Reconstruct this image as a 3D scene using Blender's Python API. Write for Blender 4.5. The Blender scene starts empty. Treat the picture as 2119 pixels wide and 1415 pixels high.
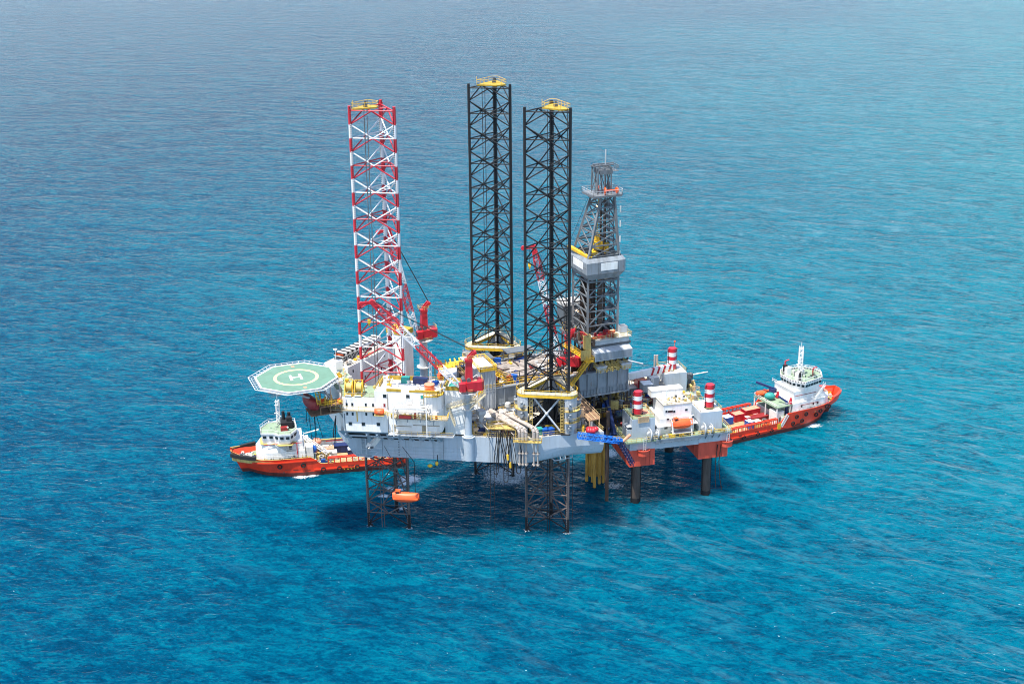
import bpy, math, random
from mathutils import Vector, Matrix
random.seed(7)
S = bpy.context.scene; COL = S.collection
rad = math.radians
# ---------------------------------------------------------------- camera (fitted to the photograph)
FPX, PITCH, ROLL, CAMZ = 2847.3, rad(19.76), rad(-.483), 166.0
cF = Vector((0, math.cos(PITCH), -math.sin(PITCH))); u0 = Vector((0, math.sin(PITCH), math.cos(PITCH))); r0 = Vector((1, 0, 0))
cR = r0*math.cos(ROLL)+u0*math.sin(ROLL); cU = u0*math.cos(ROLL)-r0*math.sin(ROLL)
cam = bpy.data.objects.new('camera', bpy.data.cameras.new('camera')); COL.objects.link(cam); S.camera = cam
cam.matrix_world = Matrix(((cR.x, cU.x, -cF.x, 0), (cR.y, cU.y, -cF.y, 0), (cR.z, cU.z, -cF.z, CAMZ), (0, 0, 0, 1)))
cam.data.sensor_width = 36; cam.data.lens = 36*FPX/2119; cam.data.clip_start = 1; cam.data.clip_end = 20000
def ray(x, y): return cF+cR*((x-1059.5)/FPX)-cU*((y-707.5)/FPX)
def Zp(x, y, z):                                   # point of the photograph on the level z
    d = ray(x, y); t = (z-CAMZ)/d.z; return Vector((d.x*t, d.y*t, z))
class Fr:                                          # a turned frame on the sea: u along, v across, z up
    def __init__(s, x, y, deg): s.o = Vector((x, y, 0)); a = rad(deg); s.a = a; s.e = Vector((math.cos(a), math.sin(a), 0)); s.n = Vector((-math.sin(a), math.cos(a), 0))
    def w(s, u, v, z=0): return s.o+s.e*u+s.n*v+Vector((0, 0, z))
    def loc(s, p): d = Vector(p)-s.o; return (d.dot(s.e), d.dot(s.n), d.z)
    def z(s, x, y, z): return s.loc(Zp(x, y, z))
    def v(s, x, y, v):
        d = ray(x, y); c = Vector((0, 0, CAMZ)); t = (v-(c-s.o).dot(s.n))/d.dot(s.n); return s.loc(c+d*t)
    def sub(s, u, v, deg): p = s.w(u, v); return Fr(p.x, p.y, math.degrees(s.a)+deg)
G = Fr(0, 0, 0); R = Fr(-31.9, 323.7, 22.1); W = Fr(-42.19, 317.31, -7.05); P = Fr(32.84, 334.06, 14)
SR = Fr(101, 397.2, 206.4); SL = Fr(-79.7, 354.8, 10.3)
# ---------------------------------------------------------------- materials
MATS = {}
def mat(name, col, rough=.55, dirt=.25, metal=0, scale=.6, rust=0, streak=True):
    if name in MATS: return MATS[name]
    m = bpy.data.materials.new(name); m.use_nodes = True; nt = m.node_tree; b = nt.nodes['Principled BSDF']
    b.inputs['Roughness'].default_value = rough; b.inputs['Metallic'].default_value = metal
    N = nt.nodes.new; L = nt.links.new
    tc = N('ShaderNodeTexCoord'); mp = N('ShaderNodeMapping'); mp.inputs['Scale'].default_value = (1, 1, .25 if streak else 1)
    L(tc.outputs['Object'], mp.inputs['Vector'])
    n1 = N('ShaderNodeTexNoise'); n1.inputs['Scale'].default_value = scale; n1.inputs['Detail'].default_value = 8; n1.inputs['Roughness'].default_value = .65
    L(mp.outputs[0], n1.inputs['Vector'])
    cr = N('ShaderNodeValToRGB'); e = cr.color_ramp.elements
    d = 1-dirt; e[0].position = .33; e[0].color = (col[0]*d*.96, col[1]*d*.94, col[2]*d*.9, 1); e[1].position = .56; e[1].color = (*col, 1)
    L(n1.outputs['Fac'], cr.inputs['Fac']); last = cr.outputs['Color']
    if rust:
        n2 = N('ShaderNodeTexNoise'); n2.inputs['Scale'].default_value = scale*2.6; n2.inputs['Detail'].default_value = 10; n2.inputs['Roughness'].default_value = .7
        L(mp.outputs[0], n2.inputs['Vector'])
        r2 = N('ShaderNodeValToRGB'); e = r2.color_ramp.elements; e[0].position = .66-rust*.16; e[0].color = (0, 0, 0, 1); e[1].position = .74-rust*.12; e[1].color = (1, 1, 1, 1)
        L(n2.outputs['Fac'], r2.inputs['Fac'])
        mx = N('ShaderNodeMix'); mx.data_type = 'RGBA'; mx.inputs[7].default_value = (.16, .06, .025, 1)
        L(r2.outputs['Color'], mx.inputs[0]); L(last, mx.inputs[6]); last = mx.outputs[2]
    if streak and rough < .75:                    # rain and rust streaks running down, faint plate mottling
        m3 = N('ShaderNodeMapping'); m3.inputs['Scale'].default_value = (2.6, 2.6, .10); L(tc.outputs['Object'], m3.inputs['Vector'])
        n3 = N('ShaderNodeTexNoise'); n3.inputs['Scale'].default_value = 1.0; n3.inputs['Detail'].default_value = 5; n3.inputs['Roughness'].default_value = .7; L(m3.outputs[0], n3.inputs['Vector'])
        r3 = N('ShaderNodeValToRGB'); e = r3.color_ramp.elements; e[0].position = .54; e[0].color = (0, 0, 0, 1); e[1].position = .74; e[1].color = (.38, .38, .38, 1); L(n3.outputs['Fac'], r3.inputs['Fac'])
        x3 = N('ShaderNodeMix'); x3.data_type = 'RGBA'; x3.inputs[7].default_value = (col[0]*.45+.03, col[1]*.38+.012, col[2]*.32+.004, 1); L(r3.outputs['Color'], x3.inputs[0]); L(last, x3.inputs[6]); last = x3.outputs[2]
    L(last, b.inputs['Base Color'])
    MATS[name] = m; return m
M_HULL = mat('hull_paint', (.42, .48, .54), .5, .14, scale=.25, rust=.1)
M_HULLD = mat('hull_paint_dark', (.17, .21, .25), .55, .3, rust=.3)
M_GREY = mat('grey_paint', (.23, .26, .29), .55, .3, rust=.3)
M_LGREY = mat('light_grey_paint', (.42, .45, .48), .5, .2, rust=.15)
M_DGREY = mat('dark_grey_paint', (.085, .095, .105), .55, .35, rust=.35)
M_WHITE = mat('white_paint', (.81, .80, .775), .45, .12, rust=.05)
M_WHITEW = mat('white_weathered', (.72, .70, .66), .5, .2, rust=.3)
M_DECK = mat('deck_paint', (.50, .47, .41), .75, .45, scale=.4, rust=.5, streak=False)
M_GDECK = mat('green_deck_paint', (.22, .30, .20), .75, .3, scale=.6, rust=.3, streak=False)
M_BDECK = mat('brown_grating', (.24, .14, .08), .8, .45, scale=.9, rust=.5, streak=False)
M_WOOD = mat('timber_deck', (.42, .29, .15), .8, .4, scale=.7, streak=False)
M_RUSTD = mat('dark_rusty_steel', (.085, .055, .04), .8, .5, rust=.5)
M_YEL = mat('yellow_paint', (.78, .47, .03), .5, .3, rust=.15)
M_YELD = mat('worn_yellow_paint', (.58, .42, .13), .6, .45, rust=.35)
M_YELG = mat('ochre_paint', (.46, .30, .03), .6, .3)
M_RED = mat('red_paint', (.50, .018, .03), .4, .25, rust=.05)
M_REDL = mat('leg_red_paint', (.52, .02, .035), .4, .2)
M_REDD = mat('dark_red_paint', (.26, .02, .02), .55, .3)
M_ORG = mat('orange_paint', (.80, .12, .03), .45, .2)
M_SHIP = mat('ship_orange_paint', (.78, .052, .016), .4, .22, scale=.3, rust=.12)
M_BOOT = mat('boot_topping', (.13, .028, .02), .6, .5)
M_PONT = mat('pontoon_red', (.66, .085, .045), .6, .25, scale=.3, rust=.2)
M_BLUE = mat('blue_paint', (.01, .09, .38), .45, .25)
M_NAVY = mat('navy_paint', (.012, .03, .12), .5, .3)
M_TEAL = mat('teal_paint', (.02, .28, .25), .6, .3)
M_GREEN = mat('dark_green_paint', (.02, .09, .05), .6, .3)
M_HELI = mat('helideck_green', (.115, .225, .165), .75, .12, scale=.35, streak=False)
M_PALEY = mat('pale_yellow_marking', (.70, .66, .27), .7, .1, streak=False)
M_WMARK = mat('white_marking', (.85, .85, .83), .7, .05, streak=False)
M_BLACK = mat('black_leg_paint_and_shade', (.006, .008, .011), .7, .3)
M_BLK = mat('black_rubber_and_shade', (.012, .012, .013), .8, .3)
M_LEGLOW = mat('stained_leg_steel', (.13, .11, .105), .7, .5, scale=1.2, rust=.5)
M_GLASS = mat('window_glass', (.02, .03, .035), .12, .2)
M_COND = mat('conductor_yellow', (.55, .32, .06), .6, .5, scale=1.2, rust=.35)
M_STEEL = mat('bare_pipe', (.40, .35, .31), .45, .3, rust=.35)
M_DRK = mat('steelwork_grey', (.12, .135, .15), .5, .3, rust=.2)  # plain dark grey of the drill floor and rack steel
M_PLEG = mat('platform_leg_steel', (.075, .058, .05), .65, .5, scale=1.0, rust=.4)
M_CREAM = mat('cream_deck', (.60, .52, .36), .7, .3, rust=.2)
M_GALL = mat('gallery_beige', (.36, .31, .22), .7, .35, rust=.3)
M_GANG = mat('gangway_blue', (.008, .15, .58), .45, .2)
M_TOWER = mat('tower_steel', (.15, .165, .18), .5, .35, rust=.3)
M_TAN = mat('tan_board', (.62, .42, .24), .7, .2)
M_NET = mat('safety_net_frame', (.62, .66, .66), .6, .2)
M_SALMON = mat('faded_orange', (.72, .28, .17), .6, .25)
M_WSTRIPE = mat('leg_white_paint', (.72, .72, .73), .4, .1)
M_LAMP = bpy.data.materials.new('lamp_glow'); M_LAMP.use_nodes = True
_b = M_LAMP.node_tree.nodes['Principled BSDF']; _b.inputs['Emission Color'].default_value = (1, .62, .32, 1); _b.inputs['Emission Strength'].default_value = 6
# ---------------------------------------------------------------- mesh collector
class MB:
    def __init__(s): s.V = []; s.F = []; s.M = []; s.S = []
    def add(s, vs, fs, m=0, sm=False):
        n = len(s.V); s.V += [Vector(v) for v in vs]
        for f in fs: s.F.append([n+i for i in f]); s.M.append(m); s.S.append(sm)
        return s
    def box(s, fr, a, b, c, d, e, f, m=0):
        P8 = [fr.w(x, y, z) for z in (e, f) for x, y in ((a, c), (b, c), (b, d), (a, d))]
        return s.add(P8, [(3, 2, 1, 0), (4, 5, 6, 7), (0, 1, 5, 4), (1, 2, 6, 5), (2, 3, 7, 6), (3, 0, 4, 7)], m)
    def prism(s, pts, z0, z1, m=0, top=None, mt=None):
        n = len(pts); T = top or pts
        vs = [(p[0], p[1], z0) for p in pts]+[(p[0], p[1], z1) for p in T]
        s.add(vs, [(i, (i+1) % n, n+(i+1) % n, n+i) for i in range(n)]+[list(range(n))[::-1]], m)
        return s.add([(p[0], p[1], z1) for p in T], [list(range(n))], m if mt is None else mt)
    def cyl(s, p, q, r, n=8, m=0, r2=None, cap=True):
        p = Vector(p); q = Vector(q); d = q-p
        if d.length < 1e-6: return s
        d.normalize(); a = Vector((0, 0, 1)) if abs(d.z) < .9 else Vector((1, 0, 0)); x = d.cross(a).normalized(); y = d.cross(x); r2 = r if r2 is None else r2
        c = [(x*math.cos(2*math.pi*i/n)+y*math.sin(2*math.pi*i/n)) for i in range(n)]
        s.add([p+k*r for k in c]+[q+k*r2 for k in c], [(i, n+i, n+(i+1) % n, (i+1) % n) for i in range(n)], m, n > 5)
        if cap: s.add([p+k*r for k in c], [list(range(n))], m); s.add([q+k*r2 for k in c], [list(range(n))[::-1]], m)
        return s
    def tube(s, pts, r, n=5, m=0):
        for i in range(len(pts)-1): s.cyl(pts[i], pts[i+1], r, n, m)
        return s
    def bar(s, p, q, w, h=None, m=0):               # rectangular bar along a line
        h = w if h is None else h; p = Vector(p); q = Vector(q); d = (q-p)
        if d.length < 1e-6: return s
        d.normalize(); x = d.cross(Vector((0, 0, 1)))
        x = x.normalized() if x.length > .01 else Vector((1, 0, 0)); y = x.cross(d)
        o = [x*a*w/2+y*b*h/2 for a, b in ((-1, -1), (1, -1), (1, 1), (-1, 1))]
        return s.add([p+k for k in o]+[q+k for k in o], [(0, 1, 2, 3), (7, 6, 5, 4), (0, 4, 5, 1), (1, 5, 6, 2), (2, 6, 7, 3), (3, 7, 4, 0)], m)
    def ball(s, c, r, m=0, n=10, k=6, sc=(1, 1, 1)):
        c = Vector(c); vs = [c+Vector((0, 0, -r*sc[2]))]
        for j in range(1, k):
            t = -math.pi/2+math.pi*j/k
            vs += [c+Vector((r*math.cos(t)*math.cos(2*math.pi*i/n)*sc[0], r*math.cos(t)*math.sin(2*math.pi*i/n)*sc[1], r*math.sin(t)*sc[2])) for i in range(n)]
        vs.append(c+Vector((0, 0, r*sc[2]))); fs = [(0, 1+(i+1) % n, 1+i) for i in range(n)]
        for j in range(k-2): fs += [(1+j*n+i, 1+j*n+(i+1) % n, 1+(j+1)*n+(i+1) % n, 1+(j+1)*n+i) for i in range(n)]
        fs += [(len(vs)-1, 1+(k-2)*n+i, 1+(k-2)*n+(i+1) % n) for i in range(n)]
        return s.add(vs, fs, m, True)
    def rail(s, pts, h=1.1, step=2.0, r=.045, m=0, closed=False, mid=True):
        pts = [Vector(p) for p in pts]
        if closed: pts = pts+[pts[0]]
        for a, b in zip(pts, pts[1:]):
            up = Vector((0, 0, h)); s.bar(a+up, b+up, r*1.6, None, m)
            if mid: s.bar(a+up*.5, b+up*.5, r*1.2, None, m)
            k = max(1, round((b-a).length/step))
            for i in range(k+1):
                p = a.lerp(b, i/k); s.bar(p, p+up, r*1.3, None, m)
        return s
    def truss(s, p, q, w, h, n, r=.08, up=Vector((0, 0, 1)), mf=None, rb=None, taper=(1, 1)):
        p = Vector(p); q = Vector(q); d = (q-p).normalized(); x = d.cross(up).normalized(); y = x.cross(d); rb = rb or r*.6
        def cor(t):
            c = p.lerp(q, t); k = min(1, taper[0]+(1-taper[0])*t/.12) if t < .12 else (min(1, taper[1]+(1-taper[1])*(1-t)/.12) if t > .88 else 1)
            return [c+x*a*w*k/2+y*b*h*k/2 for a, b in ((-1, -1), (1, -1), (1, 1), (-1, 1))]
        for i in range(n):
            A = cor(i/n); B = cor((i+1)/n); m = mf((i+.5)/n) if mf else 0
            for k in range(4):
                j = (k+1) % 4; s.cyl(A[k], B[k], r, 5, m, cap=False)
                if i % 2: s.cyl(A[k], B[j], rb, 4, m, cap=False)
                else: s.cyl(A[j], B[k], rb, 4, m, cap=False)
                if i % 2 == 0: s.cyl(A[k], A[j], rb, 4, m, cap=False)
        return s
    def stair(s, p, q, w=1.0, m=0, mr=0, n=None, rail=True, thick=.25):
        p = Vector(p); q = Vector(q); d = q-p; x = Vector((-d.y, d.x, 0)).normalized()*w/2
        for k in (-1, 1):
            s.bar(p+x*k, q+x*k, .1, thick, mr)
            if rail:
                up = Vector((0, 0, 1.1)); s.bar(p+x*k+up, q+x*k+up, .08, None, mr); s.bar(p+x*k+up*.5, q+x*k+up*.5, .06, None, mr)
                for i in range(7): t = p.lerp(q, i/6)+x*k; s.bar(t, t+up, .06, None, mr)
        n = n or max(3, int(abs(d.z)/.3))
        for i in range(n):
            c = p.lerp(q, (i+.5)/n); h = Vector((d.x, d.y, 0)).normalized()*.14
            s.add([c-x-h, c+x-h, c+x+h, c-x+h, c-x-h-Vector((0, 0, .05)), c+x-h-Vector((0, 0, .05)), c+x+h-Vector((0, 0, .05)), c-x+h-Vector((0, 0, .05))], [(0, 1, 2, 3), (7, 6, 5, 4), (0, 4, 5, 1), (2, 6, 7, 3), (1, 5, 6, 2), (3, 7, 4, 0)], m)
        return s
OFF = {}
def part(name, mb, mats, parent=None, label=None):
    if not isinstance(mats, (list, tuple)): mats = [mats]
    off = OFF[parent] if parent is not None else Vector((0, 0, 0))
    me = bpy.data.meshes.new(name); me.from_pydata([v-off for v in mb.V], [], mb.F)
    for m in mats: me.materials.append(m)
    me.polygons.foreach_set('material_index', mb.M); me.polygons.foreach_set('use_smooth', mb.S); me.update()
    o = bpy.data.objects.new(name, me); COL.objects.link(o)
    if parent is not None: o.parent = parent
    OFF[o] = off
    if label: o['label'] = label
    return o
def tag(o, label, cat, group=None):
    o['label'] = label; o['category'] = cat
    if group: o['group'] = group
    return o
def thing(name, loc, label, cat, group=None):
    o = bpy.data.objects.new(name, None); COL.objects.link(o); o.location = loc; o.empty_display_size = .5; OFF[o] = Vector(loc)
    return tag(o, label, cat, group)
def single(name, mb, mats, label, cat, group=None):             # a thing that is one mesh, origin at its base
    c = sum(mb.V, Vector())/len(mb.V); z = min(v.z for v in mb.V); off = Vector((c.x, c.y, z))
    mb.V = [v-off for v in mb.V]; o = part(name, mb, mats); o.location = off; OFF[o] = off
    return tag(o, label, cat, group)
def container(fr, u, v, z, L, w, h, m, label, deg=0, cat='container', group=None, roof=None, name='shipping_container'):
    f = fr.sub(u, v, deg); b = MB(); r = MB()
    b.box(f, -L/2+.04, L/2-.04, -w/2+.04, w/2-.04, z+.1, z+h-.05)
    n = int(L/.45)
    for i in range(n):
        x = -L/2+.3+(L-.6)*i/max(1, n-1)
        for s_ in (-1, 1): b.box(f, x-.07, x+.07, s_*(w/2-.02)-.03, s_*(w/2-.02)+.03, z+.2, z+h-.2)
    for a in (-1, 1):
        for c in (-1, 1): r.box(f, a*L/2-.08*(a > 0)-.0, a*L/2+.08*(a < 0), c*w/2-.08*(c > 0), c*w/2+.08*(c < 0), z, z+h)
        r.box(f, -L/2, L/2, a*w/2-.07, a*w/2+.01, z+h-.13, z+h+.01); r.box(f, a*L/2-.07, a*L/2+.01, -w/2, w/2, z+h-.13, z+h+.012)
    t = thing(name, f.w(0, 0, z), label, cat, group); part('body', b, m, t); part('corner_frame', r, m, t)
    if roof: rr = MB(); rr.box(f, -L/2+.1, L/2-.1, -w/2+.1, w/2-.1, z+h-.02, z+h+.03); part('roof_sheet', rr, roof, t)
    return t
# ---------------------------------------------------------------- sky, sun
SUN_EL, SUN_AZ = rad(71), rad(-135)                 # azimuth clockwise from +Y (away from the camera)
S.world = bpy.data.worlds.new('World'); S.world.use_nodes = True
nt = S.world.node_tree; sk = nt.nodes.new('ShaderNodeTexSky'); sk.sky_type = 'NISHITA'; sk.sun_disc = False
sk.sun_elevation = SUN_EL; sk.sun_rotation = SUN_AZ; sk.air_density = 1; sk.dust_density = .6; sk.ozone_density = 1
nt.links.new(sk.outputs[0], nt.nodes['Background'].inputs[0]); nt.nodes['Background'].inputs[1].default_value = .14
sd = bpy.data.lights.new('sun', 'SUN'); sd.energy = 4.4; sd.angle = rad(.5); sd.color = (1, .955, .88)
so = bpy.data.objects.new('sun', sd); COL.objects.link(so); so.location = (0, 300, 300)
ds = Vector((math.sin(SUN_AZ)*math.cos(SUN_EL), math.cos(SUN_AZ)*math.cos(SUN_EL), math.sin(SUN_EL)))
so.rotation_euler = ds.to_track_quat('Z', 'Y').to_euler()
S.view_settings.view_transform = 'Standard'; S.view_settings.look = 'None'; S.view_settings.exposure = .97; S.view_settings.gamma = 1
S.cycles.filter_width = 1.0; S.cycles.max_bounces = 6; S.cycles.diffuse_bounces = 3; S.cycles.glossy_bounces = 3; S.cycles.transparent_max_bounces = 8; S.cycles.volume_bounces = 0
# ---------------------------------------------------------------- sea
def sea_material():
    m = bpy.data.materials.new('sea_water'); m.use_nodes = True; nt = m.node_tree; b = nt.nodes['Principled BSDF']; N = nt.nodes.new; L = nt.links.new
    g = N('ShaderNodeNewGeometry')
    def mp(sc, rot=0):
        k = N('ShaderNodeMapping'); k.vector_type = 'TEXTURE'; k.inputs['Scale'].default_value = tuple(1/c for c in sc); k.inputs['Rotation'].default_value = (0, 0, rad(rot)); L(g.outputs['Position'], k.inputs['Vector']); return k.outputs[0]
    def noise(vec, sc, det=3, ro=.55, dist=0):
        k = N('ShaderNodeTexNoise'); k.inputs['Scale'].default_value = sc; k.inputs['Detail'].default_value = det; k.inputs['Roughness'].default_value = ro; k.inputs['Distortion'].default_value = dist; L(vec, k.inputs['Vector']); return k.outputs['Fac']
    def ramp(f, *st):
        k = N('ShaderNodeValToRGB'); e = k.color_ramp.elements
        for i, (p, c) in enumerate(st):
            if i > 1: e.new(p)
            e[i].position = p; e[i].color = (*c, 1) if len(c) == 3 else c
        L(f, k.inputs['Fac']); return k.outputs['Color']
    def math_(op, a, b_=None, v=None):
        k = N('ShaderNodeMath'); k.operation = op
        for i, x in enumerate((a, b_)):
            if x is None: continue
            if isinstance(x, (int, float)): k.inputs[i].default_value = x
            else: L(x, k.inputs[i])
        return k.outputs[0]
    def mix(f, a, b_):
        k = N('ShaderNodeMix'); k.data_type = 'RGBA'; L(f, k.inputs[0])
        for i, x in ((6, a), (7, b_)):
            if isinstance(x, tuple): k.inputs[i].default_value = (*x, 1)
            else: L(x, k.inputs[i])
        return k.outputs[2]
    # wind waves at four sizes, each stretched along its crest line
    w0 = noise(mp((.42, 1, 1), -16), .050, 3, .6, 1.6)
    w1 = noise(mp((.42, 1, 1), -20), .17, 4, .6, 1.8)
    w2 = noise(mp((.5, 1, 1), -2), .52, 4, .62, 1.4)
    w3 = noise(mp((.6, 1, 1), -28), 1.5, 4, .65, .8)
    hgt = math_('ADD', math_('ADD', math_('ADD', math_('MULTIPLY', w1, 2.6), math_('MULTIPLY', w2, 1.5)), math_('MULTIPLY', w3, .62)), math_('MULTIPLY', w0, 5.0))
    # colour of the water body: a turquoise shoal to the right, deeper blue to the left and front
    broad = noise(mp((1, .6, 1), 12), .0040, 3, .5, .4)
    sx = N('ShaderNodeSeparateXYZ'); L(g.outputs['Position'], sx.inputs[0])
    tr = math_('ADD', math_('MULTIPLY', sx.outputs['X'], .0012), math_('MULTIPLY', math_('ABSOLUTE', math_('SUBTRACT', sx.outputs['Y'], 480)), -.00045))
    tr = math_('ADD', tr, math_('MULTIPLY', math_('MINIMUM', math_('SUBTRACT', sx.outputs['Y'], 420), 0), .0007))
    f = math_('ADD', math_('ADD', math_('MULTIPLY', broad, .6), tr), .29)
    body = ramp(f, (.18, (.0001, .048, .108)), (.40, (.0001, .068, .132)), (.60, (.0002, .116, .178)), (.85, (.0004, .155, .208)))
    med = noise(mp((1, .7, 1), -20), .03, 5, .6, .8)
    body = mix(math_('MULTIPLY', ramp(med, (.4, (0, 0, 0)), (.65, (1, 1, 1))), .14), body, (.0004, .115, .17))
    wf = math_('ADD', math_('ADD', math_('MULTIPLY', w0, .14), math_('MULTIPLY', w1, .28)), math_('ADD', math_('MULTIPLY', w2, .33), math_('MULTIPLY', w3, .25)))  # wave light and shade mixed into the water colour: dark troughs, bright thin crests
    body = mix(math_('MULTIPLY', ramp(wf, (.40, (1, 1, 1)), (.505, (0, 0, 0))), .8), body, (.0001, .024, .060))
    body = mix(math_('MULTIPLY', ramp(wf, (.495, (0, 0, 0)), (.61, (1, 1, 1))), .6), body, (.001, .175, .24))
    # thin foam lace along the wind
    fo = noise(mp((.32, 1.2, 1), -36), .12, 9, .7, 2.2)
    area = noise(mp((1, 1, 1), 0), .009, 2, .5)
    fa = math_('MULTIPLY', ramp(fo, (.51, (0, 0, 0)), (.70, (1, 1, 1))), ramp(math_('ADD', area, math_('MULTIPLY', sx.outputs['X'], .0016)), (.42, (0, 0, 0)), (.75, (1, 1, 1))))
    body = mix(math_('MULTIPLY', fa, .55), body, (.10, .23, .29))
    cap = noise(mp((.55, 1.1, 1), -12), 1.1, 5, .62, .9)  # white flecks: small caps, with sun glints painted into the colour
    cap_glint = math_('MULTIPLY', ramp(cap, (.70, (0, 0, 0)), (.735, (1, 1, 1))), .85)
    body = mix(cap_glint, body, (.55, .7, .76))
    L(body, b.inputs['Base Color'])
    b.inputs['Roughness'].default_value = .5; b.inputs['Specular IOR Level'].default_value = 0; b.inputs['Subsurface Weight'].default_value = 1; b.inputs['Subsurface Radius'].default_value = (1, 1, 1); b.inputs['Subsurface Scale'].default_value = 13; b.subsurface_method = 'BURLEY'
    bp = N('ShaderNodeBump'); bp.inputs['Strength'].default_value = 1; bp.inputs['Distance'].default_value = 1.0; L(hgt, bp.inputs['Height']); L(bp.outputs[0], b.inputs['Normal'])
    gl = N('ShaderNodeBsdfGlossy'); gl.inputs['Roughness'].default_value = .16; gl.inputs['Color'].default_value = (.66, .68, .76, 1); L(bp.outputs[0], gl.inputs['Normal'])
    b2 = N('ShaderNodeBump'); b2.inputs['Strength'].default_value = .7; b2.inputs['Distance'].default_value = .24; L(hgt, b2.inputs['Height'])
    fr = N('ShaderNodeFresnel'); fr.inputs['IOR'].default_value = 1.33; L(b2.outputs[0], fr.inputs['Normal'])
    fc = math_('MULTIPLY', math_('POWER', fr.outputs[0], 2.4), 1.6)
    ms = N('ShaderNodeMixShader'); L(fc, ms.inputs[0]); L(b.outputs[0], ms.inputs[1]); L(gl.outputs[0], ms.inputs[2]); out = nt.nodes['Material Output']; L(ms.outputs[0], out.inputs[0])
    return m
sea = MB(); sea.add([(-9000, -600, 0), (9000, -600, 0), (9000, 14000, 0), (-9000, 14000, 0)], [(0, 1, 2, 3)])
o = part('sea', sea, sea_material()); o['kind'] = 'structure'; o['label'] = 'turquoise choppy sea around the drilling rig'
# ---------------------------------------------------------------- lattice legs
LEGR = 6.17; TH = (180, 60, -60)
def leg_centre(i): return ((0, 0), (36.7, -18.45), (36.7, 18.45))[i]
def lattice_leg(idx, label, banded, upcol, top):
    cu, cv = leg_centre(idx); F = R.sub(cu, cv, 0)
    t = thing('jackup_leg', F.w(0, 0, -3), label, 'rig leg', 'lattice legs of the drilling rig')
    mats = [upcol, M_WSTRIPE, M_LEGLOW, M_BLACK]; ZT = 108.35; BAY = 6.52
    C = [(LEGR*math.cos(rad(a)), LEGR*math.sin(rad(a))) for a in TH]
    lowz = 24
    def mt(k2, z):                                    # k2: half-bay count from the top
        if z < 1.2: return 3
        if z < lowz: return 2
        return (0, 1)[k2 % 2] if banded else 0
    for k, (x, y) in enumerate(C):
        c = MB(); a = rad(TH[k]); tx, ty = -math.sin(a), math.cos(a)
        z = ZT+1.2; zz = [ZT-BAY/2*j for j in range(0, 36)]
        segs = [(ZT+1.1, ZT-BAY/2, 0)]+[(zz[j], zz[j+1], j) for j in range(1, 35)]
        for z1, z0, j in segs:
            if z1 < -3: break
            z0 = max(z0, -3); m = mt(j, z0)
            c.cyl(F.w(x, y, z0), F.w(x, y, z1), .36, 10, m, cap=(j == 0))
        b = Fr(F.w(x, y).x, F.w(x, y).y, math.degrees(F.a)+TH[k]+90)
        c.box(b, -.46, .46, -.07, .07, -3, ZT+.9, 3)
        z = -2.5; i = 0
        while z < ZT+.5:                              # rack teeth on both edges
            m = mt(int((ZT-z)/(BAY/2)), z)
            for s_ in (-1, 1):
                c.add([b.w(s_*.44, -.075, z), b.w(s_*.62, -.075, z+.10), b.w(s_*.62, -.075, z+.2), b.w(s_*.44, -.075, z+.3), b.w(s_*.44, .075, z), b.w(s_*.62, .075, z+.10), b.w(s_*.62, .075, z+.2), b.w(s_*.44, .075, z+.3)],
                      [(0, 1, 2, 3), (7, 6, 5, 4), (0, 4, 5, 1), (1, 5, 6, 2), (2, 6, 7, 3)], m)
            z += .5; i += 1
        part('chord', c, mats, t)
    for k in range(3):
        a = Vector((*C[k], 0)); b = Vector((*C[(k+1) % 3], 0)); mid = (a+b)/2; br = MB()
        for j in range(0, 18):
            zr = ZT-BAY*j
            if zr < -3: break
            m = mt(0 if (j % 2 == 0) else 1, zr) if banded else mt(0, zr)
            br.cyl(F.w(a.x, a.y, zr), F.w(b.x, b.y, zr), .15, 6, m, cap=False)
            m2 = mid; nxt = (Vector((*C[(k+1) % 3], 0))+Vector((*C[(k+2) % 3], 0)))/2
            br.cyl(F.w(mid.x, mid.y, zr), F.w(nxt.x, nxt.y, zr), .09, 5, m, cap=False)
            zn = zr-BAY/2
            for q in (a, b):                          # X pattern: up half from each node, down half to the next ring
                br.cyl(F.w(mid.x, mid.y, zr), F.w(q.x, q.y, zn), .165, 6, mt(0, zn), cap=False)
                br.cyl(F.w(q.x, q.y, zn), F.w(mid.x, mid.y, zr-BAY), .165, 6, mt(1, zn-2), cap=False)
        part('bracing', br, mats, t)
    rp = MB()
    for x, y in ((-3.2, -1.9), (-2.6, -2.3)) if idx != 1 else ((-1.6, -3.0), (-1.1, -3.3), (3.2, -3.6)):
        rp.cyl(F.w(x, y, -3), F.w(x, y, ZT+.6), .09, 6, 2 if idx == 0 else 0)
        for j in range(1, 17): rp.cyl(F.w(x, y, ZT-BAY*j-.15), F.w(x, y, ZT-BAY*j+.15), .17, 6, 2 if idx == 0 else 0)
    part('riser_pipe', rp, mats, t)
    if top:
        pf = MB(); pts = [F.w(x, y) for x, y in top]; pf.prism([(p.x, p.y) for p in pts], ZT+.1, ZT+.42, 0)
        pf2 = MB(); pf2.rail([F.w(x, y, ZT+.42) for x, y in top], 1.2, 1.6, .05, 0, True)
        pf2.cyl(F.w(*top[0], ZT+.4), F.w(*top[0], ZT+2.4), .06, 5, 0)
        q = part('top_platform', pf, M_YELG, t); part('railing', pf2, M_YEL, q)
        lt = MB(); c = sum((Vector((*p, 0)) for p in top), Vector())/len(top); lt.box(F, c.x-.4, c.x+.4, c.y-.4, c.y+.4, ZT+.42, ZT+1.2); lt.cyl(F.w(c.x, c.y, ZT+1.2), F.w(c.x, c.y, ZT+1.9), .25, 8)
        part('beacon', lt, M_DGREY, q)
    return t
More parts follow.
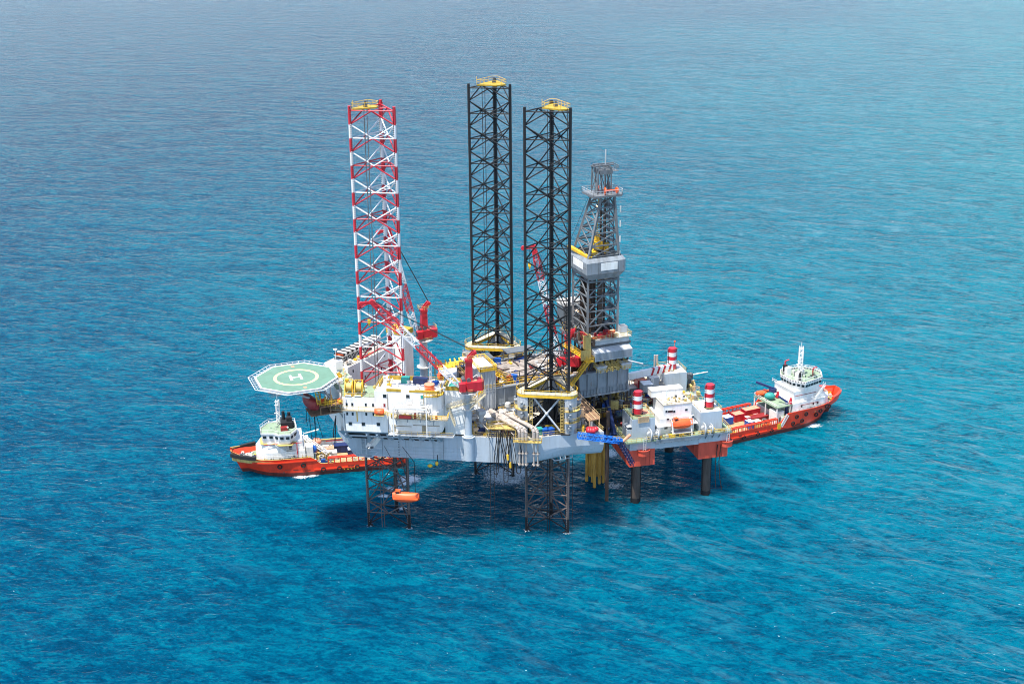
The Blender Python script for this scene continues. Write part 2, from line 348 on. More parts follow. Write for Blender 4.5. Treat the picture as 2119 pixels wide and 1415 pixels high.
lattice_leg(0, 'red and white banded lattice leg rising through the white accommodation block', True, M_REDL, [(-5.4, -.5), (-5.4, .8), (-.6, 3.6), (1.2, 1.0), (.2, -.6)])
lattice_leg(1, 'black lattice leg nearest the camera, right in front of the derrick', False, M_BLACK, [(-1.2, 1.2), (2.2, 4.6), (3.6, 4.0), (3.9, -3.4), (1.6, -3.2)])
lattice_leg(2, 'tallest-looking black lattice leg standing behind at the far corner of the rig', False, M_BLACK, [(-3.2, 1.8), (2.5, 5.6), (3.9, 5.0), (3.7, -1.2), (1.0, -1.6)])
# ---------------------------------------------------------------- drilling rig hull
KEEL, DK = 21.7, 28.5
near = [R.loc((x, y, 0))[:2] for x, y in ((-42.19, 317.31), (-7.34, 313.25), (1.65, 312.0), (5.84, 312.5), (10.7, 313.9), (15.5, 314.9), (22.81, 315.93))]
outl = near+[(u, -v) for u, v in near[::-1]]
def wl(L_): return [(R.w(u, v).x, R.w(u, v).y) for u, v in L_]
rig = thing('rig_hull', R.w(20, 0, KEEL), 'pale blue-grey triangular hull of the jack-up drilling rig under all its deck gear', 'rig hull')
hb = MB()
def inset(pts, d_bow, d_side):
    o_ = []
    for u, v in pts:
        s_ = -1 if v < 0 else 1
        k = max(0, min(1, (u-26)/16)); bow = max(0, 1-(u+12)/10)
        o_.append((u+d_bow*bow, v-s_*d_side*k))
    return o_
lev = [(KEEL, 2.4, 2.6), (KEEL+.5, 2.0, 1.5), (KEEL+1.3, 1.6, .75), (KEEL+2.4, 1.1, .25), (KEEL+3.4, .7, 0), (DK, 0, 0)]
n = len(outl); vs = []
for z, db, dsd in lev: vs += [(x, y, z) for x, y in wl(inset(outl, db, dsd))]
fs = []
for j in range(len(lev)-1): fs += [(j*n+i, j*n+(i+1) % n, (j+1)*n+(i+1) % n, (j+1)*n+i) for i in range(n)]
hb.add(vs, fs, 0); hb.add(vs[:n], [list(range(n))[::-1]], 0)
for f in range(len(hb.S)-1): hb.S[f] = False
part('hull_body', hb, M_HULL, rig)
dkm = MB(); dkm.add(vs[-n:], [list(range(n))], 0); part('main_deck', dkm, M_DECK, rig)
# shell seams, draught marks, half-round sponson under the crane
sm = MB(); d = Vector(wl([near[1]])[0]+(0,))-Vector(wl([near[0]])[0]+(0,)); 
HW = W
for u in (9.5, 15.5, 22.4, 25, 30.2, 38.5, 41.6):
    v0 = HW.loc(Vector(wl([near[1]])[0]+(0,)))[1]
    sm.box(HW, u, u+.07, -.03+(0), .02, KEEL+.3, DK-.1)
for i in range(9): sm.box(HW, 13.6, 13.85, -.035, .02, KEEL+1+i*.7, KEEL+1.22+i*.7)
part('shell_seam', sm, M_DGREY, rig)
sp = MB(); cp = R.w(15.6, -17.2); A = Vector((cp.x, cp.y, 0)); 
sp.cyl(A+Vector((0, 0, KEEL+.6)), A+Vector((0, 0, DK+.02)), 1.35, 20); sp.cyl(A+Vector((0, 0, DK+.02)), A+Vector((0, 0, DK+.12)), 1.6, 20)
part('crane_sponson', sp, M_HULL, rig)
# deck edge rail
de = MB(); dr = [Vector((*p, DK)) for p in wl([(u+.15*(u < 0), v-(.25 if v > 0 else -.25)) for u, v in outl])]
de.rail([HW.w(28, .3, DK)]+dr[1:n-1], 1.1, 2.0, .045); part('deck_railing', de, M_YELD, rig)
# overboard stairs/fender frames
fd = MB()
for a, b_ in (((1150, 904), (1160, 944)), ((1161, 903), (1170, 941))):
    p = W.v(*a, -.4+(.0)); q = W.v(*b_, -.9)
    pa = Vector(Zp(*a, 27.2)); pb = Vector(Zp(*b_, 21.6)); pb.y = pa.y-1.2; fd.bar(pa+Vector((0, -.5, 0)), pb, .22)
pa = Zp(1136, 941, 21.9); pb = Zp(1148, 950, 21.3); pc = Zp(1184, 943, 21.6); pd = Zp(1184, 937, 22.6)
for p, q in ((pa, pb), (pb, pc), (pc, pd), (Zp(1160, 938, 22.2), Zp(1168, 945, 21.5))): fd.bar(p+Vector((0, -.8, 0)), q+Vector((0, -.8, 0)), .2)
part('landing_ladder', fd, M_LGREY, rig)
fd = MB()
x0, x1 = W.z(747, 905, 27)[0], W.z(757, 905, 27)[0]
for u in (x0, x1): fd.box(W, u, u+.25, -.45, -.15, 22.6, 28)
for k in range(5): fd.box(W, x0, x1, -.4, -.2, 23+k*1.1, 23.12+k*1.1)
a = x0-1.6; fd.bar(W.w(a-.6, -.5, 23.8), W.w(a+.6, -.9, 22.5), .25); fd.bar(W.w(a+.6, -.9, 22.5), W.w(x1+1.6, -.9, 22.3), .25); fd.bar(W.w(x1+1.6, -.9, 22.3), W.w(x1+3.4, -.5, 23.7), .25); fd.bar(W.w(x1+1.2, -.3, 23.7), W.w(x1+3.4, -.5, 23.7), .2)
part('landing_ladder', fd, M_HULL, rig)
# seawater pipes running down the side, with their bent heads and walkway
pp = MB(); base_u = [W.z(x, 915, 26.5)[0] for x in (1078, 1085, 1092, 1108, 1116)]
for u in base_u:
    v0 = -.75
    pp.cyl(W.w(u, v0, KEEL-.1), W.w(u, v0, DK+3.0), .2, 8)
    for z in (KEEL+.1, KEEL+3.1): pp.cyl(W.w(u, v0, z), W.w(u, v0, z+.25), .36, 8)
for z in (KEEL+.2, KEEL+3.2): pp.box(W, base_u[0]-.5, base_u[2]+.5, -.5, 0, z, z+.12); pp.box(W, base_u[3]-.5, base_u[4]+.5, -.5, 0, z, z+.12)
part('seawater_riser', pp, M_STEEL, rig)
pp = MB()
for i, (u, L_, r) in enumerate(zip(base_u, (9.5, 12, 8, 12.5, 9), (.42, .45, .4, .48, .4))):
    z = DK+3.0+(i % 2)*.25; v0 = -.75
    pts = [W.w(u, v0, DK+.2), W.w(u, v0, z-.9), W.w(u-.3, v0+.35, z-.25), W.w(u-.9, v0+1, z), W.w(u-L_*.62, v0+L_*.62, z+.3)]
    pp.tube(pts, r, 10); e_ = Vector(pts[-1]); d_ = (pts[-1]-pts[-2]).normalized(); pp.cyl(e_, e_+d_*2.6, r*1.5, 12); pp.cyl(e_-d_*4, e_-d_*3.7, r*1.2, 10)
part('seawater_header', pp, M_STEEL, rig)
wk = MB(); wk.box(W, base_u[0]-1.5, base_u[-1]+1, -1.6, -.05, DK-.3, DK-.18); wk.rail([W.w(base_u[0]-1.5, -.1, DK-.18), W.w(base_u[0]-1.5, -1.6, DK-.18), W.w(base_u[-1]+1, -1.6, DK-.18), W.w(base_u[-1]+1, -.1, DK-.18)], 1.1, .9, .06)
part('side_walkway', wk, M_YELD, rig)
# hose station with hanging black hoses
hu = [W.z(x, 900, DK)[0] for x in (1016, 1030, 1034, 1038, 1043, 1053, 1058, 1064)]
wk = MB(); wk.box(W, hu[0]-1, hu[-1]+.6, .2, 2.4, DK+2.2, DK+2.35)
for u in (hu[0]-1, hu[0]+2.2, hu[-1]-2, hu[-1]+.6):
    for v in (.3, 2.3): wk.bar(W.w(u, v, DK), W.w(u, v, DK+2.2), .16)
wk.rail([W.w(u, v, DK+2.35) for u, v in ((hu[0]-1, .2), (hu[-1]+.6, .2), (hu[-1]+.6, 2.4), (hu[0]-1, 2.4))], 1.1, 1, .06, 0, True)
part('hose_platform', wk, M_YELD, rig)
for i, u in enumerate(hu):
    h = MB(); lo = [6, 19.5, 18.2, 20.5, 18.8, 17.5, 19, 20][i]; v0 = -.5-.12*(i % 3); dx = [.0, -.7, -.5, .9, 1.0, -1.0, .6, .9][i]
    pts = [W.w(u, .5, DK+2.2), W.w(u, -.35, DK+1.6), W.w(u, v0, DK-.5)]
    for k in range(1, 7): t = k/6; pts.append(W.w(u+dx*math.sin(t*math.pi*.55), v0-.2*t, DK-.5-(DK-.5-lo)*t))
    if i in (1, 3, 5, 7): e_ = pts[-1]; pts += [e_+Vector((.25, 0, -.5)), e_+Vector((.8, 0, -.55)), e_+Vector((1.05, 0, 0)), W.w(u+dx+1.2, v0, DK-3), W.w(u+1.0, .3, DK+2)]
    h.tube(pts, .11 if i else .07, 5); hh = part('hose', h, M_BLK, rig)
    if i in (5, 6): c = MB(); c.cyl(W.w(u, v0-.1, DK-4.0-(i-5)*2.2), W.w(u+.1, v0-.1, DK-5.4-(i-5)*2.2), .3, 8); part('float_collar', c, M_YEL, hh)
# bow bracing and brackets carrying the overhanging accommodation
bk = MB()
for i, u in enumerate((1.5, 6.8, 9.4, 12, 14.6, 17.2, 19.8, 22.2, 24.2)):
    bk.bar(W.w(u, -4.9, 30.2), W.w(u+.15, -.15, 26.9), .35, .3)
bk.box(W, .5, 24.6, -2.8, -2.5, 28.6, 29.0); bk.box(W, .5, 24.8, -.25, -.02, 26.9, 27.4)
part('overhang_bracket', bk, M_HULL, rig)
bk = MB()
zb3 = W.v(760, 893, -5.2)[2]; sl = lambda k: (-5.15+5.1*k, zb3+.02-(zb3-26.9)*k)
sb_ = MB(); A1, A0 = sl(0), sl(1)
sb_.add([W.w(.3, A0[0], A0[1]), W.w(24.6, A0[0], A0[1]), W.w(25.8, A1[0], A1[1]), W.w(-.2, A1[0], A1[1])], [(0, 1, 2, 3)]); part('overhang_skirt', sb_, M_HULL, rig)
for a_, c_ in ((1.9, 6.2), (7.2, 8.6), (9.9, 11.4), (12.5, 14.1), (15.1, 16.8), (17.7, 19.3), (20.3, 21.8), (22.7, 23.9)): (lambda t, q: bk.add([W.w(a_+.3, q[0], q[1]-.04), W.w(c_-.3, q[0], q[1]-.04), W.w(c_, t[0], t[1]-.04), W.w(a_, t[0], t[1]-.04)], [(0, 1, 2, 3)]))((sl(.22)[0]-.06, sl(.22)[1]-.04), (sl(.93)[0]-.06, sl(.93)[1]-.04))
part('recess_shade', bk, M_BLK, rig)  # black panels laid on the skirt paint the darkness of its recesses
# deck machinery: pipes, skids, pumps, valves in the spaces between the blocks
def clutter(fr, u0, u1, v0, v1, z, n, cols, hmax=2.0, smax=1.6, seed=1, pipes=True, keep=None):
    rnd = random.Random(seed); M_ = []
    for i in range(n):
        u = rnd.uniform(u0, u1); v = rnd.uniform(v0, v1)
        if keep and not keep(u, v): continue
        c = MB(); M_.append((rnd.randrange(len(cols)), c)); k = rnd.random(); h = rnd.uniform(.4, hmax); f = fr.sub(u, v, rnd.choice((0, 0, 90, -30, 30)))
        a = rnd.uniform(.25, smax); b_ = rnd.uniform(.2, smax*.7)
        if k < .33: c.box(f, -a, a, -b_, b_, z+.1, z+h); 
        elif k < .45: c.cyl(f.w(0, 0, z), f.w(0, 0, z+h*1.2), a*.4, 10); c.ball(f.w(0, 0, z+h*1.2), a*.38, 0, 10, 6, (1, 1, .35))
        elif k < .58: c.cyl(f.w(-a, 0, z+h*.6), f.w(a, 0, z+h*.6), min(.55, b_*.6), 10); c.box(f, -a*.6, -a*.4, -.2, .2, z, z+h*.5); c.box(f, a*.4, a*.6, -.2, .2, z, z+h*.5)
        elif k < .8:
            p = [f.w(0, 0, z), f.w(0, 0, z+h), f.w(a*1.6, 0, z+h), f.w(a*1.6, b_*2, z+h), f.w(a*1.6, b_*2, z)]; c.tube(p, rnd.uniform(.06, .16), 6)
        else:
            for q in (-a, a):
                for w_ in (-b_, b_): c.bar(f.w(q, w_, z), f.w(q, w_, z+h), .1)
            for w_ in (-b_, b_): c.bar(f.w(-a, w_, z+h), f.w(a, w_, z+h), .1); c.bar(f.w(-a, w_, z+.2), f.w(a, w_, z+h), .07)
            for q in (-a, a): c.bar(f.w(q, -b_, z+h), f.w(q, b_, z+h), .1)
    return M_
PAL = [M_LGREY, M_STEEL, M_YEL, M_DGREY, M_WHITEW, M_RUSTD, M_REDD, M_TAN, M_BLUE, M_NAVY]
NM = ['pipe_manifold', 'pipe_run', 'yellow_frame', 'pump_skid', 'cabinet', 'winch', 'fire_station', 'tool_rack', 'valve_skid', 'cable_reel']
def put(parent, Ms, cols, nm=None):
    for i, m_ in Ms:
        if m_.V: part((nm or NM)[i % len(NM)], m_, cols[i], parent)
def inhull(u, v):
    w_ = 27*min(1, max(0, (u+12)/44)) ; return abs(v) < w_-.8 and math.hypot(u-36.7, abs(v)-18.45) > 9
put(rig, clutter(R, 12, 47, -26, 4, DK, 330, PAL, 2.2, 1.5, 3, keep=inhull), PAL)
put(rig, clutter(R, 14, 47, -4, 24, DK, 300, PAL, 3.0, 1.6, 5, keep=inhull), PAL)
# conveyor / pipe racks and grating levels near mid deck
for (u0, u1, v0, v1, z) in ((16, 22, -12, -5, 31.6), (26, 32, -15, -11, 31), (20, 27, 10, 18, 33)):
    gr = MB()
    gr.box(R, u0, u1, v0, v1, z, z+.15)
    for u in (u0+.2, u1-.2):
        for v in (v0+.2, v1-.2): gr.bar(R.w(u, v, DK), R.w(u, v, z), .2)
    gp_ = part('grating_platform', gr, M_LGREY, rig); gr = MB(); gr.rail([R.w(u, v, z+.15) for u, v in ((u0, v0), (u1, v0), (u1, v1), (u0, v1))], 1.1, 1.5, .05, 0, True); part('railing', gr, M_YEL, gp_)
# ---------------------------------------------------------------- accommodation block round the red leg
def wbox(mb, a, b, c, d, e, f, m=0, fr=W): mb.box(fr, a, b, c, d, e, f, m)
V0 = -5.2
acc = thing('accommodation_block', W.w(12, 0, 28.5), 'white accommodation block with small square windows wrapped round the red and white leg', 'living quarters')
zb = W.v(760, 893, V0)[2]; zr = W.v(840, 812, V0)[2]; uL = W.v(711, 880, V0)[0]; uLr = W.v(707, 850, V0)[0]
uM = W.v(775, 830, V0)[0]; uR = W.v(897, 840, V0)[0]; zw = W.v(760, 848, V0)[2]; zl = W.v(740, 822, V0)[2]; uR2 = W.v(903, 880, V0)[0]
w_ = MB()
# lower storeys (left, two storeys under the low roof) and main four-storey part
w_.prism([tuple(W.w(u, v)[:2]) for u, v in ((uL, V0), (uR2+.2, V0), (uR2+1.2, V0+2.0), (uR2+1.2, 4.2), (15.6, 3.0), (2.5, 2.6), (uL-1.2, -1.0))], zb, zw)
w_.prism([tuple(W.w(u, v)[:2]) for u, v in ((uLr, V0+.15), (uM, V0+.15), (uM, 2.5), (2.5, 2.5), (uLr-1.2, -1.2))], zw, zl)
w_.prism([tuple(W.w(u, v)[:2]) for u, v in ((uM, V0+.15), (uR-.3, V0+.15), (uR+1.6, V0+2.1), (uR+1.6, 3.6), (15.4, 2.9), (uM, 2.5))], zw, zr)
part('front_wing', w_, M_WHITE, acc)
w_ = MB()                                         # wing across the bow
w_.prism([tuple(R.w(u, v)[:2]) for u, v in ((-13.4, -4.4), (-7.6, -4.4), (-7.6, 9.5), (-13.4, 9.5))], 29.8, zl-.02)
w_.prism([tuple(R.w(u, v)[:2]) for u, v in ((-11.9, -2.2), (-8.6, -2.2), (-8.6, 5), (-11.9, 5))], 25.5, 29.8)
part('bow_wing', w_, M_WHITE, acc)
# back wing beyond the leg, parallel to the far side of the hull
B = Fr(R.z(719, 761, 42)[0], 0, 0); p0 = Zp(719, 761, 41.6); p1 = Zp(808, 717, 41.6)
B = Fr(p0.x, p0.y, math.degrees(math.atan2(p1.y-p0.y, p1.x-p0.x))); LB = (p1-p0).length
w_ = MB(); w_.box(B, 0, LB+1.5, 0, 7.5, 29.5, 41.6); part('back_wing', w_, M_WHITE, acc)
w_ = MB(); w_.box(B, .2, LB+1.3, .2, 7.3, 41.6, 41.75); part('roof', w_, M_DECK, acc)
tw = MB(); q = B.loc(Zp(836, 716, 45)); tu = q[0]; tw.box(B, LB+1.7, LB+5.5, -3.4, 2.4, 29, 44.6); part('stair_tower', tw, M_WHITE, acc)
tw = MB(); tw.box(B, LB+1.6, LB+5.6, -3.5, 2.5, 44.6, 45.9); part('tower_coaming', tw, M_YELG, acc)
# roofs and coamings
rf = MB(); rf.prism([tuple(W.w(u, v)[:2]) for u, v in ((uM+.1, V0+.3), (uR-.4, V0+.3), (uR+1.4, V0+2.2), (uR+1.4, 3.4), (15.3, 2.8), (uM+.1, 2.4))], zr, zr+.1)
part('roof', rf, M_WHITE, acc)
rf = MB(); rf.prism([tuple(W.w(u, v)[:2]) for u, v in ((uLr+.1, V0+.3), (uM-.05, V0+.3), (uM-.05, 2.4), (2.6, 2.4), (uLr-1, -1.1))], zl, zl+.08)
rf.prism([tuple(R.w(u, v)[:2]) for u, v in ((-13.3, -2.2), (-7.7, -2.2), (-7.7, 9.4), (-13.3, 9.4))], zl-.02, zl+.06); part('lower_roof', rf, M_GDECK, acc)
cm = MB(); cm.box(W, uM+3.0, uM+6.6, V0+.1, V0+.35, zr+.05, zr+.75); cm.box(W, uM+8.6, uM+16, V0+.1, V0+.35, zr+.05, zr+.5); cm.box(W, uM+10, uM+15, V0+.05, V0+.1, zr+.1, zr+.8)
cm.box(W, uM+2.2, uM+12, 2.5, 2.75, zr, zr+1.2); cm.box(W, uM+.6, uM+.85, -2.5, 2.2, zr, zr+1.1)
cm.rail([W.w(uM+.2, V0+.3, zr), W.w(uM+.2, 2.5, zr), W.w(uR+1.3, 3.0, zr), W.w(uR+1.3, V0+2.3, zr)], 1.1, 1.5, .06)
part('roof_coaming', cm, M_YELG, acc)
# windows: square panes with frames
def window(u, v, z, w, h, parent=acc, fr=W, m=M_GLASS, out=-1):
    a = MB(); a.box(fr, u-w/2-.07, u+w/2+.07, v-.06 if out < 0 else v-.02, v+.02 if out < 0 else v+.06, z-h/2-.07, z+h/2+.07); f = part('window', a, M_LGREY, parent)
    a = MB(); a.box(fr, u-w/2, u+w/2, v-.075 if out < 0 else v, v if out < 0 else v+.075, z-h/2, z+h/2); part('pane', a, m, f)
def pxwin(x, y, w, h, v=V0, m=M_GLASS): u, _, z = W.v(x, y, v); window(u, v, z, w, h, m=m)
for x, y in ((717.5, 836.5), (729, 836.5), (757, 837), (772, 838)): pxwin(x, y, .42, .75, V0+.15)
for x, y in ((718.5, 855.5), (730, 856), (758, 856.5), (773, 857)): pxwin(x, y, .42, .75)
for x, y in ((725, 876), (752, 877), (783, 877.5)): pxwin(x, y, .8, .75)
for x, y, m in ((796, 819, M_GLASS), (844, 820, M_GLASS), (874, 821, M_TEAL), (875, 840, M_GREEN)): pxwin(x, y, .8, .8, V0+.15, m)
pxwin(795.5, 838, .42, .75, V0+.15, M_REDD)
for fx in (.12, .3, .5, .68, .85):
    window(LB*fx, 0, 40.0-.0, .35, .7, fr=B); window(LB*fx+1.5, 0, 36.8, .35, .7, fr=B)
# walkway one storey up, lifeboat station, lower deck edge
wk = MB(); uE = W.v(935, 860, V0)[0]
wk.prism([tuple(W.w(u, v)[:2]) for u, v in ((-1.8, V0-1.0), (uM+.6, V0-1.0), (uM+.6, V0), (-.6, V0), (-3.5, .5), (-4.8, .2))], zw-.12, zw+.05)
wk.box(W, uM+4.6, uR+3.8, V0-2.6, V0+.2, zw-1.0, zw-.9); part('walkway', wk, M_GALL, acc)
rl = MB(); rl.rail([W.w(-4.7, .2, zw+.05), W.w(-1.8, V0-1.0, zw+.05), W.w(uM+.5, V0-1.0, zw+.05)], 1.1, 1.5, .045)
part('walkway_railing', rl, M_YELD, acc)
rl = MB(); zz = zw-.9
rl.rail([W.w(uM+4.7, V0-2.5, zz), W.w(uR+3.7, V0-2.5, zz), W.w(uR+3.7, V0, zz)], 1.1, 1.4, .06); rl.rail([W.w(uM+1.5, V0-.9, zz+.4), W.w(uM+4.6, V0-2.5, zz), W.w(uM+4.6, V0, zz)], 1.1, 1.4, .07)
part('walkway_railing', rl, M_YEL, acc)
st = MB(); u0_ = uM+5.2; u1_ = uR-1.2
for u in (u0_, u1_): st.bar(W.w(u, V0-.2, zw+2.0), W.w(u, V0-3.4, zw+2.0), .35); st.bar(W.w(u, V0-3.3, zw+2.0), W.w(u, V0-3.3, zb+.6), .3); st.bar(W.w(u, V0-.1, zw+.2), W.w(u, V0-1.9, zw+1.9), .2)
st.box(W, u0_, u1_, V0-3.4, V0-3.1, zw+1.9, zw+2.3); st.box(W, u0_, u1_, V0-2.6, V0-1.6, zw+2.3, zw+2.4)
st.rail([W.w(u0_, V0-3.2, zw+2.4), W.w(u1_, V0-3.2, zw+2.4)], .9, 1.2, .06)
part('davit_frame', st, M_WHITEW, acc)
st = MB(); st.box(W, u1_-3.4, u1_-1.6, V0-2.3, V0-.9, zw+2.4, zw+3.6); st.ball(W.w(u1_-2.4, V0-1.6, zw+3.7), .7); st.cyl(W.w(u1_-5, V0-1.6, zw+2.8), W.w(u1_-3.8, V0-1.6, zw+2.8), .4, 10); part('davit_winch', st, M_WHITE, acc)
st = MB(); st.box(W, u0_+1.3, u0_+4.3, V0-2.9, V0-2.0, zw-.7, zw+.05); part('fire_locker', st, M_REDD, acc)
lw = MB(); lw.box(W, uM+3.5, uR2+4.5, V0-2.0, V0, zb+.1, zb+.3); part('lower_gallery', lw, M_LGREY, acc)
rl = MB(); rl.rail([W.w(uM+3.5, V0-1.9, zb+.3), W.w(uR2+4.4, V0-1.9, zb+.3)], 1.1, 1.5, .045); part('gallery_railing', rl, M_YELD, acc)
# set-back stores block, stairs
sb = MB(); u2, v2 = uR+1.8, .2
sb.box(W, u2, u2+5.3, v2, v2+6, 29, zr-1.2); part('stores_block', sb, M_WHITE, acc)
sb = MB()
for a in ((u2, u2+5.3, v2-.05, v2+.15), (u2, u2+5.3, v2+5.8, v2+6), (u2, u2+.2, v2, v2+6), (u2+5.1, u2+5.3, v2, v2+6)): sb.box(W, *a, zr-1.2, zr-.2)
part('roof_coaming', sb, M_YELG, acc)
ss = MB(); ss.stair(W.w(u2+.6, v2-1.2, zw-.8), W.w(u2+7.8, v2-1.2, zr-3.2), 1.0); ss.stair(W.w(u2+1.6, v2-2.4, zw-.9), W.w(u2-3.6+6.5, v2-2.4, zb+1.2), 1.0)
ss.stair(W.w(u2+6.5, v2-1.0, 36.5), W.w(u2+10.4, v2-1.0, 40.3), 1.1); part('outside_stair', ss, M_CREAM, acc)
# green heap on the stores roof, roof gear
def solid(name, fn, m, label, cat, group=None): b = MB(); fn(b); return single(name, b, m, label, cat, group)
def tarp(b, fr, u0, u1, v0, v1, z, h, seed):
    rnd = random.Random(seed); n = 6; vs = []
    for i in range(n+1):
        for j in range(n+1):
            e = min(i, j, n-i, n-j); vs.append(fr.w(u0+(u1-u0)*i/n, v0+(v1-v0)*j/n, z+(0 if e == 0 else h*rnd.uniform(.55, 1))))
    b.add(vs, [(i*(n+1)+j, (i+1)*(n+1)+j, (i+1)*(n+1)+j+1, i*(n+1)+j+1) for i in range(n) for j in range(n)], 0, True)
    b.add([fr.w(u, v, z) for u, v in ((u0, v0), (u1, v0), (u1, v1), (u0, v1))], [(3, 2, 1, 0)])
solid('tarpaulin', lambda b: tarp(b, W, u2+.6, u2+4.6, v2+1.2, v2+4.6, zr-1.15, 1.2, 4), M_TEAL, 'green tarpaulin heap inside the yellow coaming on the stores roof', 'tarpaulin')
q = W.z(870, 782, zr+.6); container(W, uR-4.2, 1.0, zr+.1, 3.6, 1.7, 1.4, M_NAVY, 'low dark blue box at the back of the white accommodation roof', cat='box', name='storage_box')
solid('roof_cabin', lambda b: b.box(W, uR-9, uR-7, .4, 2.0, zr+.1, zr+1.5), M_TEAL, 'green cabinet beside the dark blue box on the accommodation roof', 'cabinet')
solid('storage_box', lambda b: tarp(b, W, uR-1.6, uR+.6, .1, 1.6, zr+.1, .9, 8), M_BLUE, 'blue sheeted pile beside the orange water tank on the roof', 'tarpaulin')
q = W.z(883, 806, zr+.8)
def tank(b, c, r, h): b.cyl(c, c+Vector((0, 0, h)), r, 24)
def tank_thing(name, c, r, h, m, mt, label, cat):
    t = thing(name, c, label, cat); b = MB(); b.cyl(c, c+Vector((0, 0, h)), r, 24); part('shell', b, m, t); b = MB(); b.cyl(c+Vector((0, 0, h)), c+Vector((0, 0, h+.08)), r*1.02, 24); part('lid', b, mt, t); return t
tank_thing('water_tank', W.w(uR-1.3, V0+2.3, zr+.1), 1.25, 1.35, M_ORG, M_SALMON, 'round orange tank with pale top on the accommodation roof corner', 'tank')
ns = MB(); ns.prism([tuple(W.w(u, v)[:2]) for u, v in ((uR-2.2, V0-.5), (uR+1.1, V0-.2), (uR+2.2, V0+1.6), (uR+1.9, V0+4.6), (uR-.6, V0+3.6))], zr-.9, zr-.78); part('corner_balcony', ns, M_YELG, acc)
ns = MB(); ns.rail([W.w(u, v, zr-.78) for u, v in ((uR-2.2, V0-.5), (uR+1.1, V0-.2), (uR+2.2, V0+1.6), (uR+1.9, V0+4.6))], 1.5, .7, .08); part('balcony_railing', ns, M_YEL, acc)
# flag mast on roof
c = Vector(W.w(uM+13.2, -1.2, zr+.1)); t = thing('roof_mast', c, 'slim white lattice mast flying a blue and white flag on the accommodation roof', 'mast')
b = MB(); b.truss(c, c+Vector((.25, 0, 9.2)), .45, .45, 14, .07, up=Vector((0, 1, 0))); part('mast', b, M_WHITE, t)
def flag(b, p, L_, h, amp=.25, n=8, droop=.3, taper=0):
    vs = []
    for i in range(n+1):
        x = L_*i/n; k = 1-taper*i/n
        for s_ in (0, 1): vs.append(p+Vector((x, math.sin(i*1.3)*amp, -droop*(i/n)**2*L_+(s_-.5)*h*k)))
    m = len(vs); b.add(vs+[v+Vector((0, .03, 0)) for v in vs], [(2*i, 2*i+2, 2*i+3, 2*i+1) for i in range(n)]+[(m+2*i+1, m+2*i+3, m+2*i+2, m+2*i) for i in range(n)], 0, True)
b = MB(); flag(b, c+Vector((.4, 0, 8.0)), 1.3, .8); part('flag', b, M_BLUE, t); b = MB(); flag(b, c+Vector((.45, -.04, 8.0)), 1.2, .22); part('flag_stripe', b, M_WMARK, t)
# pair of yellow reels on the low roof, one more behind
def reel(c, fr, s, label, group='yellow hose reels'):
    t = thing('hose_reel', c, label, 'reel', group); o_ = fr.loc(c); f = fr.sub(o_[0], o_[1], 0); z = c.z
    b = MB()
    for k in (-1, 1): b.cyl(f.w(k*s*.36, 0, z+s*.95), f.w(k*s*.42, 0, z+s*.95), s*.75, 20)
    part('flange', b, M_YEL, t)
    b = MB(); b.cyl(f.w(-s*.36, 0, z+s*.95), f.w(s*.36, 0, z+s*.95), s*.55, 18); part('drum', b, M_YELD, t)
    b = MB()
    for k in (-1, 1):
        b.bar(f.w(k*s*.5, -s*.9, z), f.w(k*s*.5, s*.9, z), .16); b.bar(f.w(k*s*.5, -s*.9, z), f.w(k*s*.5, -.1, z+s*1.9), .14); b.bar(f.w(k*s*.5, s*.9, z), f.w(k*s*.5, .1, z+s*1.9), .14)
    b.bar(f.w(-s*.5, 0, z+s*1.9), f.w(s*.5, 0, z+s*1.9), .14); b.box(f, -s*.5, s*.5, -s*.95, -s*.8, z, z+.5)
    part('stand', b, M_YEL, t); b = MB(); b.box(f, -s*.4, s*.4, -s*1.0, -s*.955, z+.12, z+.42); part('name_plate', b, M_WHITE, t)
c1 = W.v(723, 822, V0+1.4); reel(W.w(c1[0], V0+2.0, zl+.1), W, 1.95, 'left of the two big yellow reels on the low white roof')
c1 = W.v(743, 822, V0+1.4); reel(W.w(c1[0], V0+2.0, zl+.1), W, 1.95, 'right of the two big yellow reels on the low white roof, nearer the red leg')
q = R.z(706, 795, zl+1); reel(R.w(-11.3, 3.4, zl+.1), R.sub(0, 0, 60), 1.1, 'smaller yellow reel beside the helideck edge behind the pair of reels')
cl = clutter(W, .3, uM-.6, .6, 2.2, zl+.08, 14, [M_YELD, M_WHITEW, M_ORG, M_REDD], 1.1, .5, 11); put(acc, cl, [M_YELD, M_WHITEW, M_ORG, M_REDD], ['roof_frame', 'roof_locker', 'life_buoy_box', 'fire_box'])
cl = clutter(R, -13, -8, -1, 9, zl+.08, 26, [M_YEL, M_WHITEW, M_YELD, M_TAN], 1.3, .6, 12); put(acc, cl, [M_YEL, M_WHITEW, M_YELD, M_TAN], ['roof_pipework', 'roof_locker', 'roof_frame', 'vent_box'])
cl = clutter(W, uM+1, uM+3.4, -2, 2.2, zr+.1, 12, [M_YEL, M_WHITEW, M_WHITE], 1.6, .6, 13); put(acc, cl, [M_YEL, M_WHITEW, M_WHITE], ['roof_pipework', 'roof_locker', 'roof_vent'])
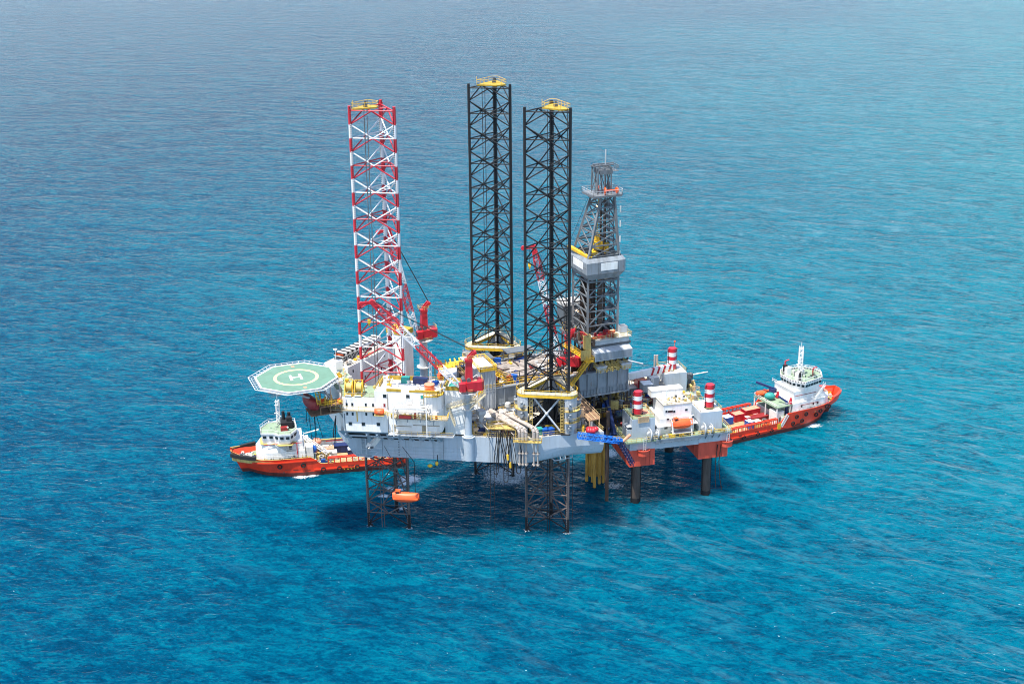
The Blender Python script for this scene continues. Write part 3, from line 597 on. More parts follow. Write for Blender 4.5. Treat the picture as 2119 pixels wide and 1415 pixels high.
# brackets of the bow gallery, free-fall boat hull under the helideck
# cooler bank on the back wing roof
ck = MB(); n_ = 9
for i in range(n_):
    u = 1.6+i*(LB-2.2)/n_; s_ = (LB-2.2)/n_
    ck.box(B, u, u+s_*.5, 2.6, 5.4, 43.6, 44.2)
part('cooler_fan', ck, M_BLK, acc)
ck = MB()
for i in range(n_):
    u = 1.6+i*(LB-2.2)/n_; s_ = (LB-2.2)/n_
    ck.box(B, u+s_*.5, u+s_, 2.6, 5.4, 43.6, 44.2); ck.bar(B.w(u, 2.6, 41.7), B.w(u, 2.6, 43.6), .14); ck.bar(B.w(u, 2.6, 42.2), B.w(u+s_, 2.6, 43.6), .1)
ck.box(B, 1.5, LB-.5, 2.5, 5.5, 43.4, 43.6); part('cooler_frame', ck, M_WHITEW, acc)
ck = MB(); ck.box(B, 1.4, LB-1, 2.7, 5.3, 41.75, 42.9); part('cooler_casing', ck, M_DGREY, acc)
ck = MB()
for k in range(5): ck.cyl(B.w(5+k*.4, .7+k*.32, 41.9), B.w(LB-1+k*.2, .7+k*.32, 41.95), .16, 6)
part('stored_pipe', ck, M_STEEL, acc)
cl = clutter(B, .3, LB, .4, 2.4, 41.75, 24, [M_WHITEW, M_STEEL, M_DGREY, M_YEL], 1.2, .6, 14); put(acc, cl, [M_WHITEW, M_STEEL, M_DGREY, M_YEL], ['roof_locker', 'pipe_manifold', 'pump_skid', 'roof_frame'])
# wind-sock mast
c = Zp(717, 738, 45.5)-Vector((0, 0, 4)); c = B.w(-.8, 3.0, 41.6); t = thing('windsock_pole', c, 'white pole with an orange-red windsock at the left end of the back wing', 'windsock')
b = MB(); b.cyl(c, c+Vector((0, 0, 4.6)), .08, 6); b.cyl(c+Vector((0, 0, 4.6)), c+Vector((0, 0, 4.8)), .5, 10); b.box(Fr(c.x, c.y, 22), -.2, 1.6, -.7, .7, 41.0, 43.2); part('pole', b, M_WHITE, t)
b = MB(); flag(b, c+Vector((.1, 0, 3.3)), 1.9, .75, .12, 8, .12, .75); part('sock', b, M_ORG, t)
# ---------------------------------------------------------------- helideck
HC = R.w(-22.8, .25, 44); HD = thing('helideck', HC, 'green octagonal helideck with white H inside a pale yellow ring', 'helideck')
H = Fr(HC.x, HC.y, 22.1); RO = 10.35
oc = [(RO*math.cos(rad(a)), RO*math.sin(rad(a))) for a in (21, 66, 111, 157, 201, 246, 291, 338)]
b = MB(); b.prism([tuple(H.w(x, y)[:2]) for x, y in oc], 43.4, 43.96); part('deck_pan', b, M_LGREY, HD)
b = MB(); b.prism([tuple(H.w(x*.965, y*.965)[:2]) for x, y in oc], 43.9, 43.975); gd = part('landing_surface', b, M_HELI, HD)
def ringmesh(b, f, r0, r1, z, n=48, z2=None):
    vs = [f.w(r*math.cos(2*math.pi*i/n), r*math.sin(2*math.pi*i/n), z) for r in (r0, r1) for i in range(n)]
    b.add(vs, [(i, n+i, n+(i+1) % n, (i+1) % n) for i in range(n)]); return b
b = MB()
for i in range(8):
    a = oc[i]; c = oc[(i+1) % 8]; b.add([H.w(a[0], a[1], 43.985), H.w(c[0], c[1], 43.985), H.w(c[0]*.955, c[1]*.955, 43.985), H.w(a[0]*.955, a[1]*.955, 43.985)], [(0, 1, 2, 3)])
part('perimeter_line', b, M_WMARK, HD)
b = MB(); ringmesh(b, H, 4.75, 5.55, 43.983); part('aiming_circle', b, M_PALEY, HD)
hf = H.sub(0, 0, -22.1+12); b = MB()
pts = [Zp(*p, 43.99) for p in ((600.5, 775), (606, 786.8), (624.6, 783.5), (618.5, 773.6))]
a0, a1 = Zp(600, 776.5, 43.985), Zp(604.3, 787, 43.985); b0, b1 = Zp(619, 773.7, 43.985), Zp(625, 784, 43.985)
def strip(b, p, q, w, z): d = (q-p).normalized(); x = Vector((-d.y, d.x, 0))*w/2; b.add([p-x, q-x, q+x, p+x], [(0, 1, 2, 3)])
strip(b, a0, a1, .6, 0); strip(b, b0, b1, .6, 0); strip(b, (a0+a1)/2+(b0-a0).normalized()*.31, (b0+b1)/2-(b0-a0).normalized()*.31, .6, 0)
part('letter_h', b, M_WMARK, HD)
b = MB()
for x, y in ((605.5, 758), (631.5, 801)):
    p = Zp(x, y, 43.985); f_ = Fr(p.x, p.y, 22); b.add([f_.w(a, c, 43.985) for a, c in ((-.4, -.5), (.4, -.5), (.4, .5), (-.4, .5))], [(0, 1, 2, 3)])
part('red_marker', b, M_SALMON, HD)
b = MB(); e8 = 1.0+1.5/RO
for i in range(8):
    a = oc[i]; c = oc[(i+1) % 8]
    if i == 7: continue
    k0 = H.w(a[0], a[1], 43.55); k1 = H.w(c[0], c[1], 43.55); m0 = H.w(a[0]*e8, a[1]*e8, 43.95); m1 = H.w(c[0]*e8, c[1]*e8, 43.95)
    b.bar(m0, m1, .12); b.bar(k0.lerp(m0, .5), k1.lerp(m1, .5), .06)
    for j in range(7): b.bar(k0.lerp(k1, j/6), m0.lerp(m1, j/6), .09)
part('safety_net', b, M_NET, HD)
b = MB()                                          # support truss below, back to the hull
def hw(x, y, z): return H.w(x, y, z)
for y in (-7, -3.5, 0, 3.5, 7): b.bar(hw(-9+abs(y)*.35, y, 43.1), hw(9.6-abs(y)*.3, y, 43.1), .3, .5)
for x in (-7, -3, 1, 5, 9): b.bar(hw(x, -8.2+abs(x)*.3, 42.9), hw(x, 8.2-abs(x)*.3, 42.9), .25, .5)
for y in (-4.5, 4.5):
    b.cyl(hw(-4, y, 42.8), hw(10.6, y, 35.5), .25, 8); b.cyl(hw(5, y, 42.8), hw(12.2, y, 29.6), .22, 8); b.cyl(hw(-8, y, 42.8), hw(-5.5, y, 41.6), .15, 6); b.cyl(hw(-4, y, 42.8), hw(-5.5, y, 41.6), .15, 6); b.cyl(hw(9.5, y, 42.8), hw(10.3, y, 36), .2, 8)
b.cyl(hw(10.6, -4.5, 35.5), hw(10.6, 4.5, 35.5), .2, 8); b.cyl(hw(-5.5, -4.5, 41.6), hw(-5.5, 4.5, 41.6), .12, 6)
part('support_truss', b, M_LGREY, HD)
# bow walkway stage under the helideck with the red boat hull and hanging ropes
bs = thing('bow_stage', R.w(-15, -4, 36), 'yellow-railed service stage hung between helideck and white accommodation', 'platform')
b = MB(); b.box(R, -19.2, -13.6, -8.2, -4.2, 38.4, 38.6); b.box(R, -21.5, -13.6, -7.6, -2, 36.2, 36.4)
for u in (-19, -16.5, -13.8):
    b.bar(R.w(u, -8.1, 38.4), R.w(u, -8.1, 43.3), .14); b.bar(R.w(u, -7.5, 36.2), R.w(u, -7.5, 38.4), .2)
part('floor', b, M_BDECK, bs)
b = MB(); b.rail([R.w(-19.2, -4.3, 38.6), R.w(-19.2, -8.2, 38.6), R.w(-13.6, -8.2, 38.6)], 1.2, 1, .07); b.stair(R.w(-19.6, -8.8, 39.6), R.w(-19.6, -6.5, 42.6), .9); part('railing', b, M_YEL, bs)
cl = clutter(R, -18.8, -14, -7.8, -5, 38.6, 12, [M_YEL, M_YELD, M_ORG], 1.3, .6, 21); put(bs, cl, [M_YEL, M_YELD, M_ORG], ['frame', 'cabinet', 'raft_box'])
def boat_mesh(b, f, L, w, h, z, canopy=True, m=0):
    N_ = 12; rows = []
    for i in range(N_+1):
        t = i/N_; x = -L/2+L*t; s = max(.04, math.sin(math.pi*min(1, max(0, (t*.94+.03))))**.45); 
        prof = [(0, 0), (.35, .04), (.48, .25), (.5, .5), (.44, .66), (.36, .84), (.2, .97), (0, 1)] if canopy else [(0, 0), (.35, .1), (.5, .45), (.5, .6), (.4, .55), (.2, .5), (.1, .48), (0, .48)]
        lift = .22*h*(abs(2*t-1)**3)
        rows.append([(x, y*w*s, z+lift+zz_*(h-lift*1.2)) for y, zz_ in prof]+[(x, -y*w*s, z+lift+zz_*(h-lift*1.2)) for y, zz_ in prof[-2:0:-1]])
    n_ = len(rows[0]); vs = [f.w(*p) for r_ in rows for p in r_]
    b.add(vs, [(i*n_+j, (i+1)*n_+j, (i+1)*n_+(j+1) % n_, i*n_+(j+1) % n_) for i in range(N_) for j in range(n_)], m, True)
    b.add(vs[:n_], [list(range(n_))], m); b.add(vs[-n_:], [list(range(n_))[::-1]], m)
def lifeboat(c, deg, L, w, h, label, group='orange lifeboats and rafts', cabin=True, m=M_ORG):
    f = Fr(c.x, c.y, deg); t = thing('lifeboat', c, label, 'lifeboat', group); b = MB(); boat_mesh(b, f, L, w, h, c.z); part('hull', b, m, t)
    b = MB(); b.box(f, -L*.46, L*.46, -w*.505, w*.505, c.z+h*.40, c.z+h*.47); part('rubbing_strake', b, m, t)
    if cabin: b = MB(); b.box(f, L*.22, L*.38, -w*.22, w*.22, c.z+h*.75, c.z+h*1.18); b.box(f, L*.20, L*.40, -w*.25, w*.25, c.z+h*1.18, c.z+h*1.24); q = part('helm_cabin', b, m, t); b = MB(); b.box(f, L*.24, L*.36, -w*.23, w*.23, c.z+h*.95, c.z+h*1.12); part('window', b, M_GLASS, q)
    b = MB(); b.box(f, -.28, .28, -w*.52, -w*.40, c.z+h*.45, c.z+h*.72); part('hatch', b, M_SALMON, t)
    return t
# the dark red free-fall boat hull under the deck
b = MB(); fb = R.sub(-20.4, -3.6, 100); boat_mesh(b, fb, 7.5, 2.8, 3.0, 37.0); single('rescue_boat', b, M_REDD, 'dark red boat hull slung under the edge of the green helideck', 'boat')
c = W.w(*W.v(785, 850, V0-1.4)[:2]); c.z = W.v(785, 857, V0-1.4)[2]; lifeboat(c, -7, 2.4, 1.5, 1.5, 'small round orange raft pod on the white wall at walkway level', cabin=False)
b = MB(); b.box(W, c.x*0+W.loc(c)[0]-1.2, W.loc(c)[0]+1.2, V0-2.1, V0, c.z-.25, c.z-.05); part('raft_shelf', b, M_YELD, acc)
rp = [(634, 846, 636, 880), (638, 846, 646, 913), (648, 842, 653, 913), (649, 842, 657, 910), (650, 842, 668, 905), (650, 842, 652, 900), (694, 865, 690, 905), (695, 860, 693, 918)]
for i, (x, y, x2, y2) in enumerate(rp):
    top = R.loc(Zp(x, y, 36)); k = Zp(x, y, 36.2); yb = Vector((0, 0, 0)); d = ray(x2, y2); tt = (k.y+2*(i % 2))/d.y; e_ = Vector((d.x*tt, d.y*tt, CAMZ+d.z*tt))
    b = MB(); mid = k.lerp(e_, .55)+Vector((.15*(i % 3-1), 0, -.2)); b.tube([k, mid, e_], .07 if i < 6 else .13, 5); part('mooring_rope', b, M_BLK, bs)
# winch/white launch on the hull front, bow side
t = thing('anchor_winch', W.w(8.6, -1.6, 26.5), 'cream-white boxy davit arm on the hull under the accommodation overhang', 'davit')
p = W.v(766, 925, -3.0); q = W.v(786, 901, -1.0); P1 = W.w(*p); P2 = W.w(*q); b = MB(); b.bar(P1, P2, 1.1, 1.2); b.bar(P1+Vector((0, 0, .2)), P1+Vector((-.4, -.4, .6)), 1.3, 1.3); part('arm', b, M_WHITEW, t)
b = MB(); b.cyl(P1+Vector((-.6, -.6, .2)), P1+Vector((.9, -.6, .2)), .28, 10); part('sheave', b, M_DGREY, t)
# green power pack beside the accommodation
q = W.z(912, 885, 29.5); container(W, W.loc(Zp(916, 880, 30))[0], 2.2, DK+.1, 3.4, 2.2, 2.4, M_GREEN, 'dark green equipment box on the deck right of the accommodation block', cat='generator', name='generator_box')
# hanging orange lifeboat being lowered
c = Vector((-27.0, 312.6, 12.0-.6)); lb = lifeboat(c, 174, 6.8, 2.5, 2.4, 'orange enclosed lifeboat hanging low over the water under the bow')
b = MB(); b.tube([c+Vector((-2.6, 0, 2.2)), c+Vector((-2.8, -.4, 11)), W.w(10.6, -2.6, 26.2)], .08, 4); b.tube([c+Vector((2.4, 0, 2.2)), c+Vector((2.4, -.4, 11)), W.w(15.2, -2.6, 26.2)], .08, 4); part('fall_wire', b, M_BLK, lb)

# small fittings on the accommodation front: pipes, vents, doors, lamps, ladders
rnd = random.Random(77)
for u in (uM+5.5, uM+8.2, uM+11.4, uM+14.6, uR-.8):
    b = MB(); zt_ = zw-1.3-rnd.uniform(0, 1.2); b.tube([W.w(u, V0-.15, zt_), W.w(u, V0-.9, zt_+.1), W.w(u, V0-.9, zt_-.8)], .14, 7); part('vent_pipe', b, M_LGREY, acc)
for u0_, u1_, z_ in ((uM+4.4, uM+9, zb+1.9), (uM+9.4, uM+16, zb+2.3), (uM+6, uM+17, zw-1.6)):
    b = MB(); b.cyl(W.w(u0_, V0-.14, z_), W.w(u1_, V0-.14, z_), .08, 6); part('wall_pipe', b, M_GALL, acc)
for u, z_ in ((1.6, zb), (uM+3.2, zb), (uM+3.2, zw), (uR-2.4, zw)):
    b = MB(); b.cyl(W.w(u, V0-.1+(.1 if z_ > zb else 0), z_+.2), W.w(u, V0-.1+(.1 if z_ > zb else 0), z_+4.6), .07, 5); part('drain_pipe', b, M_GALL if z_ > zb else M_DGREY, acc)
for u in (uM+4.2, uM+12, uR-3.0):
    b = MB(); b.box(W, u, u+.8, V0-.06, V0, zb+.3, zb+2.2); part('door', b, M_GALL, acc)
for k in range(7):
    b = MB(); u = uM+1.5+k*2.6; b.box(W, u, u+.35, V0-.28, V0-.02, zw-1.5, zw-1.2); part('bulkhead_lamp', b, M_DGREY, acc)
b = MB(); b.box(W, 4.6, 4.85, V0-.08, V0-.0, zw-3.2, zw-.3); part('yellow_marker', b, M_YEL, acc)
for k in range(8):
    b = MB(); u = uM+6.2+k*1.3; h_ = rnd.uniform(.5, 1.4); b.box(W, u, u+rnd.uniform(.4, .9), V0-2.2, V0-1.4, zw-.9, zw-.9+h_); part('boat_gear', b, (M_WHITEW, M_YELD, M_LGREY, M_REDD)[k % 4], acc)
for i, (u, v) in enumerate(((uM+5, -1.5), (uM+7.5, 0), (uM+10.5, -3), (uM+15.5, -1.2), (uM+17, -3.6))):
    b = MB(); f = W.sub(u, v, 15*i); b.cyl(f.w(0, 0, zr+.1), f.w(0, 0, zr+.9), .3, 10); b.ball(f.w(0, 0, zr+.95), .42, 0, 10, 6, (1, 1, .5)); part('mushroom_vent', b, M_WHITEW, acc)
b = MB(); b.rail([W.w(uM+.3, V0+.5, zr+.1), W.w(uR-.5, V0+.5, zr+.1)], 1.0, 1.4, .04); part('roof_railing', b, M_CREAM, acc)
b = MB(); b.rail([W.w(uLr+.1, V0+.2, zl), W.w(uM-.1, V0+.2, zl)], 1.0, 1.2, .045); b.rail([W.w(uLr+.1, V0+.2, zl), W.w(uLr-1, -1.1, zl)], 1.0, 1.2, .045); part('roof_railing', b, M_CREAM, acc)
# ---------------------------------------------------------------- jacking houses round the two black legs
def rtri(c, ro, ri_scale, n=7):
    out = []; inn = []
    for a in TH[::-1]:
        cx, cy = LEGR*math.cos(rad(a)), LEGR*math.sin(rad(a))
        for k in range(n):
            t = rad(a-60+120*k/(n-1)); out.append((cx+ro*math.cos(t), cy+ro*math.sin(t))); inn.append((cx+ri_scale*math.cos(t), cy+ri_scale*math.sin(t)))
    return out, inn
for i_ in range(3):
    b = MB(); F_ = R.sub(*leg_centre(i_), 0); b.prism([tuple(F_.w(8.2*math.cos(rad(a)), 8.2*math.sin(rad(a)))[:2]) for a in (-75, -45, 45, 75, 165, 195)], DK-.1, DK+.03); part('leg_well_shade', b, M_BLACK, rig)  # black plate on the deck, painting the dark of the open well
def jack_house(i, label, ladders):
    cu, cv = leg_centre(i); F = R.sub(cu, cv, 0); t = thing('jacking_house', F.w(0, 0, DK), label, 'jack house', 'jacking houses of the black legs')
    zt = 38.7; out, inn = rtri(F, 2.2, .55)
    for nm, z0, z1, m, ro in (('top_ring', zt-.75, zt, M_YEL, 2.28), ('top_walkway', zt, zt+.14, M_CREAM, 2.3)):
        out, inn = rtri(F, ro, .55); n = len(out); b = MB()
        vs = [F.w(x, y, z) for z in (z0, z1) for x, y in out]+[F.w(x, y, z) for z in (z0, z1) for x, y in inn]
        fs = []
        for k in range(n):
            l = (k+1) % n; fs += [(k, l, n+l, n+k), (2*n+l, 2*n+k, 3*n+k, 3*n+l), (n+k, n+l, 3*n+l, 3*n+k), (l, k, 2*n+k, 2*n+l)]
        b.add(vs, fs); part(nm, b, m, t)
    b = MB(); b.rail([F.w(x, y, zt+.14) for x, y in out], 1.1, 1.6, .05, 0, True); part('ring_railing', b, M_YEL, t)
    for a in TH:
        cx, cy = LEGR*math.cos(rad(a)), LEGR*math.sin(rad(a)); b = MB(); pl = []
        for k in range(9): tt = rad(a-80+160*k/8); pl.append((cx+2.15*math.cos(tt), cy+2.15*math.sin(tt)))
        pl2 = [(cx+.8*math.cos(rad(a+100)), cy+.8*math.sin(rad(a+100))), (cx+.8*math.cos(rad(a-100)), cy+.8*math.sin(rad(a-100)))]
        pl = pl+pl2; b.prism([tuple(F.w(x, y)[:2]) for x, y in pl], DK, zt-.55); tw = part('jack_tower', b, M_LGREY, t)
        f2 = F.sub(cx, cy, a)
        for z in (30.2, 33.2, 36.0):
            for s_ in (-1, 1):
                b = MB(); f3 = f2.sub(1.35, s_*1.55, s_*40)
                b.cyl(f3.w(.0, 0, z), f3.w(1.1, 0, z), .5, 10); b.box(f3, .2, .9, -.35, .35, z-1.0, z-.2); b.cyl(f3.w(.7, 0, z+.1), f3.w(1.0, 0, z+.9), .3, 8); part('jacking_motor', b, M_GREY, tw)
        for z in (31.6, 34.6):
            b = MB(); pp = [(cx+3.0*math.cos(rad(a-75+150*k/6)), cy+3.0*math.sin(rad(a-75+150*k/6))) for k in range(7)]; pi = [(cx+2.1*math.cos(rad(a-75+150*k/6)), cy+2.1*math.sin(rad(a-75+150*k/6))) for k in range(7)]
            vs = [F.w(x, y, z) for x, y in pp+pi]+[F.w(x, y, z+.12) for x, y in pp+pi]
            b.add(vs, [(k, k+1, 8+k, 7+k) for k in range(6)]+[(14+k, 21+k, 22+k, 15+k) for k in range(6)]+[(k, 14+k, 15+k, k+1) for k in range(6)])
            b.rail([F.w(x, y, z+.12) for x, y in pp], 1.1, 1.2, .05); part('motor_walkway', b, M_YELD, tw)
    for k in range(3):                            # big X braces between the towers
        a1, a2 = TH[k], TH[(k+1) % 3]; p = Vector((LEGR*math.cos(rad(a1)), LEGR*math.sin(rad(a1)), 0)); q = Vector((LEGR*math.cos(rad(a2)), LEGR*math.sin(rad(a2)), 0)); m = (p+q)/2; o_ = m.normalized()*1.3
        d = (q-p).normalized(); P_ = p+o_+d*1.9; Q_ = q+o_-d*1.9; b = MB()
        for (s1, s2) in ((zt-.8, DK+.4), (DK+.4, zt-.8)): b.cyl(F.w(P_.x, P_.y, s1), F.w(Q_.x, Q_.y, s2), .25, 10)
        c = (P_+Q_)/2; b.ball(F.w(c.x, c.y, (zt-.8+DK+.4)/2), .5, 0, 10, 6, (1, 1, 1)); part('cross_brace', b, M_LGREY, t)
        b = MB()
        for e_, s_ in ((P_-d*.4, 1), (Q_+d*.4, -1)):
            for o2 in (-.35, .35): b.bar(F.w(e_.x+d.x*o2+o_.x*.2, e_.y+d.y*o2+o_.y*.2, DK), F.w(e_.x+d.x*o2+o_.x*.2, e_.y+d.y*o2+o_.y*.2, zt-.5), .12)
            for z in range(24): b.bar(F.w(e_.x-d.x*.35+o_.x*.2, e_.y-d.y*.35+o_.y*.2, DK+.4*z+.3), F.w(e_.x+d.x*.35+o_.x*.2, e_.y+d.y*.35+o_.y*.2, DK+.4*z+.3), .1)
        part('caged_ladder', b, M_YELD, t)
        b = MB(); b.box(F.sub(m.x*.35, m.y*.35, a1+60), -1.5, 1.5, -.15, .15, DK, 35.5); part('inner_shade_panel', b, M_BLACK, t)  # black panels added to darken the inside of the jacking house
    return t
jack_house(1, 'grey jacking house with white X braces around the nearest black leg', True)
jack_house(2, 'farther jacking house with cream towers around the rear black leg', True)
# ---------------------------------------------------------------- cranes
def crane(base, z0, zp, foot_off, tip, label, rped=.9, collar=True, group='red boom cranes of the rig', cable=True):
    base = Vector((base[0], base[1], z0)); t = thing('deck_crane', base, label, 'crane', group)
    d = Vector((tip.x-base.x, tip.y-base.y, 0)).normalized(); deg = math.degrees(math.atan2(d.y, d.x)); f = Fr(base.x, base.y, deg)
    b = MB(); b.cyl(base, base+Vector((0, 0, zp-z0)), rped, 20); b.cyl(base, base+Vector((0, 0, .5)), rped*1.25, 20); pd = part('pedestal', b, M_HULL, t)
    if collar:
        b = MB(); b.cyl(f.w(0, 0, zp-1.0), f.w(0, 0, zp-.6), rped*1.5, 20, 0, rped*2.5); b.cyl(f.w(0, 0, zp-.6), f.w(0, 0, zp-.45), rped*2.5, 20); part('collar_platform', b, M_WHITEW, pd)
        b = MB(); b.cyl(f.w(0, 0, z0+7.5), f.w(0, 0, z0+7.7), rped*1.7, 18); part('ring_platform', b, M_WHITEW, pd)
    b = MB(); z = zp+.1
    b.prism([tuple(f.w(x, y)[:2]) for x, y in ((1.6, -1.2), (1.6, 1.2), (.4, 1.9), (-3.4, 1.7), (-3.9, 1.0), (-3.9, -1.0), (-3.4, -1.7), (.4, -1.9))], z, z+2.3); part('machinery_house', b, M_RED, t)
    b = MB(); b.box(f, -2.9, -.4, -1.95, -1.75, z+.9, z+1.6); b.box(f, -1.7, -1.6, -1.97, -1.94, z+.85, z+1.65); b.box(f, -2.2, 0, -1.0, 1.0, z+2.3, z+2.45); part('house_panel', b, M_SALMON, t)
    b = MB(); b.box(f, .8, 2.3, 1.3, 2.7, z+.3, z+2.4); cb = part('operator_cab', b, M_RED, t); b = MB(); b.box(f, 1.0, 2.35, 1.4, 2.6, z+1.1, z+2.1); part('window', b, M_GLASS, cb)
    b = MB(); top = f.w(-1.6, 0, z+9.6)
    b.prism([tuple(f.w(x, y)[:2]) for x, y in ((.6, -.95), (.6, .95), (-1.2, .95), (-1.2, -.95))], z+2.3, z+7.2, top=[tuple(f.w(x, y)[:2]) for x, y in ((.3, -.7), (.3, .7), (-1.2, .7), (-1.2, -.7))])
    b.prism([tuple(f.w(x, y)[:2]) for x, y in ((.6, -.8), (.6, .8), (-1.3, .8), (-1.3, -.8))], z+7.2, z+7.9)
    for s_ in (-.55, .55): b.bar(f.w(-.2, s_, z+7.9), f.w(-1.9, s_, z+9.6), .3, .9)
    b.cyl(f.w(-1.9, -.8, z+9.5), f.w(-1.9, .8, z+9.5), .4, 10); part('mast', b, M_RED, t)
    b = MB(); b.rail([f.w(x, y, z+7.9) for x, y in ((1.0, -1.2), (1.0, 1.2), (-1.6, 1.2), (-1.6, -1.2))], 1.0, 1.1, .05, 0, True); b.rail([f.w(x, y, z+2.3) for x, y in ((-3.5, -1.6), (-3.5, 1.6))], 1, 1, .05)
    b.rail([f.w(rped*2.4*math.cos(rad(a)), rped*2.4*math.sin(rad(a)), zp-.45) for a in range(0, 360, 40)], 1.0, 1.2, .04, 0, True) if collar else None
    part('crane_railing', b, M_REDD if not collar else M_YELD, t)
    b = MB(); b.cyl(f.w(-.2, -1.4, z+2.7), f.w(-.2, 1.4, z+2.7), .55, 14); b.cyl(f.w(1.0, -1.1, z+2.6), f.w(1.0, 1.1, z+2.6), .5, 14); part('winch_drum', b, M_DGREY, t)
    foot = f.w(1.9, 0, z+.9); b = MB(); bands = (0, 1, 0, 1)
    b.truss(foot, tip, 1.7, 1.5, 22, .13, mf=lambda q: (1, 0, 1, 0)[min(3, int(q*4))], rb=.075, taper=(.5, .6)); part('boom', b, [M_RED, M_WSTRIPE], t)
    bd = (tip-foot).normalized(); b = MB(); side = f.n
    b.bar(tip-bd*1.5, tip+bd*.8, 1.1, 1.2); b.bar(tip+bd*.3, tip+d*3.0+Vector((0, 0, .1)), .5, .7); b.cyl(tip+d*2.9-side*.4, tip+d*2.9+side*.4, .55, 12); b.cyl(tip+bd*.5-side*.6, tip+bd*.5+side*.6, .6, 12); part('boom_head', b, M_RED, t)
    b = MB()
    for s_ in (-.6, -.2, .2, .6): b.cyl(f.w(-1.9, s_, z+9.7), tip+side*s_+Vector((0, 0, .6)), .035, 4)
    hk = tip+d*1.2-Vector((0, 0, 4.0)); b.cyl(tip+d*1.2, hk, .04, 4); b.cyl(tip+d*2.9, tip+d*2.9-Vector((0, 0, 2.2)), .03, 4); part('wire_rope', b, M_BLK, t)
    b = MB(); b.box(Fr(hk.x, hk.y, deg), -.35, .35, -.25, .25, hk.z-.9, hk.z); b.cyl(hk-Vector((0, 0, .9)), hk-Vector((0, 0, 1.7)), .28, 8, 0, .1); part('hook_block', b, M_YEL, t)
    return t
crane((cp.x, cp.y), DK, 41.1, 0, Vector((-32.8, 310.2, 64.6)), 'front red crane on a grey column, boom reaching left across the banded leg', .92)
crane((-24.26, 353.62), DK-4, 40.6, 0, Vector((-32.2, 350.5, 71.3)), 'red crane standing behind the accommodation, its boom rising steeply behind the banded leg', 1.15)
crane((14.3, 339.6), 30, 37.6, 0, Vector((5.9, 341, 69.0)), 'red crane half hidden behind the nearest black leg, steep boom seen through the lattice', 1.3, False)
b = MB(); a = R.w(18.3, 24.8); b.prism([(a.x-3, a.y-3), (a.x+3, a.y-3), (a.x+3, a.y+2), (a.x-3, a.y+2)], 22.5, 28.4); part('crane_sponson', b, M_HULL, rig)
# ---------------------------------------------------------------- cantilever and derrick
CV = 9.0
cn = thing('drill_cantilever', R.w(50, 0, 30.5), 'grey plate-sided cantilever carrying the drill floor out past the stern', 'cantilever')
for s_ in (-1, 1):
    b = MB(); v = s_*CV; b.box(R, 22.3, 63.8, v-.3, v+.3, 30.7, 36.8); b.box(R, 22, 64, v-.7, v+.7, 30.35, 30.7); b.box(R, 22, 64, v-.7, v+.7, 36.8, 37.0); bm_ = part('side_girder', b, M_GREY, cn)
    b = MB()
    for k in range(15): u = 22.6+k*2.92; b.box(R, u-.12, u+.12, v-.66, v+.66, 30.72, 36.78)
    for k in range(44): u = 22.6+k*.94; b.box(R, u-.05, u+.05, v-.5, v+.5, 30.72, 32.3)
    b.box(R, 22.3, 63.8, v-.45, v+.45, 32.3, 32.42); part('stiffener', b, M_GREY, bm_)
b = MB(); b.box(R, 22.4, 63.6, -CV+.3, CV-.3, 35.6, 35.9); b.box(R, 63.5, 63.9, -CV, CV, 30.7, 36.8); part('cantilever_deck', b, M_BDECK, cn)
b = MB()
for (u0, u1) in ((22, 31.5), (32.5, 47)): b.rail([R.w(u0, -CV-.6, 37.0), R.w(u1, -CV-.6, 37.0)], 1.1, 1.4, .07); b.rail([R.w(u0, -CV+1.2, 37.0), R.w(u1, -CV+1.2, 37.0)], 1.1, 1.4, .06)
b.rail([R.w(22, -CV, 37), R.w(22, CV, 37)], 1.1, 1.4, .06); b.rail([R.w(22, CV, 37), R.w(48, CV, 37)], 1.1, 1.4, .06); part('girder_railing', b, M_YEL, cn)
b = MB(); b.stair(R.w(17.8, -CV-1.0, 33.3), R.w(22.4, -CV-1.0, 37.0), 1.2); b.stair(R.w(46.0, -CV-1.3, 34.0), R.w(51.8, -CV-.8, 40.2), 1.2); b.stair(R.w(21.0, 1.4, 41.5), R.w(31.5, -6.8, 37.2), 1.3); part('yellow_stair', b, M_YEL, cn)
b = MB(); b.box(R, 51.0, 53.2, -CV-1.6, -CV+1.4, 40.3, 40.45); b.rail([R.w(51, -CV-1.6, 40.45), R.w(53.2, -CV-1.6, 40.45), R.w(53.2, -CV+1.4, 40.45)], 1.1, 1, .08); b.stair(R.w(52.0, -CV-.2, 40.4), R.w(47.5, -CV+5.5, 43.5), 1.0); part('stair_landing', b, M_YEL, cn)
b = MB(); b.tube([R.w(48.6, -CV-1.1, 36.6), R.w(48.8, -CV-1.1, 32.4), R.w(47.8, -CV-1.1, 31.3), R.w(46.6, -CV-1.1, 31.8), R.w(46.2, -CV-1.1, 33.6)], .45, 10); b.tube([R.w(48.6, -CV-1.1, 36.4), R.w(49.0, -CV-1.0, 37.4), R.w(51, -CV-.6, 37.6)], .45, 10); part('flow_hose', b, M_RUSTD, cn)
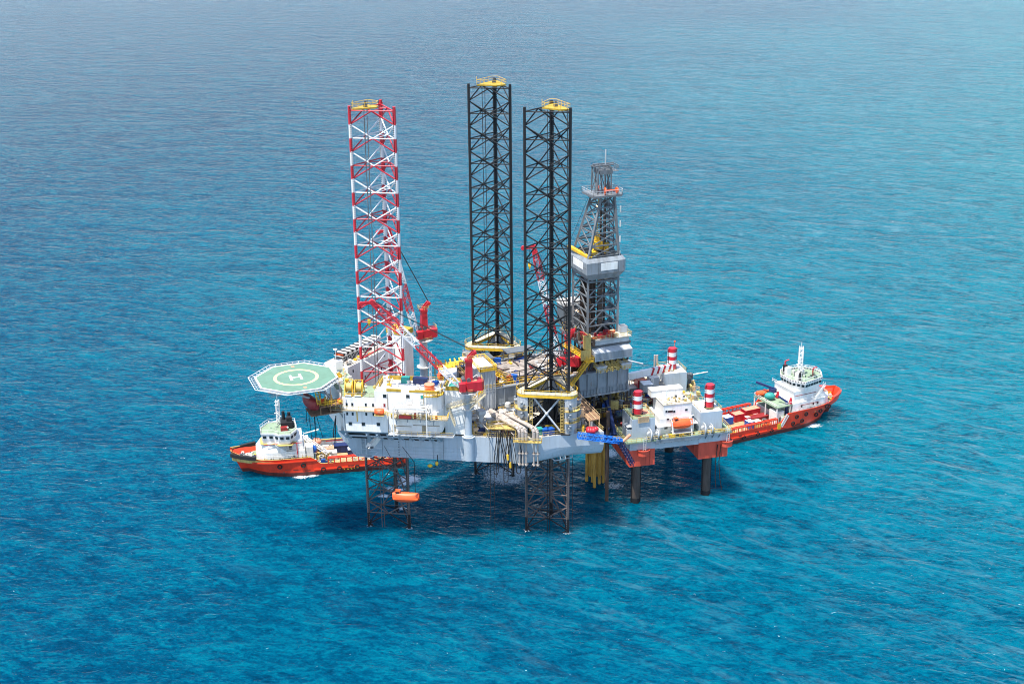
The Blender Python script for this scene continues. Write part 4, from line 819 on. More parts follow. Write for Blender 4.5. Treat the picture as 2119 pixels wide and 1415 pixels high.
# pipe rack with stacked tubulars between the girders
b = MB(); rnd = random.Random(9)
for i in range(26): v = -5.5+.42*i; b.cyl(R.w(31+rnd.uniform(-1, 1), v, 37.4+rnd.uniform(0, .5)), R.w(45+rnd.uniform(-1.5, 1), v, 37.4+rnd.uniform(0, .5)), .17, 6)
part('drill_pipe', b, M_STEEL, cn)
b = MB()
for u in (30, 34, 38, 42, 46):
    b.bar(R.w(u, -6, 37.0), R.w(u, 6, 37.0), .4, .5)
    for v in (-6, 6): b.bar(R.w(u, v, 36), R.w(u, v, 39), .3)
part('rack_beam', b, M_DRK, cn)
cl = clutter(R, 23, 47, -8, 8, 35.95, 120, PAL, 1.9, 1.3, 31); put(cn, cl, PAL)
b = MB()
for (p, q, z, h) in (((24.5, 5.0), (31.5, 9.5), 39.2, .25), ((35, 4.5), (43, 8.5), 40.0, .3)): b.box(R, p[0], q[0], p[1], q[1], z, z+h); [b.bar(R.w(u, v, 35.9), R.w(u, v, z), .2) for u in (p[0]+.3, q[0]-.3) for v in (p[1]+.3, q[1]-.3)]
part('shelter_roof', b, M_DRK, cn)
# big ribbed silo house at the inboard end
si = thing('mud_house', R.w(22, -4, 30), 'tall pale ribbed mud house with yellow top walkway beside the front crane', 'deck house')
s0 = R.z(992, 768, 41); b = MB(); su0, su1, sv0, sv1 = 17.8, 22.6, -10.2, -1.5
A_ = R.v(1026, 835, -9.6); U1 = A_[0]; U0 = R.v(996, 835, -9.6)[0]; b.box(R, U0, U1, -9.6, -1, 31.5, 42.0); part('walls', b, M_LGREY, si)
b = MB(); 
for k in range(5): u = U0+.1+(U1-U0-.2)*k/4; b.box(R, u-.08, u+.08, -9.75, -9.58, 31.5, 42)
b.box(R, U0, U1, -9.7, -9.58, 36.3, 36.45); part('ribs', b, M_LGREY, si)
b = MB(); b.box(R, U0-.3, U1+.3, -10, -8.6, 42, 42.15); b.rail([R.w(u, v, 42.1) for u, v in ((U0-.3, -10), (U1+.3, -10), (U1+.3, -1), (U0-.3, -1))], 1.2, 1, .1, 0, True); b.box(R, U0-.3, U1+.3, -10.02, -9.95, 42.1, 42.9); part('top_walkway', b, M_YEL, si)
b = MB(); b.prism([tuple(R.w(u, v)[:2]) for u, v in ((U0-1, -7.5), (U1, -7.8), (U1, -1), (U0-1.5, 1.5))], 42.2, 42.5); part('roof_sheet', b, M_WHITE, si)
# drill floor package
dr = thing('derrick', R.w(58.3, 0, 37), 'tall grey derrick tower with a plate-walled monkey board box bearing blank white panels', 'derrick')
b = MB(); b.box(R, 51.5, 64.6, -8.6, 8, 43.3, 44.0); part('drill_floor', b, M_DRK, dr)
b = MB()
for u in (52.2, 56, 60, 63.9):
    for v in (-8.2, -3, 3, 7.6): b.bar(R.w(u, v, 36.0), R.w(u, v, 43.3), .5)
for v in (-8.2, 7.6):
    for u in (52.2, 56, 60): b.bar(R.w(u, v, 36.3), R.w(u+3.9, v, 43.0), .3)
part('substructure', b, M_DGREY, dr)
b = MB(); z0, z1 = 40.6, 45.6                      # two-slope doghouse wall facing the camera
pr = [(-8.6, 45.3), (-8.6, 43.2), (-10.6, 42.6), (-10.6, 40.3), (-8.4, 39.8), (-8.4, 45.3)]
vs = [R.w(u, v, z) for u in (53.3, 64.1) for v, z in pr]; k = len(pr); b.add(vs, [(i, (i+1) % k, k+(i+1) % k, k+i) for i in range(k)]+[list(range(k))[::-1], [k+i for i in range(k)]]); 
b.box(R, 53.3, 64.1, -8.4, -5.0, 42, 45.25); part('doghouse', b, M_LGREY, dr)
b = MB(); b.box(R, 53.6, 63.9, -10.64, -10.6, 40.5, 42.4); part('doghouse_band', b, M_GREY, dr)
b = MB(); b.box(R, 53.0, 64.6, -9.1, -4.5, 45.3, 45.5); q = part('doghouse_roof', b, M_DECK, dr)
b = MB(); b.rail([R.w(53, -4.5, 45.5), R.w(53, -9.1, 45.5), R.w(64.6, -9.1, 45.5), R.w(64.6, -4.5, 45.5)], 1.1, 1.3, .06); part('roof_railing', b, M_YELD, q)
b = MB(); b.box(R, 51.3, 52.9, -8.9, -7.5, 43.3, 46.8); b.box(R, 50, 52.9, -9.2, -8.9, 40.6, 43.3); part('yellow_screen', b, M_YELD, dr)
cl = clutter(R, 54, 61, -8.6, -5, 45.5, 16, [M_RED, M_ORG, M_TAN, M_REDD], 1.3, .9, 41); put(dr, cl, [M_RED, M_ORG, M_TAN, M_REDD], ['red_winch', 'hydraulic_unit', 'tool_box', 'pipe_handler'])
cl = clutter(R, 51.8, 64, -8, 7, 36.0, 90, [M_YELD, M_RUSTD, M_DGREY, M_DRK, M_YEL], 3.0, 1.2, 42); put(dr, cl, [M_YELD, M_RUSTD, M_DGREY, M_DRK, M_YEL], ['yellow_handrail', 'mud_pipe', 'bop_frame', 'ladder_run', 'hoist_frame'])
b = MB()
for u, w in ((55.5, 1.4), (62.6, 1.5)): b.prism([tuple(R.w(u+x*w, -9.6+y)[:2]) for x, y in ((-.6, -.6), (.6, -.6), (.6, .8), (-.6, .8))], 36.8, 38.6, top=[tuple(R.w(u+x*w*1.8, -9.6+y*1.6)[:2]) for x, y in ((-.6, -.6), (.6, -.6), (.6, .8), (-.6, .8))])
part('hopper', b, M_LGREY, dr)
b = MB()
for k in range(6): u = 53.8+k*1.7; b.stair(R.w(u, -9.0, 38.6), R.w(u+1.6, -10.2, 36.9), .7); b.rail([R.w(u, -10.4, 37.0), R.w(u+1.4, -10.4, 37.0)], 1.0, .7, .08)
part('yellow_handrail', b, M_YELD, dr)
b = MB(); b.cyl(R.w(62.8, -10.6, 39.4), R.w(66.5, -12.2, 38.4), .2, 8); b.truss(R.w(64.1, -9.5, 36.9), R.w(64.1, -9.5, 40.3), .9, .9, 4, .06, up=Vector((0, 1, 0))); part('discharge_pipe', b, M_LGREY, dr)
# tower
mo = [M_GREY, M_DGREY]
b = MB(); fl = {}
uA, uB, vA, vB = 53.9, 62.6, -4.6, 4.6
lv = [44, 48, 52, 56, 60.2]
def tower_corners(z):
    if z <= 66.2: return [(uA, vA), (uB, vA), (uB, vB), (uA, vB)]
    k = (z-66.2)/(82-66.2); a = uA+(58.3-uA)*k; c = uB-.6*k; return [(a, vA+(vA*-.42)*k), (c, vA+(vA*-.42)*k), (c, vB-(vB*.42)*k), (a, vB-(vB*.42)*k)]
levels = [44, 48, 52, 56, 60, 63, 66.2, 69.4, 72.6, 75.8, 79, 82]
for z0, z1 in zip(levels, levels[1:]):
    A_, B_ = tower_corners(z0), tower_corners(z1)
    for k in range(4):
        l = (k+1) % 4; b.bar(R.w(*A_[k], z0), R.w(*B_[k], z1), .55, .55); b.bar(R.w(*B_[k], z1), R.w(*B_[l], z1), .28, .34)
        mA = ((A_[k][0]+A_[l][0])/2, (A_[k][1]+A_[l][1])/2); mB = ((B_[k][0]+B_[l][0])/2, (B_[k][1]+B_[l][1])/2)
        if z0 < 60: b.bar(R.w(*A_[k], z0), R.w(*mB, z1), .3); b.bar(R.w(*A_[l], z0), R.w(*mB, z1), .3); b.bar(R.w(*A_[k], (z0+z1)/2), R.w(*A_[l], (z0+z1)/2), .14)
        else: b.bar(R.w(*A_[k], z0), R.w(*B_[l], z1), .24); b.bar(R.w(*A_[l], z0), R.w(*B_[k], z1), .24)
part('tower_frame', b, M_TOWER, dr)
b = MB()                                          # ladder cage and pipes running up the right-hand corner
for z in range(45, 81): b.bar(R.w(61.5-.04*max(0, z-66), -3.4+.1*max(0, z-66), z), R.w(61.5, -2.5+.1*max(0, z-66), z), .1)
b.bar(R.w(61.5, -3.4, 44), R.w(60.9, -1.9, 81.5), .16); b.bar(R.w(61.5, -2.5, 44), R.w(60.9, -1.0, 81.5), .16); b.cyl(R.w(62.2, -4.1, 44), R.w(61.8, -2.3, 81), .13, 6)
part('ladder', b, M_DRK, dr)
b = MB()
for k in range(9): b.box(R.sub(62.75, -4.75, 0), -.16, .16, -.12, -.04, 46+4*k, 47.6+4*k)
part('light_strip', b, M_WHITEW, dr)
b = MB()                                          # dark setback of stood drill pipe, guide rails and standpipes
for i in range(5):
    for j in range(3): b.cyl(R.w(55.0+i*.4, -3.2+j*.5, 44), R.w(55.2+i*.4, -3.0+j*.5, 63.5), .14, 6)
for i in range(5):
    for j in range(3): b.cyl(R.w(55.0+i*.4, 1.6+j*.5, 44), R.w(55.2+i*.4, 1.4+j*.5, 63.5), .14, 6)
for v in (-1.3, 1.3): b.box(R, 60.0, 60.4, v-.2, v+.2, 44, 81)
b.box(R, 57.2, 58.4, -3.8, -3.3, 44, 60)
part('stood_drill_pipe', b, M_RUSTD, dr)
b = MB(); b.box(R, 57.4, 59.6, -1.2, 1.2, 67.4, 69.6); b.box(R, 58, 59, -.6, .6, 69.6, 71.8); b.bar(R.w(55, -3.4, 67.2), R.w(57.6, -1, 68.2), .4); b.cyl(R.w(58.5, 0, 71.8), R.w(58.8, 0, 81.5), .1, 5)
b.bar(R.w(52.9, 5.6, 67.3), R.w(54.2, -4.9, 66.6), .5, .7); b.bar(R.w(53.5, 5.4, 67.3), R.w(54.8, -4.9, 66.6), .3, .5); b.box(R, 55.6, 57.2, -3.6, -1.8, 66.4, 67.6); b.box(R, 60.0, 61.0, -2, -1, 66.4, 69.3); part('travelling_block', b, M_YEL, dr)
# wind wall box: hollow, chamfered skirt, corners cut
def wbp(x0, x1, y0, y1, c=1.0): return [(x0, y0), (x1-c*.8, y0), (x1, y0+c), (x1, y1), (x0, y1)]
o1 = wbp(52.9, 64.4, -6.0, 6.0); o0 = wbp(54.0, 62.8, -4.7, 4.7, .4); i1 = wbp(53.6, 63.6, -5.2, 5.2, .8)
b = MB()
def ring_between(b, A_, za, B_, zb_):
    n = len(A_); b.add([R.w(x, y, za) for x, y in A_]+[R.w(x, y, zb_) for x, y in B_], [(i, (i+1) % n, n+(i+1) % n, n+i) for i in range(n)])
tp = {0: 67.2, 1: 65.4, 2: 65.4, 3: 65.4, 4: 67.2}
ring_between(b, o0, 60.6, o1, 62.4)
n = 5; b.add([R.w(x, y, 62.4) for x, y in o1]+[R.w(x, y, 65.5) for x, y in o1], [(i, (i+1) % n, n+(i+1) % n, n+i) for i in range(n)])
ring_between(b, o1, 65.5, [(x*.0+a, c) for (a, c), x in zip(i1, (0,)*5)], 66.5); ring_between(b, i1, 66.5, i1, 62); part('wind_wall', b, M_GREY, dr)
b = MB(); b.box(R, 52.87, 52.9, -5.9, 5.9, 64.0, 64.06); b.box(R, 53.2, 63.4, -6.03, -6.0, 62.4, 62.46)
for v in (-3, 0, 3): b.box(R, 52.87, 52.9, v, v+.06, 62.4, 65.5)
b.box(R, 56.2, 56.26, -6.03, -6.0, 62.4, 65.5); b.box(R, 61.9, 61.96, -6.03, -6.0, 62.4, 65.5); part('panel_seam', b, M_DGREY, dr)
b = MB(); b.box(R, 56.9, 61.6, -6.06, -6.0, 63.2, 65.2); part('blank_panel', b, M_WHITE, dr); b = MB(); b.box(R, 52.84, 52.9, -3.6, 2.4, 63.4, 65.3); part('blank_panel', b, M_WHITE, dr)
b = MB(); b.box(R, 53.9, 62.6, -4.9, -4.4, 66.5, 66.8); b.box(R, 53.9, 62.6, 4.4, 4.9, 66.5, 66.8); b.rail([R.w(54, -5, 66.8), R.w(62.6, -5, 66.8)], 1.0, 1.2, .05); part('racking_board', b, M_DRK, dr)
# water table platform and crown
b = MB(); b.prism([tuple(R.w(u, v)[:2]) for u, v in ((55.6, -3.8), (63.6, -3.8), (64.2, -3), (64.2, 3.4), (55.6, 3.4))], 81.8, 82.3); part('crown_platform', b, M_TOWER, dr)
b = MB(); b.rail([R.w(u, v, 82.3) for u, v in ((55.6, -3.8), (63.6, -3.8), (64.2, -3), (64.2, 3.4), (55.6, 3.4))], 1.2, .9, .06, 0, True); part('crown_railing', b, M_LGREY, dr)
b = MB()
for u in (57.6, 61.6):
    for v in (-1.8, 1.8): b.bar(R.w(u, v, 82.3), R.w(u+(.2 if u < 60 else -.2), v, 89.2), .3)
    b.bar(R.w(u, -1.8, 89), R.w(u, 1.8, 89), .25); b.bar(R.w(u, -1.8, 82.4), R.w(u, 1.8, 89), .16); b.bar(R.w(u, 1.8, 82.4), R.w(u, -1.8, 89), .16)
for v in (-1.8, 1.8):
    b.bar(R.w(57.4, v, 89), R.w(61.8, v, 89), .25); b.bar(R.w(57.6, v, 82.4), R.w(59.6, v, 89), .16); b.bar(R.w(61.6, v, 82.4), R.w(59.6, v, 89), .16); b.bar(R.w(59.6, v, 82.4), R.w(59.6, v, 89), .18)
for k in range(5): b.bar(R.w(57.4+k, -1.9, 89.2), R.w(57.4+k, 1.9, 89.2), .14)
b.rail([R.w(61.6, -1.8, 88), R.w(63.6, -1.8, 88.4), R.w(63.6, 1.6, 88.4), R.w(61.6, 1.8, 88)], 1.0, .6, .07); b.box(R, 61.6, 63.6, -1.8, 1.7, 87.9, 88.0)

for u in (57.9, 59.3, 60.4, 61.3): b.bar(R.w(u, -1.2, 82.3), R.w(u+.2, .9, 89), .26)
for u in (57.8, 61.4): b.bar(R.w(u, 0, 82.3), R.w(u, 0, 89), .26)
b.box(R, 58.2, 61.8, -1.9, 1.9, 87.4, 88.4); b.bar(R.w(57.0, -1.2, 89.5), R.w(62.6, -.6, 89.5), .3); b.bar(R.w(57.6, 1.2, 89.5), R.w(63.4, 1.0, 89.5), .3)
part('crown_frame', b, M_TOWER, dr)
b = MB(); b.cyl(R.w(60.6, 0, 89), R.w(60.7, 0, 93.4), .17, 6); part('antenna', b, M_LGREY, dr)
b = MB()
for u, v in ((59.2, -2.6), (60.2, -.4), (58.6, .3)): b.cyl(R.w(u, v, 83.2), R.w(u+.35, v-.1, 83.2), .9, 14)
b.cyl(R.w(62.4, -2.8, 83.2), R.w(62.8, -2.8, 83.2), .8, 14); b.cyl(R.w(59.5, -2.7, 83.3), R.w(62.4, -2.8, 83.2), .2, 8); part('crown_sheave', b, M_ORG, dr)
b = MB()
for z in (70.5, 74.5, 78.5, 57): b.ball(R.w(59.9-.05*(z-60), 1.2, z), .22)
b.ball(R.w(54.4, 3.0, 50), .35); part('floodlight', b, M_LAMP, dr)
b = MB(); b.tube([R.w(53.2, 6.0, 60), R.w(52.6, 5.5, 67), R.w(57.2, 2.4, 81)], .04, 4); b.cyl(R.w(52.4, 6, 62), R.w(52.2, 6, 45), .04, 4); part('guy_wire', b, M_BLK, dr)
b = MB(); b.box(R, 52.8, 58.5, 8.2, 12.5, 44, 49.8); bx = part('rear_wind_wall', b, M_DRK, dr); b = MB(); b.box(R, 52.7, 58.6, 8.1, 12.6, 49.8, 50.7); part('cream_roof', b, M_WHITEW, bx); b = MB(); b.rail([R.w(52.7, 8.1, 50.7), R.w(58.6, 8.1, 50.7), R.w(58.6, 12.6, 50.7), R.w(52.7, 12.6, 50.7)], 1, 1.2, .05, 0, True); part('roof_railing', b, M_LGREY, bx)
q = R.w(63.2, -5.9); b = MB(); 
f = R.sub(62.6, -6.6, 0)
for a in ((0, 2.0, 0, .1), (0, 2.0, 1.9, 2.0), (0, .1, 0, 2), (1.9, 2.0, 0, 2)): b.box(f, *a, 45.55, 47.4)
b.box(f, 0, 2, 0, 2, 45.5, 45.6); single('cargo_basket', b, M_LGREY, 'open grey cargo basket on the right corner of the drill floor roof', 'basket')
b = MB(); b.box(f, 1.4, 2.02, -.03, 0, 45.9, 46.9); 
# ---------------------------------------------------------------- wellhead: conductors, texas deck
wh = thing('wellhead_platform', R.w(59.5, .5, -3), 'rusty wellhead deck on a cluster of yellow-brown conductor pipes rising from the sea', 'wellhead platform')
k = 0
for x, y in ((1214, 995), (1222, 985), (1230, 1008), (1240, 1000), (1248, 998), (1244, 982), (1226, 997), (1236, 985), (1218, 982)):
    p = Zp(x, y, 0); b = MB(); b.cyl(Vector((p.x, p.y, -3)), Vector((p.x, p.y, 26)), .42, 12); part('conductor_pipe', b, M_COND, wh); k += 1
b = MB()
for z, e_ in ((19.5, 0), (24.2, .4)): b.box(R, 54.5-e_, 65+e_, -7.5, 8, z, z+.3)
for u in (54.8, 59.5, 64.6):
    for v in (-7.2, 7.6): b.bar(R.w(u, v, 19.6), R.w(u, v, 30.2), .4)
    b.bar(R.w(u, -7.2, 24.4), R.w(u, 7.6, 30), .25)
part('deck_frame', b, M_RUSTD, wh)
cl = clutter(R, 54.6, 64.8, -7.4, 7.8, 24.5, 90, [M_RUSTD, M_DGREY, M_YELD, M_LGREY, M_BLUE, M_RUSTD], 3.4, 1.3, 51); put(wh, cl, [M_RUSTD, M_DGREY, M_YELD, M_LGREY, M_BLUE, M_RUSTD], ['christmas_tree_valve', 'riser_spool', 'handrail', 'flowline', 'control_panel', 'support_frame'])
b = MB(); b.rail([R.w(u, v, 24.5) for u, v in ((54.1, -7.6), (65.3, -7.6), (65.3, 8), (54.1, 8))], 1.1, 1.2, .06, 0, True); part('deck_railing', b, M_YELD, wh)
b = MB()
for k in range(5): b.cyl(R.w(56.5+k*.8, 1, 24.5), R.w(56.5+k*.8, 1, 35), .22, 8)
part('riser', b, M_LGREY, wh)
b = MB(); p = Zp(1257, 930, 15); b.cyl(Vector((p.x, p.y, -3)), Vector((p.x, p.y, 26)), .5, 10)
part('caisson', b, M_RUSTD, wh)
# brown grating catwalk from the near jack house down to the stern, with rig gear beneath
cw = thing('catwalk', Zp(1215, 850, 32), 'brown grating catwalk with pipe rails sloping down to the stern by the near black leg', 'catwalk')
p0 = R.w(45.3, -13.0, 33.2); p1 = R.w(46.6, -24.5, 30.6); b = MB()
e1 = (p1-p0).normalized(); sd_ = Vector((-e1.y, e1.x, 0)); 
b.add([p0-sd_*1.7, p1-sd_*1.7, p1+sd_*1.7, p0+sd_*1.7]+[v-Vector((0, 0, .2)) for v in (p0-sd_*1.7, p1-sd_*1.7, p1+sd_*1.7, p0+sd_*1.7)], [(0, 1, 2, 3), (7, 6, 5, 4), (0, 4, 5, 1), (1, 5, 6, 2), (2, 6, 7, 3), (3, 7, 4, 0)]); part('grating', b, M_BDECK, cw)
b = MB()
for k in (-1.7, -.6, .6, 1.7): b.bar(p0+sd_*k+Vector((0, 0, .15)), p1+sd_*k+Vector((0, 0, .15)), .12)
for k in (-1.7, 1.7): b.rail([p0+sd_*k, p1+sd_*k], 1.1, 1.3, .05)
for q in (p0, p0.lerp(p1, .5), p1):
    for k in (-1.5, 1.5): b.bar(Vector((q.x, q.y, DK))+sd_*k, q+sd_*k, .2)
part('rails', b, M_TAN, cw)
solid('tool_cabin', lambda b: b.box(R, 43.0, 44.6, -22.6, -20.6, 31.0, 33.2), M_TAN, 'tan cabin box standing at the lower end of the brown catwalk', 'cabin')
b = MB()
for k in range(7): b.ball(Zp(1218+5*(k % 4), 888+3*(k//4), 29.3), .75, 0, 10, 6)
single('buoy_cluster', b, M_RED, 'bright red rounded buoys heaped on the stern deck corner', 'buoys')
# ---------------------------------------------------------------- blue folding gangway to the small platform
gw = thing('blue_gangway', Zp(1195, 898, 28.6), 'blue lattice gangway from the stern corner dropping to the small platform leg', 'gangway')
g0 = Zp(1196, 897, 28.9)-Vector((0, 1.2, 0)); d_ = ray(1281, 911); tt = 315.2/d_.y; g1 = Vector((d_.x*tt, d_.y*tt, CAMZ+d_.z*tt)); d_ = ray(1309, 960); tt = 328.2/d_.y; g2 = Vector((d_.x*tt, d_.y*tt, CAMZ+d_.z*tt))
b = MB(); b.truss(g0, g1, 1.2, 1.3, 16, .1, rb=.065); b.bar(g0+(g1-g0)*.02-Vector((0, 0, .5)), g1-Vector((0, 0, .5)), .8, .1); part('upper_span', b, M_GANG, gw)
b = MB(); b.truss(g1, g2, .9, 1.0, 16, .1, rb=.07); part('lower_span', b, M_NAVY, gw)
b = MB(); b.bar(g1+Vector((-1.4, 0, .2)), g1+Vector((.9, 0, .1)), 1.8, .25); b.bar(g1+Vector((-.3, 0, -.6)), g1+Vector((.5, .2, .6)), .8); part('hinge_platform', b, M_GANG, gw)
b = MB(); b.rail([g1+Vector((-1.6, -.8, .4)), g1+Vector((.9, -.8, .4))], 1, .8, .07); part('hinge_railing', b, M_YELD, gw)
d_ = ray(1283, 917); b = MB(); e_ = g1+Vector((1.0, .2, -.3)); b.cyl(e_, e_+Vector((1.9, .6, 1.5)), .4, 10); part('orange_ram', b, M_SALMON, gw)
b = MB(); b.bar(Zp(1268, 900, 24), Zp(1277, 850, 28)+Vector((0, 0, 3)), 1.0, 1.2); 
# ---------------------------------------------------------------- loose deck things
def vent(p, h, r, head, label, kind='square', grp='ventilator cowls on the near deck'):
    t = thing('ventilator', p, label, 'ventilator', grp); b = MB(); f = Fr(p.x, p.y, 22)
    if kind == 'square':
        b.cyl(p, p+Vector((0, 0, h)), r, 14); part('trunk', b, M_LGREY, t); b = MB(); z = p.z+h
        b.prism([tuple(f.w(x*r*.9, y*r*.9)[:2]) for x, y in ((-1, -1), (1, -1), (1, 1), (-1, 1))], z-.1, z+.8, top=[tuple(f.w(x*r*1.5, y*r*1.5)[:2]) for x, y in ((-1, -1), (1, -1), (1, 1), (-1, 1))]); b.box(f, -r*1.5, r*1.5, -r*1.5, r*1.5, z+.8, z+1.6); part('cowl', b, M_LGREY, t)
    else:
        b.cyl(p, p+Vector((0, 0, h)), r, 14); part('trunk', b, M_LGREY, t); b = MB(); z = p.z+h; b.cyl(p+Vector((0, 0, h)), p+Vector((0, 0, h+.9)), r*1.45, 18); b.ball(p+Vector((0, 0, h+.85)), r*1.42, 0, 16, 6, (1, 1, .35)); part('cowl', b, M_WHITEW, t)
vent(Zp(996, 893, DK), 4.2, .62, 0, 'grey ventilator with flared square head nearest the deck edge')
vent(Zp(1001, 862, DK+.5)-Vector((0, 0, .5)), 5.2, .5, 0, 'tall grey square-headed ventilator standing behind the white skips')
vent(Zp(1038, 884, DK), 3.4, .42, 0, 'white round-capped ventilator beside the hose station', 'round')
vent(Zp(1051, 872, DK), 4.2, .48, 0, 'taller white round-capped ventilator behind the hose station', 'round')
vent(Zp(1060, 838, 30), 4.6, .5, 0, 'round-capped ventilator tucked against the near jacking house', 'round')
def skip(px, py, L, w, h, m, mt, label, deg=-30, lift=0): 
    q = R.loc(Zp(px, py, DK+h*.5)); container(R, q[0], q[1], DK+.1+lift, L, w, h, m, label, deg, roof=mt, group='containers and boxes on the rig deck')
skip(985, 872, 3.6, 3.0, 2.7, M_WHITEW, M_WHITE, 'white container with a blue base left of the big white skip', 0)
skip(1009, 868, 3.0, 5.4, 2.8, M_WHITE, M_WHITE, 'big white container lying lengthwise behind the hose station', 8)
skip(1045, 862, 2.6, 3.4, 2.6, M_WHITEW, M_WHITE, 'small white container behind the silver seawater pipes', 0)
skip(1128, 893, 1.8, 1.4, 1.5, M_BLUE, M_BLUE, 'left of two small blue boxes at the foot of the near jacking house', 10)
skip(1139, 892, 1.6, 1.4, 1.5, M_BLUE, M_BLUE, 'right of two small blue boxes at the foot of the near jacking house', 10)
skip(1112, 893, 2.6, 1.6, 1.6, M_TEAL, M_TEAL, 'teal sheeted crate under the bent seawater pipes', 0)
skip(1146, 884, 4.6, .5, 1.5, M_YELG, M_YELG, 'ochre panel stored against the near jack house foot', 0)
skip(930, 862, 2.2, 1.8, 1.6, M_BLUE, M_WHITE, 'blue bin with white lid among pipes right of the accommodation', 0)
skip(926, 884, 1.5, 1.2, 1.6, M_YEL, M_YEL, 'small yellow cabinet at the deck edge left of the front crane', 0)
skip(960, 825, 3.2, 2.0, 3.4, M_WHITE, M_WHITE, 'white control cabin between accommodation and front crane', 20)
skip(1040, 752, 3.2, 2.0, 1.8, M_NAVY, M_TEAL, 'navy blue bin by the long yellow stairway', 50, 6)
skip(1054, 772, 3.0, 2.2, 1.9, M_BLUE, M_BLUE, 'bright blue bin lower down beside the long yellow stairway', 50, 6)
q = Zp(987, 885, DK+.6); solid('buoy', lambda b: (b.ball(q, .7, 0, 12, 8, (1, .7, 1.2)), b.box(Fr(q.x, q.y, 0), -.4, .4, -.3, .3, DK, DK+.4)), M_ORG, 'orange marker float on the deck edge right of the front crane column', 'float')
q = Zp(912, 778, 33)
lifeboat(Vector((q.x, q.y, 32)), 100, 3.2, 1.8, 2.2, 'upright orange rescue craft on deck between accommodation and rear cranes', cabin=False)
b = MB(); f = R.sub(*R.loc(Zp(940, 752, 32))[:2], 0)
b.box(f, -5.5, 5.5, -2.2, 2.2, 31.6, 31.8)
for k in range(9): b.bar(f.w(-5.4+k*1.35, -2.1, 31.9), f.w(-4.6+k*1.35, 2.1, 32.6), .35)
for x in (-5, 0, 5):
    for y in (-2, 2): b.bar(f.w(x, y, DK), f.w(x, y, 31.6), .3)
single('yellow_pipe_deck', b, M_YEL, 'yellow staging with slanted frames on the far deck behind the front crane', 'staging')
# yellow floats hanging from the hull
t = thing('tow_float', W.w(*W.v(895, 964, -1.5)), 'string of two yellow floats dangling below the hull edge', 'float'); o_ = OFF[t]
b = MB(); b.tube([o_+Vector((1.3, 0, 3)), o_+Vector((1.3, 0, 1)), o_+Vector((.6, 0, -.3)), o_+Vector((-.6, 0, 0))], .1, 6); part('line', b, M_BLK, t)
b = MB(); b.ball(o_+Vector((-.6, 0, .1)), .5, 0, 10, 6, (1.3, 1, .9)); part('float', b, M_YEL, t); b = MB(); b.ball(o_+Vector((1.1, 0, .7)), .45, 0, 10, 6, (.9, 1, 1.4)); part('float', b, M_YEL, t)
for i, (x, y, x2, y2, lab) in enumerate(((1185, 940, 1183, 1030, 'thin black line hanging from the stern corner to the sea'), (1022, 960, 1024, 1060, 'thin black hose trailing into the sea below the hose station'))):
    k = Zp(x, y, 22); k.y += .5; b = MB(); b.tube([k, k+Vector((.1, 0, -11)), k+Vector((.0, 0, -22.3))], .06, 5); single('hanging_line', b, M_BLK, lab, 'rope')
# ---------------------------------------------------------------- dense mid-deck gear
put(rig, clutter(R, 13, 21, -16.5, -11, DK, 70, PAL, 2.6, .9, 103, keep=inhull), PAL)
b = MB(); rnd = random.Random(5)                   # open white stagings between accommodation and front crane
for (u0, u1, v0, v1, z) in ((9.5, 13.8, -9.5, -5.5, 33.5), (12.5, 16.5, -6.5, -3, 36), (14.5, 17.5, -12.5, -9, 34.6)):
    for u in (u0, (u0+u1)/2, u1):
        for v in (v0, v1): b.bar(R.w(u, v, DK), R.w(u, v, z+1.1), .14)
    for k in range(7): v = v0+(v1-v0)*k/6; b.bar(R.w(u0, v, z), R.w(u1, v, z), .12)
    for v in (v0, v1): b.bar(R.w(u0, v, DK+.3), R.w(u1, v, z), .12); b.bar(R.w(u1, v, DK+.3), R.w(u0, v, z), .12)
    b.bar(R.w(u0, v0, z+1.1), R.w(u1, v0, z+1.1), .1); b.bar(R.w(u1, v0, z+1.1), R.w(u1, v1, z+1.1), .1)
part('white_staging', b, M_WHITE, rig)
b = MB(); b.truss(R.w(19.0, -11.5, DK), R.w(19.0, -11.5, 42), 2.4, 2.4, 8, .12, up=Vector((0, 1, 0)), rb=.1); part('service_tower', b, M_WHITEW, rig)
b = MB(); b.box(R, 17.2, 17.5, -12.8, -10.2, 31, 39); part('blue_banner', b, M_BLUE, rig)
b = MB()
for k in range(26):
    u = rnd.uniform(12, 46); v = rnd.uniform(-22, -9.5)*(.55+.45*min(1, (u+6)/30)); z = rnd.uniform(29.5, 31.5); l_ = rnd.uniform(3, 8); a = rnd.choice((0, 90, -30))
    if not inhull(u, v): continue
    f = R.sub(u, v, a); b.cyl(f.w(-l_/2, 0, z), f.w(l_/2, 0, z), rnd.uniform(.09, .22), 7); b.bar(f.w(-l_/2, 0, DK), f.w(-l_/2, 0, z), .1); b.bar(f.w(l_/2, 0, DK), f.w(l_/2, 0, z), .1)
part('deck_pipeline', b, M_STEEL, rig)
b = MB()
for k in range(20):
    u = rnd.uniform(23, 46); v = rnd.uniform(-8, 8); l_ = rnd.uniform(2, 9); f = R.sub(u, v, rnd.choice((0, 0, 90, 20))); z = rnd.uniform(36.6, 38.8); b.cyl(f.w(-l_/2, 0, z), f.w(l_/2, 0, z), rnd.uniform(.12, .3), 7); b.bar(f.w(0, 0, 36), f.w(0, 0, z), .14)
part('mud_line', b, M_RUSTD, cn)
put(cn, clutter(R, 23, 50, -8.4, 8.4, 36.0, 190, PAL, 2.6, 1.0, 104), PAL)
put(dr, clutter(R, 51.8, 54, -9, 7, 44.0, 50, [M_RUSTD, M_REDD, M_YELD, M_DGREY], 2.4, .8, 105), [M_RUSTD, M_REDD, M_YELD, M_DGREY], ['mud_manifold', 'red_tank', 'yellow_handrail', 'drawworks_part'])
